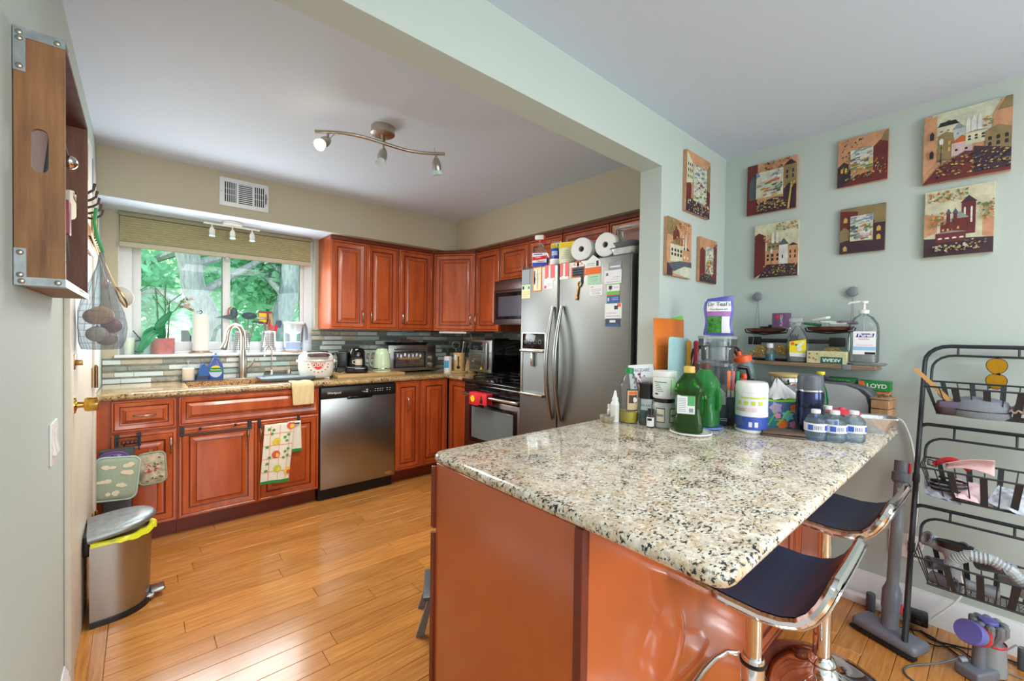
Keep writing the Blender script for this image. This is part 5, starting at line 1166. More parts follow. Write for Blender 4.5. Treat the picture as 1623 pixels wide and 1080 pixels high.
teabox('carton', 'dark carton under the left green tea box behind the toaster', 2.665, .515, PZ, .12, .07, .140, mat('slate carton', (70, 76, 80), .6))
teabox('tea_box', 'green tea box with a violet corner behind the toaster', 2.66, .515, PZ+.1405, .115, .07, .045, GT, M['purple'], 'LOYD')
t = T('wooden_box', 'small rough wooden box at the very end of the counter', 'box', (2.455, .327, PZ), -.10, None)
WB = mat('rough pine', (196, 150, 106), .7, var=.3, vs_=5, stretch=(8, 8, 1))
for k in range(3): O('slat', B().rbox(-.055, .055, -.030, .030, .001+k*.040, .038+k*.040, .002, 1), WB, t)
O('top_batten', B().rbox(-.057, .057, -.034, .034, .1205, .128, .002), mat('weathered pine', (160, 128, 96), .7), t)
b = B().tube([(-.05+.01*k, .01*sin(k), .131+.003*(k % 2)) for k in range(11)], .004, 6); O('rope', b, M['bronze'], t)

# ---------------- wall shelf and the things on it ----------------
sh = T('hanging_shelf', 'narrow wooden wall shelf hung on thin cables above the counter', 'shelf', (XR, .645, 1.150))
O('shelf_board', B().rbox(-.165, -.004, -.272, .272, 0, .019, .002, 1), mat('oak shelf', (166, 136, 108), .55, var=.25, vs_=5, stretch=(8, 1, 8)), sh)
for yy in (-.165, .272-.012):
    O('shelf_clip', B().rbox(-.169, -.135, yy-.016, yy+.016, -.003, .022, .002), M['grey'], sh)
for yy, ky in ((-.165, -.155), (.262, .284)):
    O('knob', B().lathe([(0, 0), (.012, 0), (.012, .012), (.024, .016), (.026, .022), (.020, .027), (0, .028)], 24), M['grey'], sh, loc=(0, ky, .383), rot=(0, -pi/2, 0))
    for xx in (-.16, -.01): O('cable', B().tube([(-.015, ky, .375), (xx, yy, .018)], .0012, 5), M['grey'], sh)
SZ = 1.1705
# balance scale
t = T('balance_scale', 'old black and gilt balance scale with two copper pans on the shelf', 'scale', (2.635, .725, SZ), -pi/2)   # local x = -world y
COP = mat('aged copper', (142, 96, 76), .4, .7, var=.4, vs_=20); GI = mat('gilt ornament', (206, 168, 100), .35, .6)
O('base_plate', B().rbox(-.20, .20, -.03, .03, 0, .012, .004), M['black'], t)
O('beam', B().rbox(-.20, .20, -.006, .006, .098, .120, .003), M['black'], t)
for x in (-.19, .19): O('beam_block', B().rbox(x-.032, x+.032, -.012, .012, .085, .130, .004), M['black'], t)
O('pillar', B().rbox(-.02, .06, -.010, .010, .012, .06, .004), M['black'], t); O('crown', B().ext([(-.015, .12), (.02, .12), (.022, .145), (.013, .132), (.008, .146), (.002, .132), (-.003, .146), (-.009, .132), (-.015, .145)], 'y', -.005, .005), M['black'], t)
for x, s in ((-.17, 1), (-.035, 1), (.16, .7)):
    g = B(); rg_ = random.Random(int(x*100)+50)
    for k in range(8):
        r_q = rg_.uniform(.014, .030)*s; cx = x+rg_.uniform(-.040, .040); cz = .045*s+rg_.uniform(-.02, .025)+.02*(1-s)*3
        g.tube([(cx+r_q*(1-q/26)*cos(q*.55), rg_.uniform(-.004, .004)-.012, cz+r_q*(1-q/26)*sin(q*.55)) for q in range(20)], .0036*s, 6)
    O('scroll_ornament', g, GI, t)
for x, zz, r_q in ((-.135, .150, .102), (.158, .158, .100)):
    p = O('copper_pan', B().lathe([(0, 0), (r_q*.55, 0), (r_q*.92, .012), (r_q, .026), (r_q*1.03, .027), (r_q*.98, .024), (r_q*.9, .016), (0, .006)], 36, sy=.55), COP, t, loc=(x, 0, zz))
    O('pan_cradle', B().tube([(r_q*1.04, 0, .022), (r_q*1.0, 0, .004), (0, -.03, -.007), (-r_q*1.0, 0, .004), (-r_q*1.06, 0, .022)], .004, 6), M['black'], p)
t = T('flat_box', 'flat black box lying on the left copper pan', 'box', (2.635, .835, SZ+.179), -pi/2); O('box_body', B().rbox(-.045, .045, -.03, .03, 0, .008, .002), M['black'], t); O('lid_knob', B().rbox(-.012, .012, -.008, .008, .008, .018, .003), M['black'], t)
t = T('purple_box', 'purple speckled box standing tilted on the left copper pan', 'box', (2.60, .772, SZ+.180), -pi/2+.15, None)
O('box_body', B().rbox(-.042, .040, -.022, .022, 0, .078, .002), mat('plum card', (116, 84, 122), .6, var=.3, vs_=60), t); text('lettering', 'FLAMED', .017, mat('print lilac', (210, 196, 220), .6), t, (.002, -.0225, .038), (pi/2, -pi/2, 0)); O('red_seal', B().lathe([(0, 0), (.009, 0), (.009, .001), (0, .001)], 14), M['red'], t, loc=(-.018, -.0235, .058), rot=(pi/2, 0, 0))
for k, (lab, c, dy, dz, a) in enumerate((('green foil sachet at the left of the right copper pan', mat('green foil', (30, 120, 74), .4, var=.4, vs_=60), .635, .198, .2), ('white sachet lying highest on the right copper pan', M['paper'], .600, .225, -.25), ('pale green rimmed sachet in the middle of the right pan', mat('mint foil', (206, 224, 210), .4), .565, .208, .1), ('white packet at the front of the right copper pan', mat('white foil', (230, 234, 232), .4), .525, .202, -.1), ('plum coloured packet at the right end of the right copper pan', mat('plum foil', (132, 104, 130), .5), .488, .206, .15))):
    t = T('sachet', lab, 'sachet', (2.615, dy, SZ+dz), -pi/2, 'sachets piled on the right copper pan', (.12, a*.7, -pi/2+a))
    O('sachet_body', B().loft([rr(.070, .036, .008, -.006), rr(.078, .044, .010, 0), rr(.070, .036, .008, .006)]), c, t); O('crimped_edge', B().box(-.046, -.038, -.020, .020, -.001, .001), c, t)
# mouthwash, spray bottle, tea box, sanitiser
t = T('mouthwash_bottle', 'small clear bottle of teal mouthwash with white cap on the shelf', 'bottle', (2.590, .822, SZ), face(2.59, .82))
O('bottle_body', B().lathe([(0, 0), (.023, 0), (.024, .003), (.024, .055), (.014, .068), (.013, .072)], 22), M['clear'], t); O('liquid', B().lathe([(0, .002), (.022, .003), (.022, .038), (0, .038)], 20), M['teal'], t); O('cap', B().lathe([(.0155, .070), (.0155, .094), (0, .095)], 18), M['white'], t)
t = T('spray_bottle', 'clear trigger spray bottle with yellow label on the shelf', 'spray bottle', (2.605, .697, SZ), face(2.605, .697))
O('bottle_body', B().loft([rr(.088, .05, .02, 0), rr(.098, .056, .024, .006), rr(.098, .056, .024, .095), rr(.085, .05, .022, .13), rr(.05, .036, .018, .165), rr(.028, .028, .014, .180), rr(.026, .026, .013, .19)], 0, False), M['clear'], t)
O('liquid', B().loft([rr(.09, .05, .02, .003), rr(.093, .052, .022, .045)]), glass('pale liquid', (224, 228, 224), .05, .4), t)
b = B(); b.ext([(-.036, .05), (.036, .05), (.036, .120), (-.036, .106)], 'y', -.0298, -.0288, 0); b.ext([(-.033, .030), (.036, .027), (.036, .0498), (-.036, .0498)], 'y', -.0298, -.0288, 1)
for cx, cz, r_q, m_ in ((-.022, .096, .009, 2), (.008, .068, .010, 1), (.004, .082, .009, 1), (.012, .094, .008, 1), (.022, .104, .006, 1), (-.006, .09, .006, 3)):
    b.lathe([(0, 0), (r_q, 0), (r_q, .0005), (0, .0005)], 12, m_, (0, 0, 0)); 
    for i in range(24): 
        x_, y_, z_ = b.v[-24+i]; b.v[-24+i] = (cx+x_ , -.0301-z_, cz+y_) if True else 0
    q0 = len(b.v)-48
    for i in range(24):
        x_, y_, z_ = b.v[q0+i]; b.v[q0+i] = (cx+x_, -.0301-z_, cz+y_)
O('front_label', b, [M['yellow'], M['paper'], M['orange'], M['green']], t)
O('trigger_head', B().rbox(-.045, .022, -.012, .012, .205, .232, .006).rbox(-.014, .014, -.014, .014, .188, .208, .004), M['clearm'], t); O('trigger', B().tube([(-.030, 0, .206), (-.040, 0, .19), (-.036, 0, .172)], .005, 8), M['clearm'], t)
t = T('tea_box', 'cream and green tea box standing upside down at the front of the shelf', 'tea box', (2.590, .563, SZ), -pi/2)
CRM = mat('cream floral card', (226, 222, 170), .6, var=.15, vs_=50)
O('carton', B().rbox(-.082, .082, -.028, .028, 0, .062, .0015, 1), CRM, t)
O('green_panel', B().box(-.022, .066, -.0292, -.0278, .002, .034), mat('deep green print', (22, 98, 76), .6), t)
text('lettering', 'AKBAR', .0235, M['white'], t, (.022, -.0298, .019), (pi/2, pi, 0), bold=.0006)
b = B()
for k in range(7):
    cx = R.uniform(-.076, -.034); cz = R.uniform(.010, .052)
    for i in range(6): a = i*pi/3; b.poly([(cx+.0075*cos(a+q)*(.4 if q == 0 else 1), -.0290-.0002*k, cz+.0075*sin(a+q)) for q in (0, .35, .7)][::1], 0)
    b.poly([(cx+.0042*cos(q*pi/4), -.0294-.0003*k, cz+.0042*sin(q*pi/4)) for q in range(8)], 1)
O('flower_print', b, [M['paper'], mat('rust print', (196, 96, 60), .6)], t)
t = T('sanitiser_bottle', 'large clear pump bottle of hand sanitiser at the right end of the shelf', 'pump bottle', (2.630, .432, SZ+.012), face(2.63, .43)+.05)
O('bottle_body', B().loft([rr(.105, .075, .028, 0), rr(.120, .085, .034, .008), rr(.120, .085, .034, .150), rr(.112, .080, .034, .185), rr(.075, .06, .028, .218), rr(.034, .034, .017, .232), rr(.032, .032, .016, .240)], 0, False), M['clear'], t)
O('gel_fill', B().loft([rr(.112, .078, .03, .004), rr(.114, .08, .032, .15)]), glass('clear gel', (226, 232, 230), .05, .12), t)
b = B(); b.rbox(-.040, .044, -.0446, -.0434, .040, .150, .0005, 1, 0); b.box(-.039, .043, -.0452, -.0445, .060, .078, 1); b.ext([(-.030, .122), (.034, .122), (.038, .140), (-.024, .140)], 'y', -.0452, -.0445, 2); b.box(.004, .043, -.0452, -.0445, .041, .052, 3); b.box(-.02, .02, -.0452, -.0445, .112, .115, 4)
b.box(-.03, .034, -.0452, -.0445, .084, .0855, 4); O('front_label', b, [M['paper'], mat('sky print', (150, 196, 226), .6), mat('print royal', (40, 54, 150), .6), M['ink'], M['red']], t)
text('lettering', 'Purell', .021, M['white'], t, (.005, -.0456, .131), bold=.0007, sx=1.1)
O('pump_head', B().lathe([(.020, .236), (.021, .252), (.010, .256), (.006, .258), (.006, .285), (.016, .286), (.014, .296), (0, .298)], 22), M['white'], t)
O('nozzle', B().tube([(.016, 0, .291), (-.02, 0, .293), (-.055, 0, .290), (-.060, 0, .282)], [.006, .006, .005, .004], 8), M['white'], t); O('dip_tube', B().tube([(0, 0, .236), (0, 0, .02)], .003, 6), M['clearm'], t)
t = one('soap_tray', B().loft([rr(.13, .08, .02, 0), rr(.15, .10, .03, .010), rr(.145, .095, .03, .0115), rr(.12, .07, .02, .004)], 0, True), M['clearm'], 'frosted flat dish under the pump bottle at the shelf end', 'dish', (2.62, .415, SZ), -pi/2+.3)
# ---------------- on top of the refrigerator ----------------
FZ = 1.7462
def trigger(t, z, m, m2, s=1):
    O('trigger_head', B().rbox(-.040*s, .022*s, -.011, .011, z+.012, z+.038*s+.006, .006), m, t); O('collar', B().lathe([(.014, z-.006), (.0145, z+.012), (0, z+.013)], 16), m2, t)
    O('trigger', B().tube([(.012*s, 0, z+.014), (.028*s, 0, z+.0), (.034*s, 0, z-.018)], .0045, 8), m2, t); O('nozzle_tip', B().rbox(.020*s, .034*s, -.008, .008, z+.022, z+.040, .003), m2, t)
t = T('spray_bottle', 'clear blue-labelled glass cleaner spray bottle with red and white trigger on the refrigerator', 'spray bottle', (2.060, 2.075, FZ), -pi/2+.55)
O('bottle_body', B().loft([rr(.100, .055, .02, 0), rr(.112, .060, .022, .006), rr(.112, .060, .022, .085), rr(.085, .050, .02, .12), rr(.045, .036, .017, .145), rr(.034, .034, .016, .165), rr(.030, .030, .014, .182)], 0, False), M['clear'], t)
O('liquid', B().loft([rr(.106, .054, .02, .003), rr(.106, .054, .02, .07)]), glass('blue liquid', (70, 120, 220), .05, .55), t)
b = B(); b.rbox(-.05, .05, -.0318, -.0302, .012, .100, .0005, 1, 0); b.ext([(-.048, .05), (.048, .058), (.048, .082), (-.048, .074)], 'y', -.0325, -.0316, 1); b.box(-.048, .048, -.0325, -.0316, .013, .035, 2); b.box(-.04, .02, -.0325, -.0316, .088, .094, 2)
O('front_label', b, [M['paper'], M['red'], mat('royal print', (44, 76, 190), .6)], t); text('lettering', 'Glass', .019, M['white'], t, (-.01, -.0332, .072)); text('lettering', 'Cleaner', .018, M['red'], t, (.008, -.0332, .044)); trigger(t, .183, M['white'], M['red'])
t = T('spray_bottle', 'smaller white and clear spray bottle behind the glass cleaner on the refrigerator', 'spray bottle', (2.145, 2.000, FZ), -pi/2+.5)
O('bottle_body', B().lathe([(0, 0), (.030, 0), (.032, .01), (.032, .09), (.016, .125), (.014, .14)], 20), M['clearm'], t); trigger(t, .145, M['clearm'], M['whitem'], .9)
t = T('blue_can', 'blue canister with white lettering stacked on a low white jar on the refrigerator', 'can', (2.070, 1.940, FZ+.047), -pi/2+.5)
O('can_body', B().lathe([(0, 0), (.034, 0), (.034, .068), (.030, .074), (0, .074)], 24), mat('can blue', (50, 60, 170), .4), t); O('green_rim', B().lathe([(.0345, .066), (.0345, .075), (0, .076)], 24), LGR, t); b = B(); band(b, .034, .02, .05, -40, 30, 8); O('white_print', b, PB, t)
t = T('white_jar', 'low white jar under the blue canister on the refrigerator', 'jar', (2.070, 1.940, FZ), -pi/2); O('jar_body', B().lathe([(0, 0), (.038, 0), (.040, .004), (.040, .034), (0, .035)], 24), M['whitem'], t); O('jar_lid', B().lathe([(.041, .034), (.041, .045), (0, .0465)], 24), M['white'], t)
t = T('cream_tub', 'cream cardboard tub with faint green print under the yellow box', 'tub', (2.080, 1.830, FZ), -pi/2+.5); O('tub_body', B().lathe([(0, 0), (.066, 0), (.068, .098), (0, .098)], 32), mat('cream print', (226, 226, 196), .6, var=.06, vs_=30), t); b = B()
for k in range(5): band(b, .0675, .030+k*.012, .034+k*.012, -40+k*6, 35-k*6, 8)
O('faint_print', b, mat('faint sage', (176, 184, 152), .7), t)
t = T('yellow_box', 'bright yellow carton lying on the cream tub on the refrigerator', 'box', (2.120, 1.855, FZ+.100), -pi/2+.25, None)
O('carton', B().rbox(-.125, .125, -.045, .045, 0, .050, .0015, 1), mat('bright yellow card', (246, 222, 20), .5), t)
b = B().box(-.120, -.085, -.0458, -.0449, .008, .044, 0).box(-.078, -.064, -.0458, -.0449, .024, .044, 1).box(-.078, -.064, -.0458, -.0449, .006, .016, 1).box(.07, .12, -.0458, -.0449, .002, .022, 1)
for k in range(4): b.box(-.05, .06, -.0458, -.0449, .012+k*.008, .014+k*.008, 0)
b.box(.1249, .1257, -.03, .03, .01, .04, 0); O('carton_print', b, [mat('amber print', (232, 150, 40), .6), mat('slate blue print', (90, 120, 170), .6)], t)
for k, (x, y, lab) in enumerate(((2.060, 1.690, 'big paper roll lying on its side beside the yellow box, left of two'), (2.060, 1.505, 'big paper roll lying on its side next to the plastic tub, right of two'))):
    t = T('paper_roll', lab, 'paper roll', (x, y, FZ+.0705), -pi/2+(.25 if k == 0 else .1), 'large paper rolls on the refrigerator')
    q = B(); q.T = Matrix.Rotation(pi/2, 4, 'X'); q.lathe([(.018, -.05), (.0675, -.05), (.0705, -.045), (.0705, .045), (.0675, .05), (.018, .05)], 40, cap=False); O('roll_paper', q, mat('soft paper', (234, 236, 234), .95, bump=.3, bs=80), t)
    q = B(); q.T = Matrix.Rotation(pi/2, 4, 'X'); q.lathe([(.018, -.049), (.018, .049), (.0155, .049), (.0155, -.049)], 20, cap=False); q.lathe([(0, -.02), (.016, -.02)], 20, cap=False); O('cardboard_core', q, mat('core card', (150, 150, 146), .9), t)
t = one('green_package', B().rbox(-.09, .09, -.06, .06, 0, .135, .02, 3), mat('deep green wrap', (20, 120, 56), .35), 'deep green package behind the two paper rolls', 'package', (2.185, 1.60, FZ), -pi/2)
t = T('dish_tray', 'shallow foil-sided tray at the right end of the refrigerator top', 'tray', (2.065, 1.385, FZ), -pi/2)
O('foil_walls', B().loft([fring(.14, .10, .002), fring(.165, .12, .036, .001), fring(.175, .13, .040, .001)], 0, False), M['foil'], t, ang=25); O('foil_floor', B().loft([fring(.14, .10, .001), fring(.14, .10, .0025)]), M['foil'], t)
t = one('dark_tray', B().loft([rr(.13, .11, .02, 0), rr(.15, .13, .025, .030), rr(.145, .125, .02, .030), rr(.125, .105, .02, .004)], 0, True), M['greyd'], 'dark grey tray between the foil tray and the clear tub', 'tray', (2.075, 1.385, FZ+.042), -pi/2)
t = T('plastic_tub', 'clear round plastic tub with a wide rim on top of the trays', 'tub', (2.085, 1.372, FZ+.074), -pi/2)
O('tub_body', B().lathe([(0, 0), (.058, 0), (.066, .012), (.076, .072), (.076, .076)], 32, cap=False), M['clear'], t); O('rim', B().lathe([(.076, .072), (.082, .074), (.082, .082), (.076, .083)], 32, cap=False), M['clearm'], t)
# ---------------- window sill ----------------
WZ = 1.1135
t = T('clear_cup', 'pale plastic cup at the left end of the window sill', 'cup', (-.060, 3.985, WZ)); O('cup_body', B().lathe([(0, 0), (.026, 0), (.032, .115), (.030, .115), (.025, .004), (0, .004)], 22), mat('frosted cup', (222, 228, 214), .3), t); O('cup_rim', B().lathe([(.031, .111), (.034, .113), (.034, .118), (.031, .118)], 22, cap=False), M['white'], t)
t = T('picture_stand', 'small grey stand with a ring and rod behind the orchid leaf', 'stand', (.005, 4.005, WZ)); O('back_board', B().rbox(-.04, .055, -.004, .004, 0, .125, .003), mat('pale grey board', (176, 190, 194), .4), t); O('wire_ring', B().tube(arc((-.012, -.012, .055), .042, 60, 300, 16), .004, 6), M['greyd'], t); O('rod', B().tube([(-.045, -.014, .165), (.03, -.02, .05)], .004, 6), M['greyd'], t)
t = T('potted_orchid', 'orchid in a round pink pot with long leaves and bare curved stems', 'plant', (.124, 3.985, WZ))
O('pot', B().lathe([(0, 0), (.060, 0), (.066, .008), (.067, .112), (.062, .114), (.060, .10), (0, .098)], 32), mat('rose glazed pot', (206, 130, 132), .3, var=.12, vs_=20), t)
O('potting_bark', B().lathe([(0, .098), (.060, .097)], 24).ball((.02, 0, .10), (.02, .02, .012), 10).ball((-.02, .01, .10), (.018, .02, .014), 10), M['cherryd'], t)
def leaf(pts, w_, name='leaf'):
    P = [Vector(p) for p in pts]
    def fn(u, v):
        i = v*(len(P)-1); k = min(int(i), len(P)-2); q = P[k].lerp(P[k+1], i-k); d = (P[k+1]-P[k]).normalized(); sd_ = d.cross(Vector((0, -1, .25))).normalized()
        ww = w_*sin(pi*min(1, max(.04, v*.93+.05)))**.6; s = 2*u-1; return tuple(q+sd_*s*ww+Vector((0, -.006*abs(s), .012*abs(s)*w_/.03)))
    O(name, B().surf(fn, 6, 20), M['leaf'], t, solid=.0018, ang=80)
leaf([(-.01, -.02, .10), (-.045, -.07, .15), (-.085, -.09, .10), (-.12, -.10, .04), (-.128, -.10, .008)], .028)
leaf([(.0, -.01, .10), (-.03, -.03, .19), (.01, -.03, .25), (.045, -.03, .30)], .024)
leaf([(-.005, 0, .10), (-.05, -.02, .175), (-.09, -.05, .14), (-.11, -.07, .10)], .022)
leaf([(.005, .005, .10), (-.01, -.02, .17), (-.005, -.03, .22)], .022)
STM = mat('orchid stem', (96, 116, 78), .6)
for pts in ([(0, 0, .09), (-.03, 0, .25), (-.035, 0, .40), (-.045, 0, .48), (-.08, 0, .49), (-.127, 0, .45)], [(.0, 0, .09), (.012, 0, .30), (.01, 0, .40), (.014, 0, .51)], [(.02, 0, .09), (.035, 0, .28), (.02, 0, .39), (-.04, 0, .47)], [(.012, 0, .35), (.06, 0, .40), (.11, 0, .45)], [(.015, 0, .27), (.07, 0, .32), (.115, -.01, .40), (.13, -.01, .42)], [(.03, 0, .09), (.03, 0, .22), (.035, 0, .39)], [(.01, 0, .30), (-.06, 0, .42)]):
    O('stem', B().tube(pts, .0032, 6), STM, t)
for k, (x, z) in enumerate(((.105, .385), (.125, .36), (.140, .345), (.155, .33), (.12, .385), (.145, .365), (.10, .345), (.165, .325), (.16, .41))):
    O('flower', B().ball((x, -.012+.004*(k % 3), z), (.011, .005, .010), 8, 0, 5).ball((x+.009, -.014, z-.005), (.006, .004, .006), 7, 0, 5), mat('wilted pink petals', (196, 130, 140), .7, var=.6, vs_=120, col2=(226, 210, 170)) if k % 3 else mat('green bud', (96, 140, 70), .6), t)
for (x, z) in ((.172, .322), (.135, .405)): O('bud', B().ball((x, -.01, z), (.008, .006, .010), 8, 0, 5), mat('green bud', (96, 140, 70), .6), t)
t = T('paper_towel_roll', 'white paper towel roll standing on a wooden-based holder on the sill', 'paper towel', (.344, 3.990, WZ)); O('holder_base', B().lathe([(0, 0), (.074, 0), (.074, .008), (0, .008)], 32), mat('base wood', (176, 124, 76), .5), t); O('steel_disc', B().lathe([(.056, .008), (.056, .018), (0, .018)], 32), M['steel'], t)
O('paper', B().lathe([(.012, .019), (.050, .019), (.052, .022), (.052, .292), (.050, .296), (.016, .296)], 36), mat('towel paper', (240, 240, 236), .95, bump=.3, bs=90), t); O('top_hook', B().tube([(0, 0, .02), (0, 0, .30), (.010, 0, .315), (.0, 0, .325), (-.008, 0, .318)], .0035, 6), M['black'], t)
def holder(label, x):
    t = T('utensil_holder', label, 'utensil holder', (x, 3.992, WZ)); b = B(); R_ = .050; n = 24; rows = 9
    O('steel_can', B().lathe([(0, 0), (R_, 0), (R_+.001, .004), (R_+.001, .172), (R_-.002, .174), (R_-.002, .01)], 32), mat('satin steel', (206, 206, 208), .42, .55), t)
    h = B()
    for j in range(rows):
        for i in range(-5, 6):
            a = i*14; band(h, R_+.001, .022+j*.0155, .031+j*.0155, a-3.6, a+3.6, 1, 0, .0004)
    o = O('holes', h, M['black'], t, smooth=False); o['kind'] = 'stuff'; return t
holder('perforated steel utensil holder with slate spoons, left of two on the sill', .612); holder('perforated steel utensil holder with red and yellow scrapers, right of two on the sill', .803)
SL = mat('slate nylon', (62, 84, 92), .45)
def uten(name, label, x, z0, head, m, tip, hm=None):
    t = T(name, label, 'utensil', (x, 3.985, WZ+.02)); t.scale = (1.3, 1, 1.06); hd = O('head', head, m, t, ang=70); O('handle', B().tube([(0, 0, z0), tip], .005, 8), hm or M['steel'], t); return t
uten('slotted_spatula', 'slate slotted turner tilting left over the faucet', .600, .01, B().ext([(-.115, .245), (-.045, .225), (-.02, .235), (-.015, .265), (-.045, .27)], 'y', -.004, .004), SL, (-.03, 0, .25))
uten('serving_spoon', 'slate serving spoon standing behind the turner', .615, .01, B().ball((-.045, .0, .275), (.020, .010, .042), 14), SL, (-.03, 0, .24))
uten('red_whisk', 'red-rimmed loop whisk at the back of the left holder', .60, .01, B().tube([(-.045+.018*cos(a), .01, .285+.035*sin(a)) for a in [2*pi*k/16 for k in range(16)]], .003, 6, closed=True), M['red'], (-.03, .01, .25))
uten('ladle', 'slate ladle head over the left utensil holder', .635, .01, B().ball((.02, 0, .262), (.042, .036, .028), 18), SL, (.015, 0, .245))
uten('skimmer', 'flat slate spoon reaching right from the left holder', .65, .01, B().ball((.055, 0, .215), (.035, .012, .008), 14), SL, (.03, 0, .20))
uten('red_scraper', 'square dark red silicone scraper at the back of the right holder', .785, .01, B().rbox(-.045, .035, .008, .016, .20, .30, .006), mat('dark red silicone', (150, 50, 56), .5), (-.005, .01, .21))
uten('yellow_scraper', 'yellow spatula in front of the red scraper', .778, .01, B().rbox(-.040, .005, -.006, .002, .215, .285, .006), mat('mustard silicone', (240, 196, 40), .5), (-.010, 0, .22))
uten('steel_spoon', 'long steel spoon lying across the top of the right holder', .79, .01, B().ball((-.035, -.01, .245), (.045, .010, .009), 14), M['steel'], (.01, -.01, .24))
uten('wooden_turner', 'tan turner between the scrapers and the red lighter', .805, .01, B().ext([(.0, .17), (.022, .17), (.015, .285), (-.005, .285)], 'y', -.003, .003), M['wood'], (.008, 0, .18))
uten('red_lighter', 'red forked tool at the front of the right holder', .805, .01, B().ext([(-.012, .16), (.022, .16), (.022, .185), (.008, .195), (.004, .225), (-.012, .22)], 'y', -.008, 0), M['red'], (.0, -.004, .17))
uten('navy_spatula', 'navy spatula with a red shaft leaning right from the right holder', .82, .01, B().ext([(.025, .18), (.05, .17), (.062, .21), (.055, .235), (.025, .225)], 'y', -.004, .004), mat('navy silicone', (70, 84, 116), .5), (.035, 0, .20), M['red'])
uten('red_skewer', 'thin red stick rising above the right holder', .815, .01, B().tube([(-.005, 0, .30), (.002, 0, .28)], .003, 6), M['red'], (.03, 0, .20), M['red'])
t = T('water_pitcher', 'clear filter water pitcher with white top and grey handle at the right of the sill', 'pitcher', (.985, 3.985, WZ))
O('cork_mat', B().lathe([(0, 0), (.085, 0), (.085, .006), (0, .006)], 28), mat('cork', (186, 124, 74), .7), t)
O('pitcher_body', B().loft([rr(.128, .100, .03, .007), rr(.136, .105, .035, .02), rr(.150, .11, .035, .15), rr(.158, .112, .03, .235)], 0, False), glass('pitcher plastic', (240, 244, 250), .04, .15), t)
O('inner_funnel', B().loft([rr(.14, .10, .03, .235), rr(.12, .09, .03, .165), rr(.05, .05, .02, .15), rr(.045, .045, .02, .08)], 0, False), M['whitem'], t); O('water_fill', B().loft([rr(.126, .095, .03, .009), rr(.134, .10, .033, .085)]), glass('pitcher water', (226, 234, 246), .03, .25), t)
O('pitcher_lid', B().loft([rr(.160, .114, .03, .235), rr(.165, .118, .03, .240), rr(.160, .114, .03, .252), rr(.13, .10, .03, .256)]), M['white'], t); O('handle', B().tube([(.070, 0, .240), (.095, 0, .242), (.108, 0, .20), (.112, 0, .12), (.108, 0, .10)], .010, 8), M['grey'], t)
# ---------------- kitchen worktop ----------------
KZ = .9153
t = T('soap_dispenser', 'cream pump soap dispenser left of the blue sponge', 'soap dispenser', (.262, 3.880, KZ+.007)); O('bottle_body', B().lathe([(0, 0), (.034, 0), (.036, .004), (.036, .085), (.030, .092), (0, .094)], 24), mat('ivory ceramic', (232, 226, 206), .3), t); O('pump', B().lathe([(.010, .092), (.012, .10), (.005, .104), (.005, .13), (.014, .132), (.014, .140), (0, .142)], 16).tube([(0, 0, .136), (-.0, -.035, .134)], .004, 6), M['clearm'], t)
t = T('sink_caddy', 'dark glass tray under the soap bottles behind the sink', 'tray', (.345, 3.875, KZ)); O('tray_base', B().rbox(-.13, .12, -.045, .045, 0, .005, .002), glass('smoked tray', (110, 124, 140), .1, .6), t); O('tray_rim', B().tube([(-.13, -.045, .008), (.12, -.045, .008), (.12, .045, .008), (-.13, .045, .008)], .003, 6, closed=True), M['greyd'], t)
t = T('scrub_sponge', 'blue scrubber block leaning against the dish soap', 'sponge', (.340, 3.865, KZ+.007), .1); O('sponge_body', B().ext([(-.03, 0), (.035, 0), (.045, .08), (.01, .12), (-.005, .11)], 'y', -.02, .02), mat('denim blue foam', (58, 104, 178), .8, bump=.6, bs=120), t); O('scrub_side', B().box(-.03, .035, -.023, -.02, 0, .03), M['navy'], t)
t = T('dish_soap', 'squeeze bottle of blue dish soap with green and yellow label', 'bottle', (.425, 3.870, KZ+.007), -.1)
O('bottle_body', B().loft([rr(.085, .045, .02, 0), rr(.098, .05, .024, .008), rr(.100, .05, .024, .06), rr(.085, .046, .022, .11), rr(.045, .03, .015, .150), rr(.028, .028, .013, .16)]), mat('soap blue', (64, 96, 176), .2), t)
O('clear_shoulder', B().loft([rr(.087, .047, .022, .108), rr(.047, .032, .015, .152)], 0, False), M['clear'], t); O('cap', B().lathe([(.016, .16), (.017, .178), (.009, .182), (.007, .195), (0, .196)], 18), mat('cap blue', (80, 120, 180), .4), t)
def ell(cx, cz, rx_, rz_, y0, y1, n=20): return [(cx+rx_*cos(2*pi*k/n), cz+rz_*sin(2*pi*k/n)) for k in range(n)]
b = B(); b.ext(ell(0, .060, .040, .045, 0, 0), 'y', -.0262, -.0250, 0); b.ext([(x, z) for x, z in ell(0, .060, .038, .043, 0, 0) if z > .085], 'y', -.0268, -.0262, 1); b.ext([(-.038, .055), (.038, .055), (.040, .088), (-.040, .088)], 'y', -.0270, -.0263, 2)
O('front_label', b, [PB, M['yellow'], mat('soap green', (24, 140, 60), .5)], t); text('lettering', 'Palmolive', .0165, M['white'], t, (0, -.0275, .072))
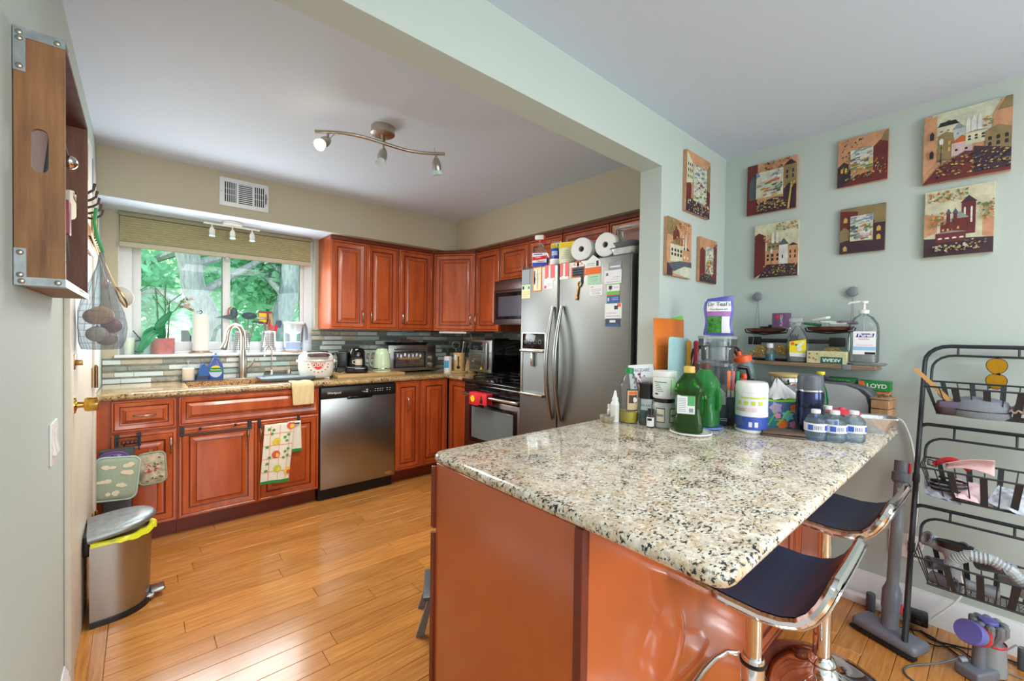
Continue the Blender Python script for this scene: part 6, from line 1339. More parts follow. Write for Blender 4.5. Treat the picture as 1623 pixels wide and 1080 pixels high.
# faucets
t = T('kitchen_faucet', 'tall brushed nickel gooseneck faucet behind the sink', 'faucet', (.600, 3.868, KZ), 0)
O('deck_plate', B().rbox(-.13, .13, -.03, .03, 0, .006, .003), M['nickel'], t); O('body', B().lathe([(.027, .006), (.027, .03), (.030, .06), (.030, .13), (.021, .20), (.018, .235), (0, .236)], 24), M['nickel'], t)
sp = [(0, 0, .23), (0, 0, .30)]+[(-.060*(1-cos(radians(a))), -.070*(1-cos(radians(a))), .33+.085*sin(radians(a))) for a in range(0, 181, 15)]
sp += [(-.125, -.145, .30), (-.140, -.160, .262)]
O('gooseneck', B().tube(sp, .0145, 12), M['nickel'], t); O('spray_head', B().tube([(-.124, -.144, .305), (-.134, -.154, .275), (-.145, -.165, .245), (-.147, -.167, .240)], [.015, .018, .023, .021], 14), M['nickel'], t)
O('handle', B().tube([(.026, -.01, .09), (.045, -.02, .10), (.075, -.03, .155)], [.015, .009, .006], 10), M['nickel'], t)
t = T('filter_faucet', 'slim filtered-water faucet right of the gooseneck faucet', 'faucet', (.800, 3.870, KZ), 0)
O('base', B().lathe([(0, 0), (.022, 0), (.023, .012), (.014, .02), (.013, .05), (.008, .06), (0, .06)], 18), M['chrome'], t)
O('spout', B().tube([(0, 0, .04), (0, 0, .19)]+[(-.028*(1-cos(radians(a))), -.02*(1-cos(radians(a))), .21+.040*sin(radians(a))) for a in range(0, 181, 20)]+[(-.060, -.042, .17)], .0055, 8), M['nickel'], t); O('lever', B().tube([(0, 0, .045), (-.05, -.02, .05)], .005, 8), M['black'], t)
t = T('air_gap', 'short steel air-gap cap on the worktop between the filter faucet and the rice cooker', 'air gap', (.925, 3.865, KZ)); O('cap', B().lathe([(.018, .006), (.018, .055), (.016, .062), (0, .063)], 20), M['nickel'], t); O('ring', B().lathe([(0, 0), (.024, 0), (.024, .006), (0, .006)], 20), M['chrome'], t)
t = T('dish_drainer', 'collapsible dark grey dish drainer across the right end of the sink', 'dish rack', (.845, 3.615, KZ), -.02)
pl_ = lambda w_, d, z: rr(w_, d, .05, z, 5)
O('outer_rim', B().loft([pl_(.36, .27, .004), pl_(.372, .282, .012), pl_(.372, .282, .026), pl_(.36, .27, .030), pl_(.30, .21, .030), pl_(.29, .20, .022), pl_(.29, .20, .004)], 0, False, True), mat('slate rubber', (84, 96, 102), .5), t)
O('basin', B().loft([pl_(.29, .20, .024), pl_(.27, .18, .004)], 0, True), mat('slate rubber inner', (120, 138, 140), .5), t); O('green_base_line', B().loft([pl_(.24, .15, .0045), pl_(.24, .15, .0065)]), mat('lime rubber', (150, 214, 110), .5), t)
t = T('dish_cloth', 'beige cloth draped over the worktop edge in front of the drainer', 'cloth', (.885, 3.318, KZ))
def clf(u, v):
    s = u-.5; L = v*.24; wv = .004*sin(u*11+v*3)
    if L < .07: return (s*.15*(1-.1*v), .075-L-.0, .006+wv*.5+.020*max(0, (.03-L))/.03*.3)
    if L < .095: a = (L-.07)/.025*pi/2; return (s*.145, .005-.016*sin(a), .006-.016*(1-cos(a))+wv*.3)
    return (s*.15*(1-.9*(L-.095)*(1 if s < 0 else .2))+.0, -.013-abs(wv)-.004*(L-.095)*10*sin(u*7)**2, -.010-(L-.095))
O('cloth_sheet', B().surf(clf, 26, 34), mat('beige terry', (222, 200, 152), .95, bump=.8, bs=150), t, solid=.004, ang=80)
t = T('rice_cooker', 'white rice cooker with red flowered badge on the worktop', 'rice cooker', (1.068, 3.625, KZ+.002), face(1.068, 3.625)+.12)
WG = mat('glossy white', (240, 238, 230), .15)
O('body', B().loft([rr(.20, .20, .08, .006), rr(.235, .235, .10, .02), rr(.262, .262, .12, .075), rr(.266, .266, .125, .13), rr(.255, .255, .12, .165), rr(.22, .22, .10, .18)]), WG, t, ang=60)
O('lid', B().loft([rr(.262, .262, .12, .150), rr(.258, .258, .12, .176), rr(.22, .22, .10, .196), rr(.15, .15, .07, .206), rr(.07, .07, .03, .209)]), WG, t, rot=(.06, 0, 0), ang=60)
O('lid_plate', B().loft([rr(.20, .13, .06, .197), rr(.185, .115, .055, .207), rr(.10, .06, .028, .213)]), mat('dark chrome plate', (120, 118, 116), .12, .9), t, loc=(0, .030, .006), rot=(-.02, 0, 0))
O('front_panel', B().loft([rr(.17, .065, .03, .188), rr(.16, .055, .026, .196), rr(.10, .02, .009, .198)]), mat('smoke panel', (96, 78, 84), .12, .6), t, loc=(0, -.075, .008), rot=(.30, 0, 0))
for s in (-1, 1): O('carry_lug', B().rbox(s*.133-.012, s*.133+.012, -.016, .016, .125, .150, .006), WG, t)
for s in (-.07, .07): O('foot', B().rbox(s-.02, s+.02, -.085, -.06, -.001, .010, .003), WG, t)
b = B(); pts = [(-.070, .128)]+[(-.052+.104*k/8, .128-.052*sin(pi*(k+.0)/8)-.0) for k in range(0, 9)]+[(.070, .128)]
b.ext(pts[::-1], 'y', -.1345, -.1330, 0)
for x in (-.030, 0, .030): b.rbox(x-.012, x+.012, -.1356, -.1343, .100, .124, .0004, 1, 1); b.box(x-.006, x+.006, -.1362, -.1355, .107, .117, 2)
b.box(-.055, .055, -.1350, -.1335, .134, .136, 2)
for k in range(9): a = pi+pi*k/8; b.ext(ell(.072*cos(a), .118+.062*sin(a), .0065, .0045, 0, 0, 8), 'y', -.1346, -.1330, 3)
O('badge', b, [M['red'], mat('cream badge', (240, 214, 190), .5), M['ink'], mat('floral bronze', (150, 90, 70), .5)], t)
O('power_plug', B().tube([(.12, .03, .19), (.16, .04, .20), (.175, .03, .13), (.15, .0, .04)], .006, 8), M['black'], t)
t = T('cutting_board', 'large maple cutting board lying under the coffee maker and kettle', 'cutting board', (1.44, 3.628, KZ), .0)
O('board', B().rbox(-.255, .33, -.165, .155, 0, .026, .004, 2), M['cutb'], t)
BZ = KZ+.0262
t = T('coffee_maker', 'black drip coffee maker holding a cup on the maple board', 'coffee maker', (1.405, 3.640, BZ), face(1.4, 3.64)+.1)
O('base', B().rbox(-.10, .085, -.09, .07, 0, .065, .02, 4), M['blackg'], t); O('tower', B().loft([rr(.15, .07, .03, .06), rr(.14, .065, .03, .16), rr(.12, .06, .03, .20)]), M['black'], t, loc=(0, .045, 0))
O('brew_head', B().loft([rr(.13, .13, .05, .135), rr(.135, .135, .055, .17), rr(.11, .11, .05, .205), rr(.06, .06, .028, .215)]), M['blackg'], t); O('chrome_band', B().loft([rr(.112, .112, .05, .178), rr(.108, .108, .05, .190)]), M['steel'], t)
O('side_tank', B().rbox(-.155, -.075, -.03, .06, .045, .185, .012, 3), M['black'], t); O('cup', B().lathe([(0, .066), (.026, .066), (.030, .07), (.031, .118), (.028, .118), (.026, .07)], 24, c=(.01, -.045, 0)), mat('beige mug', (214, 200, 178), .3), t)
O('cup_handle', B().tube([(-.018, -.045, .108), (-.038, -.045, .104), (-.038, -.045, .084), (-.018, -.045, .078)], .0045, 8), mat('beige mug', (214, 200, 178), .3), t)
O('button_strip', B().rbox(.060, .072, -.072, -.060, .09, .17, .003), M['grey'], t); O('power_cord', B().tube([(-.12, .02, .10), (-.17, -.02, .09), (-.175, -.04, .03), (-.14, -.05, .006), (-.11, -.03, .02)], .004, 6), M['black'], t)
t = T('electric_kettle', 'mint green electric kettle beside the toaster oven', 'kettle', (1.628, 3.628, BZ), face(1.63, 3.63))
MG = mat('mint enamel', (200, 222, 186), .2)
O('body', B().lathe([(0, .018), (.076, .018), (.079, .024), (.078, .07), (.068, .15), (.058, .185), (.050, .192), (0, .194)], 32), MG, t); O('base', B().lathe([(0, 0), (.08, 0), (.082, .006), (.080, .014), (0, .016)], 32), MG, t); O('steel_ring', B().lathe([(.0795, .026), (.0802, .030), (.0795, .034)], 32, cap=False), M['chrome'], t)
O('lid', B().lathe([(.050, .192), (.046, .202), (.02, .208), (0, .209)], 28), MG, t); O('lid_knob', B().rbox(-.014, .014, -.008, .008, .206, .216, .003), M['greyd'], t)
O('handle', B().tube([(-.052, 0, .180), (-.082, 0, .178), (-.102, 0, .15), (-.106, 0, .10), (-.098, 0, .055), (-.078, 0, .045)], .011, 10), mat('kettle grip', (150, 154, 148), .35), t); O('spout', B().tube([(.05, 0, .15), (.075, 0, .178)], [.018, .010], 10), MG, t)
t = T('toaster_oven', 'steel toaster oven with glass door and two dials', 'toaster oven', (1.705, 3.665, KZ), -.02)
O('housing', B().rbox(0, .485, .0, .27, .018, .258, .008, 3), M['steel'], t); O('face_frame', B().rbox(-.002, .487, -.008, .004, .016, .260, .004), M['steel'], t)
O('door_glass', B().rbox(.045, .375, -.014, -.006, .045, .200, .004), M['tblack'], t); O('inner_pane', B().rbox(.065, .355, -.017, -.0135, .058, .190, .003), mat('oven interior', (58, 56, 56), .15, var=.5, vs_=14, col2=(100, 92, 80)), t)
O('door_handle', B().tube([(.06, -.010, .222), (.06, -.032, .224), (.36, -.032, .224), (.36, -.010, .222)], .008, 8), M['steel'], t)
b = B()
for z in (.085, .105, .115): b.tube([(.07, -.018, z), (.35, -.018, z)], .0018, 5)
O('rack_wires', b, M['chrome'], t); O('baking_tray', B().loft([[(x, -.0185, z) for x, z in ((.10, .125), (.30, .125), (.32, .150), (.08, .150))], [(x, -.0205, z) for x, z in ((.10, .125), (.30, .125), (.32, .150), (.08, .150))]]), mat('tan loaf', (150, 116, 80), .7), t); O('foil_sheet', B().surf(lambda u, v: (.075+.25*u, -.022-.003*sin(u*40), .148+.030*v+.006*sin(u*25)), 30, 4), M['foil'], t)
O('display', B().rbox(.395, .465, -.012, -.006, .195, .240, .002), M['tblack'], t)
for z in (.135, .070): O('dial', B().lathe([(0, 0), (.026, 0), (.024, .012), (.012, .013), (.011, .020), (0, .021)], 24), M['nickel'], t, loc=(.430, -.008, z), rot=(pi/2, 0, 0))
for x in (.03, .45): O('foot', B().box(x-.015, x+.015, .01, .25, 0, .018), M['black'], t)
t = T('baking_pan', 'black baking pan with foil on top of the toaster oven', 'pan', (1.955, 3.80, KZ+.2585), 0)
O('pan_body', B().loft([rr(.33, .20, .03, 0), rr(.37, .24, .04, .022), rr(.38, .25, .04, .024), rr(.36, .23, .04, .020), rr(.32, .19, .03, .004)], 0, True), M['black'], t)
def ff(u, v): return ((u-.5)*.27+.004*R.random(), (v-.5)*.16, .022+.022*sin(pi*u)*sin(pi*v)+.006*R.random())
O('foil_cover', B().surf(ff, 26, 16), M['foil'], t, ang=20); O('roast', B().ball((0, 0, .040), (.07, .045, .014), 14), mat('roast brown', (150, 96, 66), .6, var=.5, vs_=40), t)
t = T('canister', 'white spray canister with blue print and black pump in front of the corner', 'canister', (2.225, 3.480, KZ), face(2.2, 3.4)); O('can_body', B().lathe([(0, 0), (.036, 0), (.037, .004), (.037, .150), (.030, .156), (0, .157)], 26), M['white'], t); b = B(); band(b, .037, .045, .115, -60, 15, 10); O('blue_print', b, mat('sky blue print', (70, 160, 206), .6), t)
O('pump', B().lathe([(.018, .156), (.02, .185), (.012, .19), (.012, .22), (0, .222)], 18), M['black'], t)
t = T('round_board', 'small round wooden board under the utensil crock', 'board', (2.335, 3.450, KZ)); O('board', B().lathe([(0, 0), (.095, 0), (.097, .004), (.095, .016), (0, .016)], 32), M['cutb'], t)
t = T('utensil_crock', 'tan patterned utensil crock with hanging black spoon motif', 'crock', (2.335, 3.450, KZ+.0165), face(2.3, 3.4)); O('crock_body', B().lathe([(0, 0), (.052, 0), (.055, .004), (.055, .168), (.050, .172), (.050, .02), (0, .02)], 28), mat('tan pattern', (196, 152, 94), .6, var=.5, vs_=26, col2=(232, 200, 140)), t)
b = B(); band(b, .0555, .05, .14, -14, -2, 3); b.ball((-.008, -.056, .035), (.017, .004, .017), 14); O('spoon_motif', b, M['blackg'], t); b = B(); band(b, .0555, .10, .155, -60, -30, 4); O('paper_note', b, M['paper'], t)
for k, (lab, pts, m_) in enumerate((('black spoon handle standing in the tan crock', [(0, 0, .03), (.01, .01, .27)], M['black']), ('steel whisk handle in the tan crock', [(.01, 0, .03), (.045, .0, .25)], M['steel']), ('black turner handle at the right of the crock', [(.02, .01, .03), (.075, .02, .24)], M['black']))):
    u_ = T('utensil', lab, 'utensil', (2.335, 3.450, KZ+.037), face(2.3, 3.4)); O('grip', B().tube(pts, [.006, .009], 8), m_, u_); O('tip', B().ball(pts[1], (.013, .008, .018), 10, 0, 5), m_, u_)
t = one('wire_loop', B().tube([(-.035+.035*cos(a), .03, .225+.035*sin(a)) for a in [2*pi*k/18 for k in range(18)]], .003, 6, closed=True).tube([(-.035, .03, .19), (-.01, .02, .02)], .003, 6), M['steel'], 'round wire strainer hoop above the tan crock', 'strainer', (2.335, 3.450, KZ+.037), face(2.3, 3.4))
t = T('grater_board', 'light wooden wedge and orange handle between the crock and the air fryer', 'board', (2.40, 3.36, KZ), face(2.4, 3.36)); O('wedge', B().ext([(-.05, 0), (.06, 0), (.02, .10), (-.03, .13)], 'y', -.01, .01), M['wood'], t); O('orange_grip', B().lathe([(0, .10), (.015, .10), (.016, .16), (.010, .19), (0, .19)], 14, c=(.03, 0, 0)), M['orange'], t)
t = facing_x('air_fryer', 'black and steel air fryer oven in the corner beside the stove', 'air fryer', 2.345, 3.295, KZ)
O('housing', B().rbox(0, .345, .012, .345, .02, .325, .015, 3), M['blackg'], t); O('steel_face', B().rbox(-.001, .346, -.006, .014, .025, .323, .010, 3), M['steel'], t)
O('control_window', B().rbox(.03, .215, -.010, -.005, .225, .300, .006), M['tblack'], t); O('door_window', B().rbox(.03, .225, -.010, -.005, .045, .190, .006), mat('oven interior', (58, 56, 56), .15), t)
O('door_gap', B().box(0, .346, -.0075, -.004, .203, .207), M['black'], t); O('handle_bar', B().rbox(.255, .30, -.026, -.006, .05, .30, .010, 3), M['steel'], t)
b = B()
for k in range(6): b.tube([(.05, -.0105, .06+k*.02), (.20, -.0105, .06+k*.02)], .0014, 4)
O('rack_wires', b, M['chrome'], t); O('warning_sticker', B().ext([(.185, .050), (.215, .050), (.20, .080)], 'y', -.0118, -.0102), M['yellow'], t)
for x in (.04, .30): O('foot', B().cyl((x, .05, 0), .014, .022, 12), M['black'], t)
O('top_vent', B().rbox(.10, .25, .1, .28, .323, .335, .006), M['black'], t)
t = T('wall_plate', 'black outlet plate with grey switch on the tiles behind the stove', 'outlet', (XR-.013, 2.62, 1.13), 0); O('plate', B().rbox(-.012, 0, -.035, .035, -.06, .06, .003), M['greyd'], t); O('switch_paddle', B().rbox(-.016, -.012, -.015, .015, -.032, .032, .002), M['grey'], t)
# ---------------- hanging on the base cabinets ----------------
t = T('hook_rack', 'small black scrollwork over-door hook rack on the left cabinet', 'hook rack', (-.055, 3.335, .69)); BMt = M['blackm']
for x in (-.048, .048): O('over_door_bracket', B().box(x-.009, x+.009, -.006, -.003, -.09, -.015).box(x-.011, x+.011, -.009, -.003, -.03, -.010), BMt, t); O('hook', B().tube([(x, -.006, -.07), (x, -.012, -.10), (x, -.030, -.105), (x, -.036, -.09)], .003, 6), BMt, t)
O('frame_wire', B().tube([(-.048, -.007, -.03), (.048, -.007, -.03), (.048, -.007, -.085), (-.048, -.007, -.085)], .003, 6, closed=True), BMt, t)
for k in range(5): O('scroll', B().tube(arc((-.036+k*.018, -.008, -.072), .011, 0, 180, 8, 'xz', 2.2), .0024, 5), BMt, t)
def pad(name, label, cat, pts_w, pts_h, loc, rz, m, pip, tilt=0, sc=.03):
    t = T(name, label, cat, loc, 0, None, (0, tilt, 0)); b = B()
    b.loft([[(x, y, z) for x, z in rrect(-pts_w/2+i, pts_w/2-i, -pts_h+i, -i, sc)] for y, i in ((-.003, .004), (-.009, 0), (-.016, .008), (-.019, .02))]); O('quilted_pad', b, m, t, ang=60)
    O('piping', B().tube([(x, -.010, z) for x, z in rrect(-pts_w/2-.001, pts_w/2+.001, -pts_h-.001, .001, sc)], .0055, 8, closed=True), pip, t); O('hang_loop', B().tube([(0, -.008, 0), (-.006, -.008, .018), (.006, -.008, .018), (0, -.008, 0)], .002, 5), pip, t); return t
one('cabinet_bin', B().loft([rr(.12, .05, .015, 0), rr(.15, .07, .02, .36)]), mat('slate bin', (82, 88, 94), .5), 'slate grey hanging bin behind the pot holders', 'bin', (-.100, 3.290, .245))
pad('purple_mitt', 'purple pot mitt mostly hidden behind the cloud-print pot holder', 'pot holder', .13, .12, (-.115, 3.245, .600), 0, mat('purple quilt', (110, 84, 150), .8, bump=.5, bs=70), M['purple'], 0, .05)
cp = pad('cloud_pot_holder', 'pale green pot holder printed with white clouds', 'pot holder', .185, .235, (-.092, 3.222, .575), 0, mat('sage quilt', (160, 178, 156), .85, bump=.6, bs=60), mat('seafoam piping', (176, 200, 192), .7), .10, .035)
cl = B(); rq = random.Random(4)
for (cx, cz) in ((-.03, -.05), (.04, -.085), (-.05, -.13), (.035, -.155), (-.01, -.20), (.06, -.045)):
    for k in range(4): cl.ext(ell(cx+rq.uniform(-.022, .022), cz+rq.uniform(-.005, .008), rq.uniform(.010, .018), rq.uniform(.007, .012), 0, 0, 12), 'y', -.0205-.0002*k, -.0186)
O('cloud_print', cl, mat('cloud cream', (232, 222, 196), .9), cp)
fp_ = pad('floral_pot_holder', 'cream pot holder with red and green floral print', 'pot holder', .125, .18, (.045, 3.270, .565), 0, mat('floral quilt', (222, 210, 184), .9, var=.9, vs_=28, col2=(130, 122, 96), bump=.6, bs=60), mat('sage piping', (150, 160, 140), .8), -.06)
fl_ = B()
for k in range(12): fl_.ext(ell(rq.uniform(-.03, .035), rq.uniform(-.11, -.07), rq.uniform(.005, .011), rq.uniform(.004, .008), 0, 0, 10), 'y', -.0205-.0001*k, -.0186, 0 if k < 8 else 1)
for k in range(10): fl_.ext(ell(rq.uniform(-.045, .045), rq.uniform(-.16, -.02), rq.uniform(.004, .009), rq.uniform(.003, .006), 0, 0, 8), 'y', -.0205-.0001*k, -.0186, 2)
O('flower_print', fl_, [mat('faded red', (176, 76, 72), .8), M['pink'], mat('moss print', (96, 112, 76), .8)], fp_)
t = T('towel_bar', 'black over-door towel bar on the wide sink door', 'towel bar', (.376, 3.335, .665))
for x in (-.182, .182): O('bracket', B().box(x-.012, x+.012, -.006, -.003, -.035, .018).box(x-.010, x+.010, -.030, -.003, -.035, -.018), BMt, t)
O('bar', B().tube([(-.190, -.030, -.027), (.190, -.030, -.027)], .0055, 8), BMt, t)
for x in (-.09, .10): O('felt_stop', B().cyl((x, -.008, -.008), .007, .015, 10), BMt, t)
t = T('fruit_towel_bar', 'black over-door hooks holding the fruit towel', 'towel bar', (.735, 3.335, .665))
for x in (-.118, .128): O('bracket', B().box(x-.008, x+.008, -.006, -.003, -.04, .018), BMt, t)
O('bar', B().tube([(-.118, -.006, -.035), (-.118, -.028, -.035), (.128, -.028, -.035), (.128, -.006, -.035)], .005, 8), BMt, t)
t = T('fruit_towel', 'white kitchen towel printed with apples and pears, green hem', 'towel', (.735, 3.305, .640))
def tw(u, v, d=0): 
    x = -.095+.19*u-.030*v+.012*v*sin(u*5); return (x, -.012-.004*sin(u*9+v*2)-.008*v-d, .006-.405*v-.010*u*v+(-.0 if v > .02 else 0))
twm = mat('towel white', (238, 234, 218), .95, bump=.5, bs=200)
O('towel_front', B().surf(tw, 24, 30), twm, t, solid=.003, ang=80)
O('towel_back', B().surf(lambda u, v: (.055+.085*u+.008*v, .014-.0-.003*sin(u*9), .006-.215*v), 10, 16), twm, t, solid=.003, ang=80)
b = B(); b.surf(lambda u, v: tw(u, .95+.05*v, .003), 24, 2, 0); b.surf(lambda u, v: (.055+.085*u+.008, .0115-.003*sin(u*9), -.195-.02*v), 8, 1, 0)
for uu in (.20, .52, .86): b.surf(lambda u, v, uu=uu: tw(uu-.012+.024*u, .02+.92*v, .0028), 1, 30, 1)
for vv in (.16, .36, .58, .80): b.surf(lambda u, v, vv=vv: tw(u, vv-.006+.012*v, .0030), 24, 1, 1)
O('woven_stripes', b, [mat('hem green', (40, 140, 60), .8), mat('coral stripe', (240, 170, 130), .9)], t, ang=80)
fr_ = B()
def disc(cu, cv, ru, rv, m_, d=.0040):
    n = 14; pts = [tw(min(1, max(0, cu+ru*cos(2*pi*k/n))), max(0, cv+rv*sin(2*pi*k/n)), d) for k in range(n)]; fr_.poly(pts, m_)
for cu, cv, m1, m2 in ((.88, .05, 0, 1), (.42, .30, 1, 3), (.42, .52, 0, 1), (.50, .76, 3, 1), (.93, .82, 1, 0)): disc(cu, cv, .15, .065, m1); disc(cu+.03, cv+.015, .08, .035, m2, .0045)
for cu, cv in ((.15, .08), (.30, .10), (.25, .16), (.12, .38), (.70, .24), (.82, .20), (.78, .30), (.75, .48), (.85, .55), (.70, .58), (.15, .66), (.12, .78), (.20, .56), (.85, .44)): disc(cu, cv, .055, .022, 2, .0042)
O('fruit_print', fr_, [mat('apple red', (226, 90, 70), .9), mat('apple yellow', (244, 206, 80), .9), mat('leaf print green', (84, 160, 70), .9), mat('pear green', (190, 206, 80), .9)], t, smooth=False)
# ---------------- ceiling lights and vent ----------------
t = T('track_light', 'brushed nickel wavy track light on the kitchen ceiling, left lamp lit', 'ceiling light', (.975, 2.19, ZC))
def wav(s):   # s in 0..1 along the bar
    a = Vector((.655, 2.262)); b_ = Vector((1.272, 2.046)); p = a.lerp(b_, s); d = (b_-a).normalized(); nn = Vector((-d.y, d.x)); w_ = -.040*sin(2*pi*s); p = p+nn*w_
    return (p.x-.975, p.y-2.19, -.099)
O('canopy', B().lathe([(0, 0), (.062, 0), (.062, -.038), (.056, -.042), (0, -.042)], 36), M['nickel'], t)
O('wavy_bar', B().tube([wav(k/40) for k in range(41)], .0085, 10), M['nickel'], t); O('stem', B().tube([(0, 0, -.04), (wav(.5)[0], wav(.5)[1], -.099)], .008, 8), M['nickel'], t)
def spot(par, p, dirv, stem, sc, shade, bulbm, name='lamp_head', lever=True):
    P = Vector(p); O('lamp_stem', B().tube([tuple(P), tuple(P+Vector((0, 0, -stem)))], .006*sc, 8), shade, par)
    hq = Vector(dirv).normalized().to_track_quat('Z', 'Y').to_euler(); q = P+Vector((0, 0, -stem))
    hd = O(name, B().lathe([(0, -.012*sc), (.012*sc, -.010*sc), (.022*sc, .010*sc), (.025*sc, .035*sc), (.022*sc, .055*sc), (.020*sc, .055*sc), (.018*sc, .02*sc)], 22), shade, par, loc=tuple(q), rot=hq)
    O('bulb', B().lathe([(.018*sc, .045*sc), (.027*sc, .075*sc), (.027*sc, .079*sc), (.018*sc, .077*sc), (0, .076*sc)], 22), bulbm, hd)
    if lever: O('aim_rod', B().tube([(0, 0, -.008), (.006, .010, -.065)], .002, 5), shade, hd)
OFF = mat('unlit bulb glass', (206, 226, 226), .15)
spot(t, wav(.09), (-.75, -.45, -.75), .040, 1, M['nickel'], M['lampon'])
spot(t, wav(.5), (-.25, -.10, -1), .040, 1, M['nickel'], OFF); spot(t, wav(.93), (.25, .10, -1), .035, 1, M['nickel'], OFF)
l = bpy.data.lights.new('track_bulb', 'SPOT'); l.energy = 14; l.color = (1, .84, .62); l.spot_size = 1.5; l.spot_blend = .6; l.shadow_soft_size = .03
o = bpy.data.objects.new('track_bulb', l); COL.objects.link(o); o.location = (.62, 2.17, 2.19); o.rotation_euler = Vector((-.45, .6, -.75)).to_track_quat('-Z', 'Y').to_euler()
t = T('white_track_light', 'small white three-lamp track light under the soffit above the window', 'ceiling light', (.512, 3.745, 2.089))
WM = mat('white enamel', (226, 226, 214), .4)
O('canopy', B().lathe([(0, 0), (.062, 0), (.062, -.022), (.058, -.026), (0, -.026)], 32), WM, t); O('bar', B().box(-.175, .175, -.006, .006, -.036, -.026), WM, t)
for x in (-.125, .0, .125): spot(t, (x, 0, -.034), (0, -.12, -1), .030, .72, WM, OFF, lever=False)
t = T('air_vent', 'white three-section air register on the soffit above the window', 'vent', (.557, 3.549, 2.253))
O('frame', B().rbox(-.150, .150, -.010, 0, -.098, .098, .004), M['trim'], t); O('dark_core', B().box(-.120, .122, -.0112, -.0098, -.068, .068), M['black'], t)
O('section_bar', B().box(-.052, -.038, -.0135, -.010, -.07, .07), M['trim'], t); O('section_bar', B().box(.046, .060, -.0135, -.010, -.07, .07), M['trim'], t)
for k in range(10): O('vent_slat', B().box(-.04, .048, -.0145, -.011, -.062+k*.0135, -.056+k*.0135), M['trim'], t)
for x0 in (-.116, .064):
    for k in range(5): O('vent_slat', B().box(x0+k*.0125+.004, x0+k*.0125+.009, -.0145, -.011, -.068, .068), M['trim'], t)
for x0 in (-.118, .060): O('vent_crossbar', B().box(x0, x0+.062, -.0150, -.0145, -.02, -.017).box(x0, x0+.062, -.0150, -.0145, .02, .023), M['trim'], t)
O('damper_lever', B().box(.128, .133, -.02, -.010, -.04, .03), M['black'], t)
for x in (-.138, .14): O('screw', B().ball((x, -.010, 0), (.004, .002, .004), 8, 0, 5), M['nickel'], t)
# ---------------- left wall ----------------
t = T('wooden_crate', 'wooden crate shelf with metal corners hung on the left wall', 'crate', (XL+.002, 1.331, 1.385))
CY = .525; CXd = .073; CH = .525
def endp(name, y0, y1, holey, m):
    zc0 = .282; rad = .0125; hz_ = .033; cx = CXd/2; b = B()
    up = [(0, zc0), (cx-rad, zc0)]+[(cx-rad*cos(pi*k/8), zc0+hz_+rad*sin(pi*k/8)) for k in range(9)]+[(cx+rad, zc0), (CXd, zc0), (CXd, CH), (0, CH)]
    dn = [(0, 0), (CXd, 0), (CXd, zc0), (cx+rad, zc0)]+[(cx+rad*cos(pi*k/8), zc0-hz_-rad*sin(pi*k/8)) for k in range(9)]+[(cx-rad, zc0), (0, zc0)]
    b.ext(up, 'y', y0, y1); b.ext(dn, 'y', y0, y1); O(name, b, m, t, smooth=False)
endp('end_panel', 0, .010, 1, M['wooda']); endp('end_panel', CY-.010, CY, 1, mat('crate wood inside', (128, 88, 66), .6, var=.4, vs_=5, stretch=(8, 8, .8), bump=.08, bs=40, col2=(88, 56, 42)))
O('bottom_panel', B().box(0, CXd, .010, CY-.010, 0, .009), M['wooda'], t); O('top_panel', B().box(0, CXd, .010, CY-.010, CH-.009, CH), M['woodr'], t); O('back_panel', B().box(0, .003, .010, CY-.010, .009, CH-.009), M['woodr'], t)
def rivet(p, ax='y'): O('rivet', B().ball(p, (.0058, .0030, .0058) if ax == 'y' else (.0030, .0058, .0058), 10, 0, 5), M['nickel'], t)
g = M['galv']
O('corner_strap', B().box(-.0005, .017, -.0014, 0, CH-.088, CH+.001).box(.017, CXd+.001, -.0014, 0, CH-.018, CH+.001).box(-.0005, CXd+.001, -.001, .05, CH, CH+.0014), g, t)
O('corner_strap', B().box(-.0005, .017, -.0014, 0, -.001, .075).box(.017, CXd+.001, -.0014, 0, -.001, .016).box(-.0005, CXd+.001, -.001, .05, -.0014, 0), g, t)
O('bottom_strap', B().box(CXd-.001, CXd+.001, .0, CY, -.001, .016), g, t)
for p in ((.008, -.0015, CH-.010), (.008, -.0015, CH-.022), (.008, -.0015, CH-.078), (.062, -.0015, CH-.010), (.008, -.0015, .066), (.008, -.0015, .020), (.010, -.0015, .007), (.062, -.0015, .007)): rivet(p)
# things inside the crate
t = T('steel_scoop', 'polished steel scoop hanging inside the crate', 'scoop', (XL+.055, 1.50, 1.70)); O('scoop_bowl', B().ball((.012, .0, 0), (.016, .022, .016), 16), M['chrome'], t); O('handle', B().tube([(.01, 0, .01), (-.01, -.02, .10), (-.03, -.03, .16)], .003, 6), M['chrome'], t)
t = T('dark_tool', 'dark blade tool seen through the hand hole of the crate', 'tool', (XL+.04, 1.42, 1.60), 0, None, (.15, .12, 0)); O('blade', B().rbox(-.008, .004, -.03, .03, -.02, .12, .003), M['greyd'], t); O('grip', B().rbox(-.008, .006, -.02, .02, -.05, -.02, .004), M['salmon'], t)
t = T('red_clip', 'dark red clip hanging inside the crate near the far end', 'clip', (XL+.05, 1.62, 1.58)); O('clip_body', B().rbox(-.012, .008, -.02, .02, -.04, .05, .004), mat('wine red', (140, 50, 60), .5), t); O('clip_wire', B().tube([(0, 0, -.04), (.004, .01, -.10), (-.008, .01, -.13)], .003, 6), M['steel'], t)
t = T('grey_cloth', 'small folded grey cloth lying on the floor of the crate', 'cloth', (XL+.048, 1.66, 1.3955)); O('cloth_fold', B().ext([(-.03, 0), (.03, 0), (.022, .010), (-.002, .030), (-.028, .034)], 'y', -.06, .06), mat('felt grey', (128, 122, 120), .9), t, ang=60)
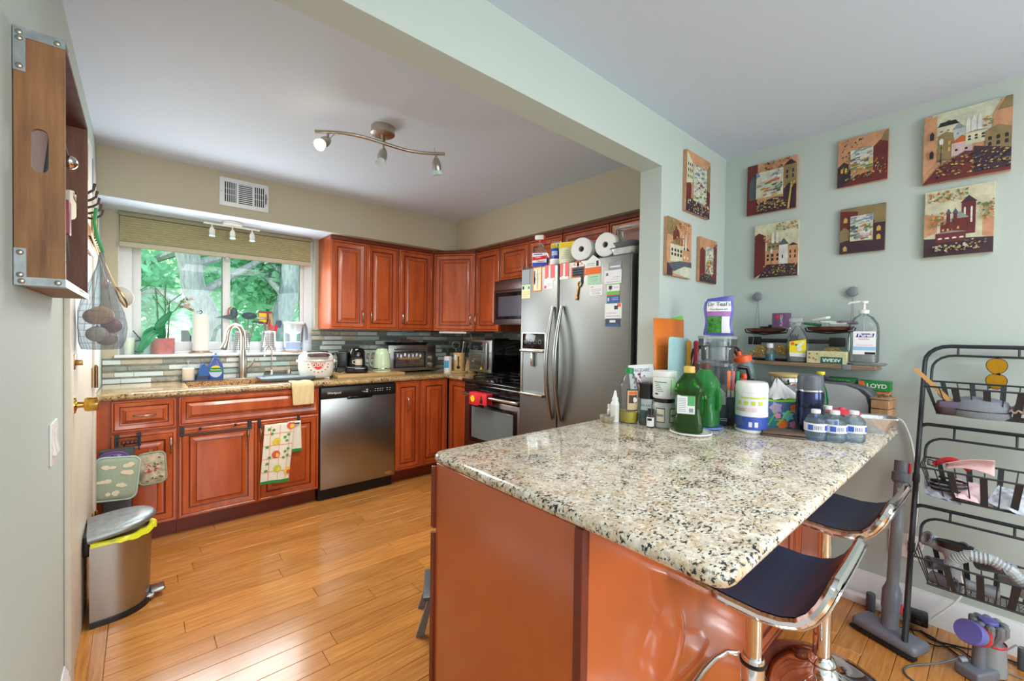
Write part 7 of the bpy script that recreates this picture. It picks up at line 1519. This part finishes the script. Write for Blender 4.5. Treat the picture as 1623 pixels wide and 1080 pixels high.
t = T('small_frame', 'narrow dark framed picture on the left wall beyond the crate', 'picture', (XL, 2.10, 2.055)); O('frame', B().rbox(.0, .028, -.10, .10, -.06, .06, .003), M['woodr'], t); O('picture_sheet', B().rbox(.027, .0295, -.085, .085, -.048, .048, .001), mat('pale picture', (190, 190, 196), .5), t)
t = T('wall_phone', 'slim white wall-mounted handset holder beyond the crate', 'phone', (XL+.008, 2.55, 1.985)); O('holder', B().rbox(0, .032, -.06, .06, -.125, .095, .008), M['white'], t); O('dark_slot', B().rbox(.006, .026, -.0625, -.058, -.08, .07, .003), M['greyd'], t); O('blue_edge', B().rbox(.026, .036, .03, .058, -.11, .04, .003), mat('grey blue edge', (120, 150, 170), .5), t)
t = T('coat_hook_rail', 'row of dark curved hooks on the door beyond the crate', 'hook rail', (XL+.009, 2.46, 1.80)); O('rail', B().rbox(0, .008, -.30, .33, -.018, .018, .003), mat('ivory rail', (214, 206, 190), .5), t)
for k in range(5):
    y = -.23+k*.115; O('hook', B().tube([(.006, y, -.012), (.022, y, -.014), (.042, y, -.004), (.056, y, .010), (.060, y, .034)], [.005, .005, .0045, .004, .0045], 8), mat('dark bronze', (60, 46, 44), .4, .6), t)
t = T('key_rack', 'small orange-brown wooden key rack with dark hooks below the coat hooks', 'key rack', (XL+.009, 2.84, 1.72)); O('rack_board', B().rbox(0, .012, -.16, .16, -.07, .05, .006), mat('orange oak', (200, 130, 52), .4, var=.3, vs_=8), t)
for k in range(6):
    y = -.13+k*.052; O('hook', B().tube([(.012, y, -.01), (.03, y, -.018-.004*k), (.042, y, -.006-.004*k)], .0042, 6), mat('dark bronze', (60, 46, 44), .4, .6), t)
O('key_ring', B().tube([(.045, .0, -.05+0*a)if 0 else (.042, .10+.012*cos(a), -.045+.018*sin(a)) for a in [2*pi*k/12 for k in range(12)]], .0018, 5, closed=True), M['nickel'], t)
# mesh bag with onions
bx, by, bz_ = -.118, 2.35, 1.212
t = T('mesh_bag', 'dark mesh produce bag holding onions and potatoes, hanging on the door', 'bag', (bx, by, bz_))
def bagp(a, v):
    pr = [(0, .060), (.03, .072), (.09, .079), (.15, .074), (.20, .058), (.27, .034), (.33, .014), (.385, .006)]
    z = v*.385; k = max(i for i in range(len(pr)-1) if pr[i][0] <= z+1e-9); q = (z-pr[k][0])/(pr[k+1][0]-pr[k][0]); r_q = pr[k][1]*(1-q)+pr[k+1][1]*q
    r_q *= 1+.07*sin(3*a+z*20)+.05*sin(5*a); return (r_q*cos(a)*.92, r_q*sin(a)*1.15, z)
bagm = glass('dark mesh cloth', (206, 214, 220), .8, .16, 1.05, .2)
b = B(); b.surf(lambda u, v: bagp(2*pi*u, v), 44, 36); b.poly([bagp(2*pi*k/20, 0) for k in range(20)]); O('mesh_cloth', b, bagm, t, ang=80)
b = B()
for k in range(14): a = 2*pi*k/14; b.tube([bagp(a+v*.5, v) for v in [j/14 for j in range(15)]], .0006, 4)
for j in range(1, 9): b.tube([bagp(2*pi*k/20, j*.065) for k in range(20)], .0005, 4, closed=True)
o = O('mesh_threads', b, M['greyd'], t); o['kind'] = 'stuff'
O('drawstring', B().tube([bagp(0, 1), (-.01, .0, .44), (-.02, .01, .50), (-.015, .02, .56)], .006, 8), mat('green strap', (40, 140, 84), .6), t)
ON = [((.0, -.02, .135), .040, 'tan onion at the top front of the mesh bag', (238, 176, 136)), ((-.02, .030, .13), .036, 'tan onion at the top back of the mesh bag', (228, 166, 126)), ((.030, .02, .095), .034, 'purple onion at the right of the mesh bag', (160, 92, 112)), ((-.010, -.030, .060), .034, 'pale potato at the left of the mesh bag', (222, 206, 184)), ((.015, .02, .045), .036, 'brown potato at the bottom of the mesh bag', (186, 156, 134))]
for (p, r_q, lab, c) in ON:
    u_ = T('onion' if 'onion' in lab else 'potato', lab, 'vegetable', (bx+p[0], by+p[1], bz_+p[2]), 0, 'vegetables in the mesh bag'); O('flesh', B().ball((0, 0, 0), (r_q, r_q, r_q*.88), 18, 0, 10), mat('skin %d' % c[0], c, .4, var=.25, vs_=30), u_)
    O('root_tip', B().lathe([(.006, r_q*.84), (.003, r_q*1.05), (0, r_q*1.1)], 8), mat('dry tip', (170, 140, 100), .8), u_)
# strainer and ladle hanging beyond
t = T('strainer', 'wire mesh strainer hanging by its long handle beyond the mesh bag', 'strainer', (-.067, 2.60, 1.435), 0, None, (0, 0, .2))
mw_ = glass('fine steel mesh', (222, 220, 214), .3, .30, 1.2, .5); b = B(); b.T = Matrix.Rotation(1.15, 4, 'Y') @ Matrix.Identity(4); b.surf(lambda u, v: (.046*sin(v*pi/2)*cos(2*pi*u), .046*sin(v*pi/2)*sin(2*pi*u), .045*cos(v*pi/2)), 24, 8); O('mesh_bowl', b, mw_, t, ang=80)
b = B(); b.T = Matrix.Rotation(1.15, 4, 'Y'); b.tube([(.047*cos(a), .047*sin(a), 0) for a in [2*pi*k/24 for k in range(24)]], .0042, 6, closed=True); O('rim', b, M['bronze'], t)
for d in (-.008, .008): O('handle_wire', B().tube([(-.018, d, .045), (-.045, d, .12), (-.085, 0, .235), (-.095, 0, .262)], .003, 6), mat('tan wire', (200, 176, 140), .4, .4), t)
t = T('ladle', 'small tan ladle hanging behind the mesh bag', 'ladle', (-.115, 2.56, 1.49)); O('bowl', B().ball((0, 0, 0), (.018, .022, .026), 14), mat('rose gold', (206, 170, 150), .3, .5), t); O('handle', B().tube([(0, 0, .02), (-.03, 0, .15), (-.045, 0, .21)], .003, 6), mat('tan wire', (200, 176, 140), .4, .4), t)
# ---------------- paintings ----------------
PC = {'peach': (214, 158, 118), 'maroon': (112, 44, 44), 'plum': (66, 42, 56), 'olive': (150, 130, 88), 'cream': (222, 218, 186), 'sky': (190, 204, 206), 'white': (232, 232, 226), 'slate': (88, 96, 104), 'gold': (214, 176, 92), 'rust': (200, 100, 50), 'leaf': (110, 136, 70), 'blue': (110, 150, 190), 'grey': (150, 156, 156), 'pale': (212, 216, 190), 'ink': (40, 36, 42), 'pinkw': (220, 190, 190)}
PM = {k: mat('paint '+k, c, .45, bump=.3, bs=120, var=.16, vs_=26) for k, c in PC.items()}
def painting(label, W_, H_, place, shapes, seed, base='peach', frame=None, D=.020):
    """shapes in unit coords; local x to the viewer's right, front is -y"""
    loc, rz = place; t = T('painting', label, 'painting', loc, rz, 'small townscape canvases on the walls')
    O('canvas', B().rbox(0, W_, -D, 0, 0, H_, .0015, 1), PM[base], t)
    b = B(); names = []; lay = [0]; rq = random.Random(seed)
    def mi(c):
        if c not in names: names.append(c)
        return names.index(c)
    def P_(pts, c): lay[0] += 1; y = -D-.0003-.00006*lay[0]; b.poly([(min(1, max(0, x))*W_, y, min(1, max(0, z))*H_) for x, z in pts], mi(c))
    def house_(x, z, w_, h, c, roof=None, rh=.1, win='gold', nw=2, nr=2):
        P_([(x, z), (x+w_, z), (x+w_, z+h), (x, z+h)], c)
        if roof: P_([(x-.02, z+h), (x+w_+.02, z+h), (x+w_/2, z+h+rh)], roof)
        for i in range(nw):
            for j in range(nr):
                wx = x+w_*(i+.35)/nw*.95; wz = z+h*(.35+.5*j/max(1, nr)); P_([(wx, wz), (wx+w_*.14, wz), (wx+w_*.14, wz+h*.14), (wx+w_*.07, wz+h*.18), (wx, wz+h*.14)], win)
    def strokes(n, x0, x1, z0, z1, cols, L=.05, ang_=0):
        for k in range(n):
            x, z = rq.uniform(x0, x1), rq.uniform(z0, z1); a = ang_+rq.uniform(-.5, .5); l = L*rq.uniform(.5, 1.2); w_ = l*.28
            P_([(x, z), (x+l*.5*cos(a)-w_*sin(a), z+l*.5*sin(a)+w_*cos(a)), (x+l*cos(a), z+l*sin(a)), (x+l*.5*cos(a)+w_*sin(a), z+l*.5*sin(a)-w_*cos(a))], rq.choice(cols))
    def lamp(x, z, h): P_([(x-.006, z), (x+.006, z), (x+.006, z+h), (x-.006, z+h)], 'ink'); P_([(x-.02, z+h), (x+.02, z+h), (x+.028, z+h+.06), (x, z+h+.09), (x-.028, z+h+.06)], 'white')
    shapes(P_, house_, strokes, lamp)
    O('painted_scene', b, [PM[n_] for n_ in names], t, smooth=False)
    if frame:
        x0, x1, z0, z1 = frame; ib = B().rbox(x0*W_, x1*W_, -D-.007, -D-.001, z0*H_, z1*H_, .001, 1); O('inner_canvas', ib, PM['pale'], t)
        b2 = B(); nm2 = ['white', 'blue', 'leaf', 'gold', 'rust', 'grey', 'slate', 'pinkw']
        for k in range(60):
            u, v = rq.random(), rq.random(); x = (x0+(x1-x0)*u)*W_; z = (z0+(z1-z0)*v)*H_; s = .012*rq.uniform(.5, 1.3); a = rq.uniform(0, 3)
            c = rq.choice((0, 1, 0, 5)) if v > .6 else rq.choice((2, 3, 4, 5, 6, 7, 0)); y = -D-.0073-.00005*k
            xa, xb = max(x0*W_, x-s), min(x1*W_, x+s); za, zb = max(z0*H_, z-s*.5), min(z1*H_, z+s*.6); b2.poly([(xa, y, za), (xb, y, za+(zb-za)*.2), (xb, y, zb), (xa, y, zb-(zb-za)*.3)], c)
        O('inner_scene', b2, [PM[n_] for n_ in nm2], t, smooth=False)
    return t
def onstub(x0, z0): return ((x0, YD0-.001, z0), 0)
def onright(y0, z0): return ((XR-.001, y0, z0), -pi/2)
def sA(P, Hs, St, L):
    P([(0, 0), (1, 0), (1, .15), (0, .25)], 'plum'); P([(0, .22), (.2, .22), (.2, .45), (.1, .52), (0, .45)], 'maroon'); P([(.78, .1), (1, .05), (1, .5), (.9, .55), (.78, .48)], 'maroon'); P([(.8, .5), (1, .45), (1, .95), (.8, .8)], 'olive'); P([(0, .45), (.25, .5), (.3, .78), (.05, .95), (0, .95)], 'cream')
    for i in range(3):
        for j in range(3): P([(.05+i*.07, .55+j*.1), (.08+i*.07, .55+j*.1), (.08+i*.07, .60+j*.1), (.05+i*.07, .60+j*.1)], 'ink')
    St(70, .02, .95, .02, .2, ['grey', 'white', 'slate', 'gold'], .06)
painting('tall narrow painting of a rainy lane with a red umbrella, highest on the divider wall', .277, .325, onstub(2.182, 1.968), sA, 1, 'peach', (.25, .8, .2, .8))
def sB(P, Hs, St, L):
    P([(0, .7), (.45, .7), (.35, 1), (0, 1)], 'olive'); P([(.22, .62), (.48, .62), (.48, .78), (.35, .88), (.22, .76)], 'maroon'); Hs(.12, .25, .5, .3, 'cream', 'olive', .12, 'ink', 4, 2); Hs(.62, .26, .3, .24, 'peach', 'plum', .06, 'white', 2, 1)
    P([(.60, .5), (.66, .5), (.66, .68), (.63, .78), (.60, .68)], 'white'); P([(.72, .5), (.78, .5), (.78, .68), (.75, .78), (.72, .68)], 'white'); P([(0, .05), (1, .2), (1, .3), (.5, .28), (0, .2)], 'slate'); P([(.2, .05), (1, .0), (1, .2), (.7, .2), (.4, .12)], 'pale'); P([(0, 0), (.22, 0), (.2, .12), (0, .22)], 'plum'); St(60, .1, .9, .8, .98, ['gold', 'rust', 'leaf', 'olive'], .05); St(30, .3, .6, .55, .68, ['gold', 'rust', 'leaf'], .06)
painting('painting of a white riverside house under a bridge, lower left on the divider wall', .255, .295, onstub(1.997, 1.607), sB, 2)
def sC(P, Hs, St, L):
    P([(0, 0), (1, 0), (1, .16), (0, .2)], 'plum'); P([(0, .1), (.28, .16), (.28, .7), (.14, .78), (0, .7)], 'maroon'); P([(.72, .1), (1, .05), (1, .95), (.72, .8)], 'maroon'); St(50, .6, 1, .1, .95, ['gold', 'olive', 'rust'], .06, 1); St(30, .05, .8, .02, .2, ['grey', 'slate', 'leaf'], .06)
painting('smallest painting on the divider wall, beside the corner', .213, .250, onstub(2.354, 1.607), sC, 3, 'peach', (.28, .72, .2, .8))
def sD(P, Hs, St, L):
    P([(0, 0), (.22, 0), (.22, 1), (0, 1)], 'maroon'); P([(.05, .3), (.2, .3), (.2, .7), (.12, .8), (.05, .65)], 'slate'); P([(.2, 0), (1, 0), (1, .22), (.6, .28), (.2, .22)], 'plum'); Hs(.76, .45, .24, .4, 'olive', 'plum', .1, 'ink', 2, 2); P([(.75, .1), (1, .1), (1, .45), (.85, .5), (.75, .4)], 'plum'); St(80, .2, .8, .05, .25, ['gold', 'slate', 'gold', 'olive'], .055); St(45, .35, .85, .82, .97, ['rust', 'leaf', 'ink'], .05, .5); P([(.84, 0), (.88, 0), (.93, .5), (.90, .5)], 'gold'); P([(.88, .3), (.98, .5), (.96, .52)], 'gold')
painting('autumn street painting with a gold tree at its right, upper left on the right wall', .252, .288, onright(.999, 2.012), sD, 4, 'peach', (.2, .74, .3, .82))
def sE(P, Hs, St, L):
    P([(0, .5), (1, .6), (1, 1), (0, 1)], 'cream'); P([(0, 0), (.26, .12), (.26, .78), (.1, .85), (0, .8)], 'maroon'); Hs(.3, .5, .3, .15, 'olive', None, 0, 'ink', 3, 1); Hs(.26, .2, .35, .3, 'peach', None, 0, 'ink', 3, 2); Hs(.58, .2, .2, .38, 'white', 'slate', .12, 'ink', 1, 1); Hs(.78, .2, .22, .35, 'peach', 'plum', .05, 'ink', 2, 2); P([(.1, 0), (1, 0), (1, .22), (.3, .24)], 'plum'); St(90, .2, .95, .03, .22, ['gold', 'olive', 'slate'], .045); St(40, .5, .98, .85, .98, ['rust', 'leaf', 'gold'], .05); St(18, .2, .45, .66, .78, ['gold', 'rust'], .06); L(.42, .22, .22)
    for x in (.42, .52): P([(x, .62), (x+.06, .62), (x+.06, .76), (x+.03, .85), (x, .76)], 'white')
painting('painting of a wine-red tower and peach houses, lower left on the right wall', .219, .305, onright(.951, 1.640), sE, 5, 'cream')
def sF(P, Hs, St, L):
    P([(0, 0), (.28, 0), (.28, .42), (.13, .52), (0, .42)], 'plum'); P([(.1, 0), (1, 0), (1, .25), (.4, .2)], 'maroon'); P([(.72, .1), (1, .1), (1, .75), (.85, .82), (.72, .7)], 'maroon'); P([(.85, .8), (1, .75), (1, 1), (.92, .95)], 'olive'); St(60, .05, .5, .5, .95, ['rust', 'ink', 'leaf', 'gold'], .05, .7); St(90, .1, .95, .08, .42, ['leaf', 'pale', 'gold', 'rust', 'leaf'], .06, .5)
    for x in (.08, .16): P([(x, .28), (x+.05, .28), (x+.05, .37), (x, .37)], 'gold')
painting('painting with diagonal green leaves across a framed lake view, top middle of the right wall', .196, .240, onright(.566, 2.070), sF, 6, 'peach', (.27, .72, .32, .72))
def sG(P, Hs, St, L):
    P([(0, .3), (.4, .5), (.4, .9), (0, .95)], 'maroon'); P([(0, 0), (1, 0), (1, .2), (0, .3)], 'plum'); P([(0, .25), (.22, .3), (.22, .5), (.1, .58), (0, .5)], 'olive'); P([(.75, .2), (1, .2), (1, .62), (.75, .65)], 'plum'); P([(.75, .6), (1, .6), (.88, .75)], 'olive')
    for x, z in ((.08, .05), (.08, .68), (.82, .42), (.82, .24)): P([(x, z), (x+.09, z), (x+.09, z+.08), (x+.045, z+.12), (x, z+.08)], 'gold')
painting('small square painting with a bright sky inset, middle of the right wall', .176, .228, onright(.549, 1.729), sG, 7, 'olive', (.24, .74, .25, .80))
def sH(P, Hs, St, L):
    P([(.1, .5), (1, .5), (1, 1), (.1, 1)], 'pale'); Hs(.17, .68, .25, .12, 'cream', 'slate', .08, 'olive', 3, 1); P([(.17, .80), (.42, .80), (.38, .86), (.2, .86)], 'ink'); Hs(.17, .3, .2, .36, 'olive', 'olive', .06, 'gold', 2, 2); Hs(.36, .6, .12, .12, 'sky', 'grey', .08, 'slate', 1, 1); Hs(.34, .34, .24, .18, 'pinkw', 'rust', .1, 'ink', 2, 1)
    for x, w_ in ((.50, .05), (.56, .06), (.63, .05)): P([(x, .62), (x+w_, .62), (x+w_, .78), (x+w_/2, .88), (x, .78)], 'white')
    Hs(.50, .46, .24, .16, 'cream', 'grey', .03, 'ink', 3, 2); St(24, .68, .86, .65, .8, ['gold', 'leaf', 'rust'], .05); P([(.8, .3), (1, .25), (1, .85), (.9, 1), (.8, .8)], 'peach'); Hs(.72, .26, .28, .32, 'olive', 'olive', .07, 'ink', 3, 2); P([(.84, .84), (1, .84), (1, 1), (.93, 1)], 'olive'); P([(0, .12), (.16, .28), (.16, .98), (0, .9)], 'peach')
    P([(0, 0), (1, 0), (1, .26), (.5, .38), (.17, .2)], 'maroon'); P([(.6, .05), (1, .05), (1, .3), (.6, .42)], 'plum'); St(150, .15, .98, .06, .32, ['gold', 'gold', 'ink', 'olive', 'slate'], .045); L(.22, .2, .33)
    for z in (.35, .62): P([(.08, z), (.13, z), (.13, z+.09), (.105, z+.12), (.08, z+.09)], 'ink')
painting('largest painting: cobbled hill town with white church, upper right on the right wall', .262, .306, onright(.246, 2.004), sH, 8, 'peach', None, .024)
def sI(P, Hs, St, L):
    P([(0, .3), (.2, .36), (.2, .62), (0, .66)], 'peach'); P([(.85, .25), (1, .2), (1, .5), (.85, .55)], 'peach'); P([(0, 0), (1, 0), (1, .22), (0, .28)], 'plum'); Hs(.55, .3, .20, .46, 'maroon', 'plum', .1, 'white', 2, 3); Hs(.25, .3, .22, .2, 'maroon', 'grey', .06, 'gold', 3, 1); Hs(.42, .30, .22, .24, 'maroon', 'grey', .1, 'gold', 1, 1); Hs(.18, .2, .44, .14, 'maroon', 'grey', .03, 'white', 4, 1); Hs(.34, .5, .05, .12, 'maroon', 'slate', .08, 'ink', 1, 1); Hs(.44, .5, .05, .12, 'maroon', 'slate', .08, 'ink', 1, 1)
    St(90, .05, .6, .82, .97, ['rust', 'gold', 'leaf', 'pale'], .06); St(60, .76, .98, .5, .75, ['gold', 'rust', 'leaf'], .055); St(40, .1, .32, .45, .65, ['gold', 'rust', 'leaf'], .055); St(70, .15, .8, .06, .15, ['gold', 'olive', 'pale'], .045); St(14, .1, .9, .12, .2, ['leaf', 'pinkw'], .05)
painting('painting of a dark red brick church with tall tower, lower right on the right wall', .212, .296, onright(.237, 1.672), sI, 9, 'cream', None, .024)
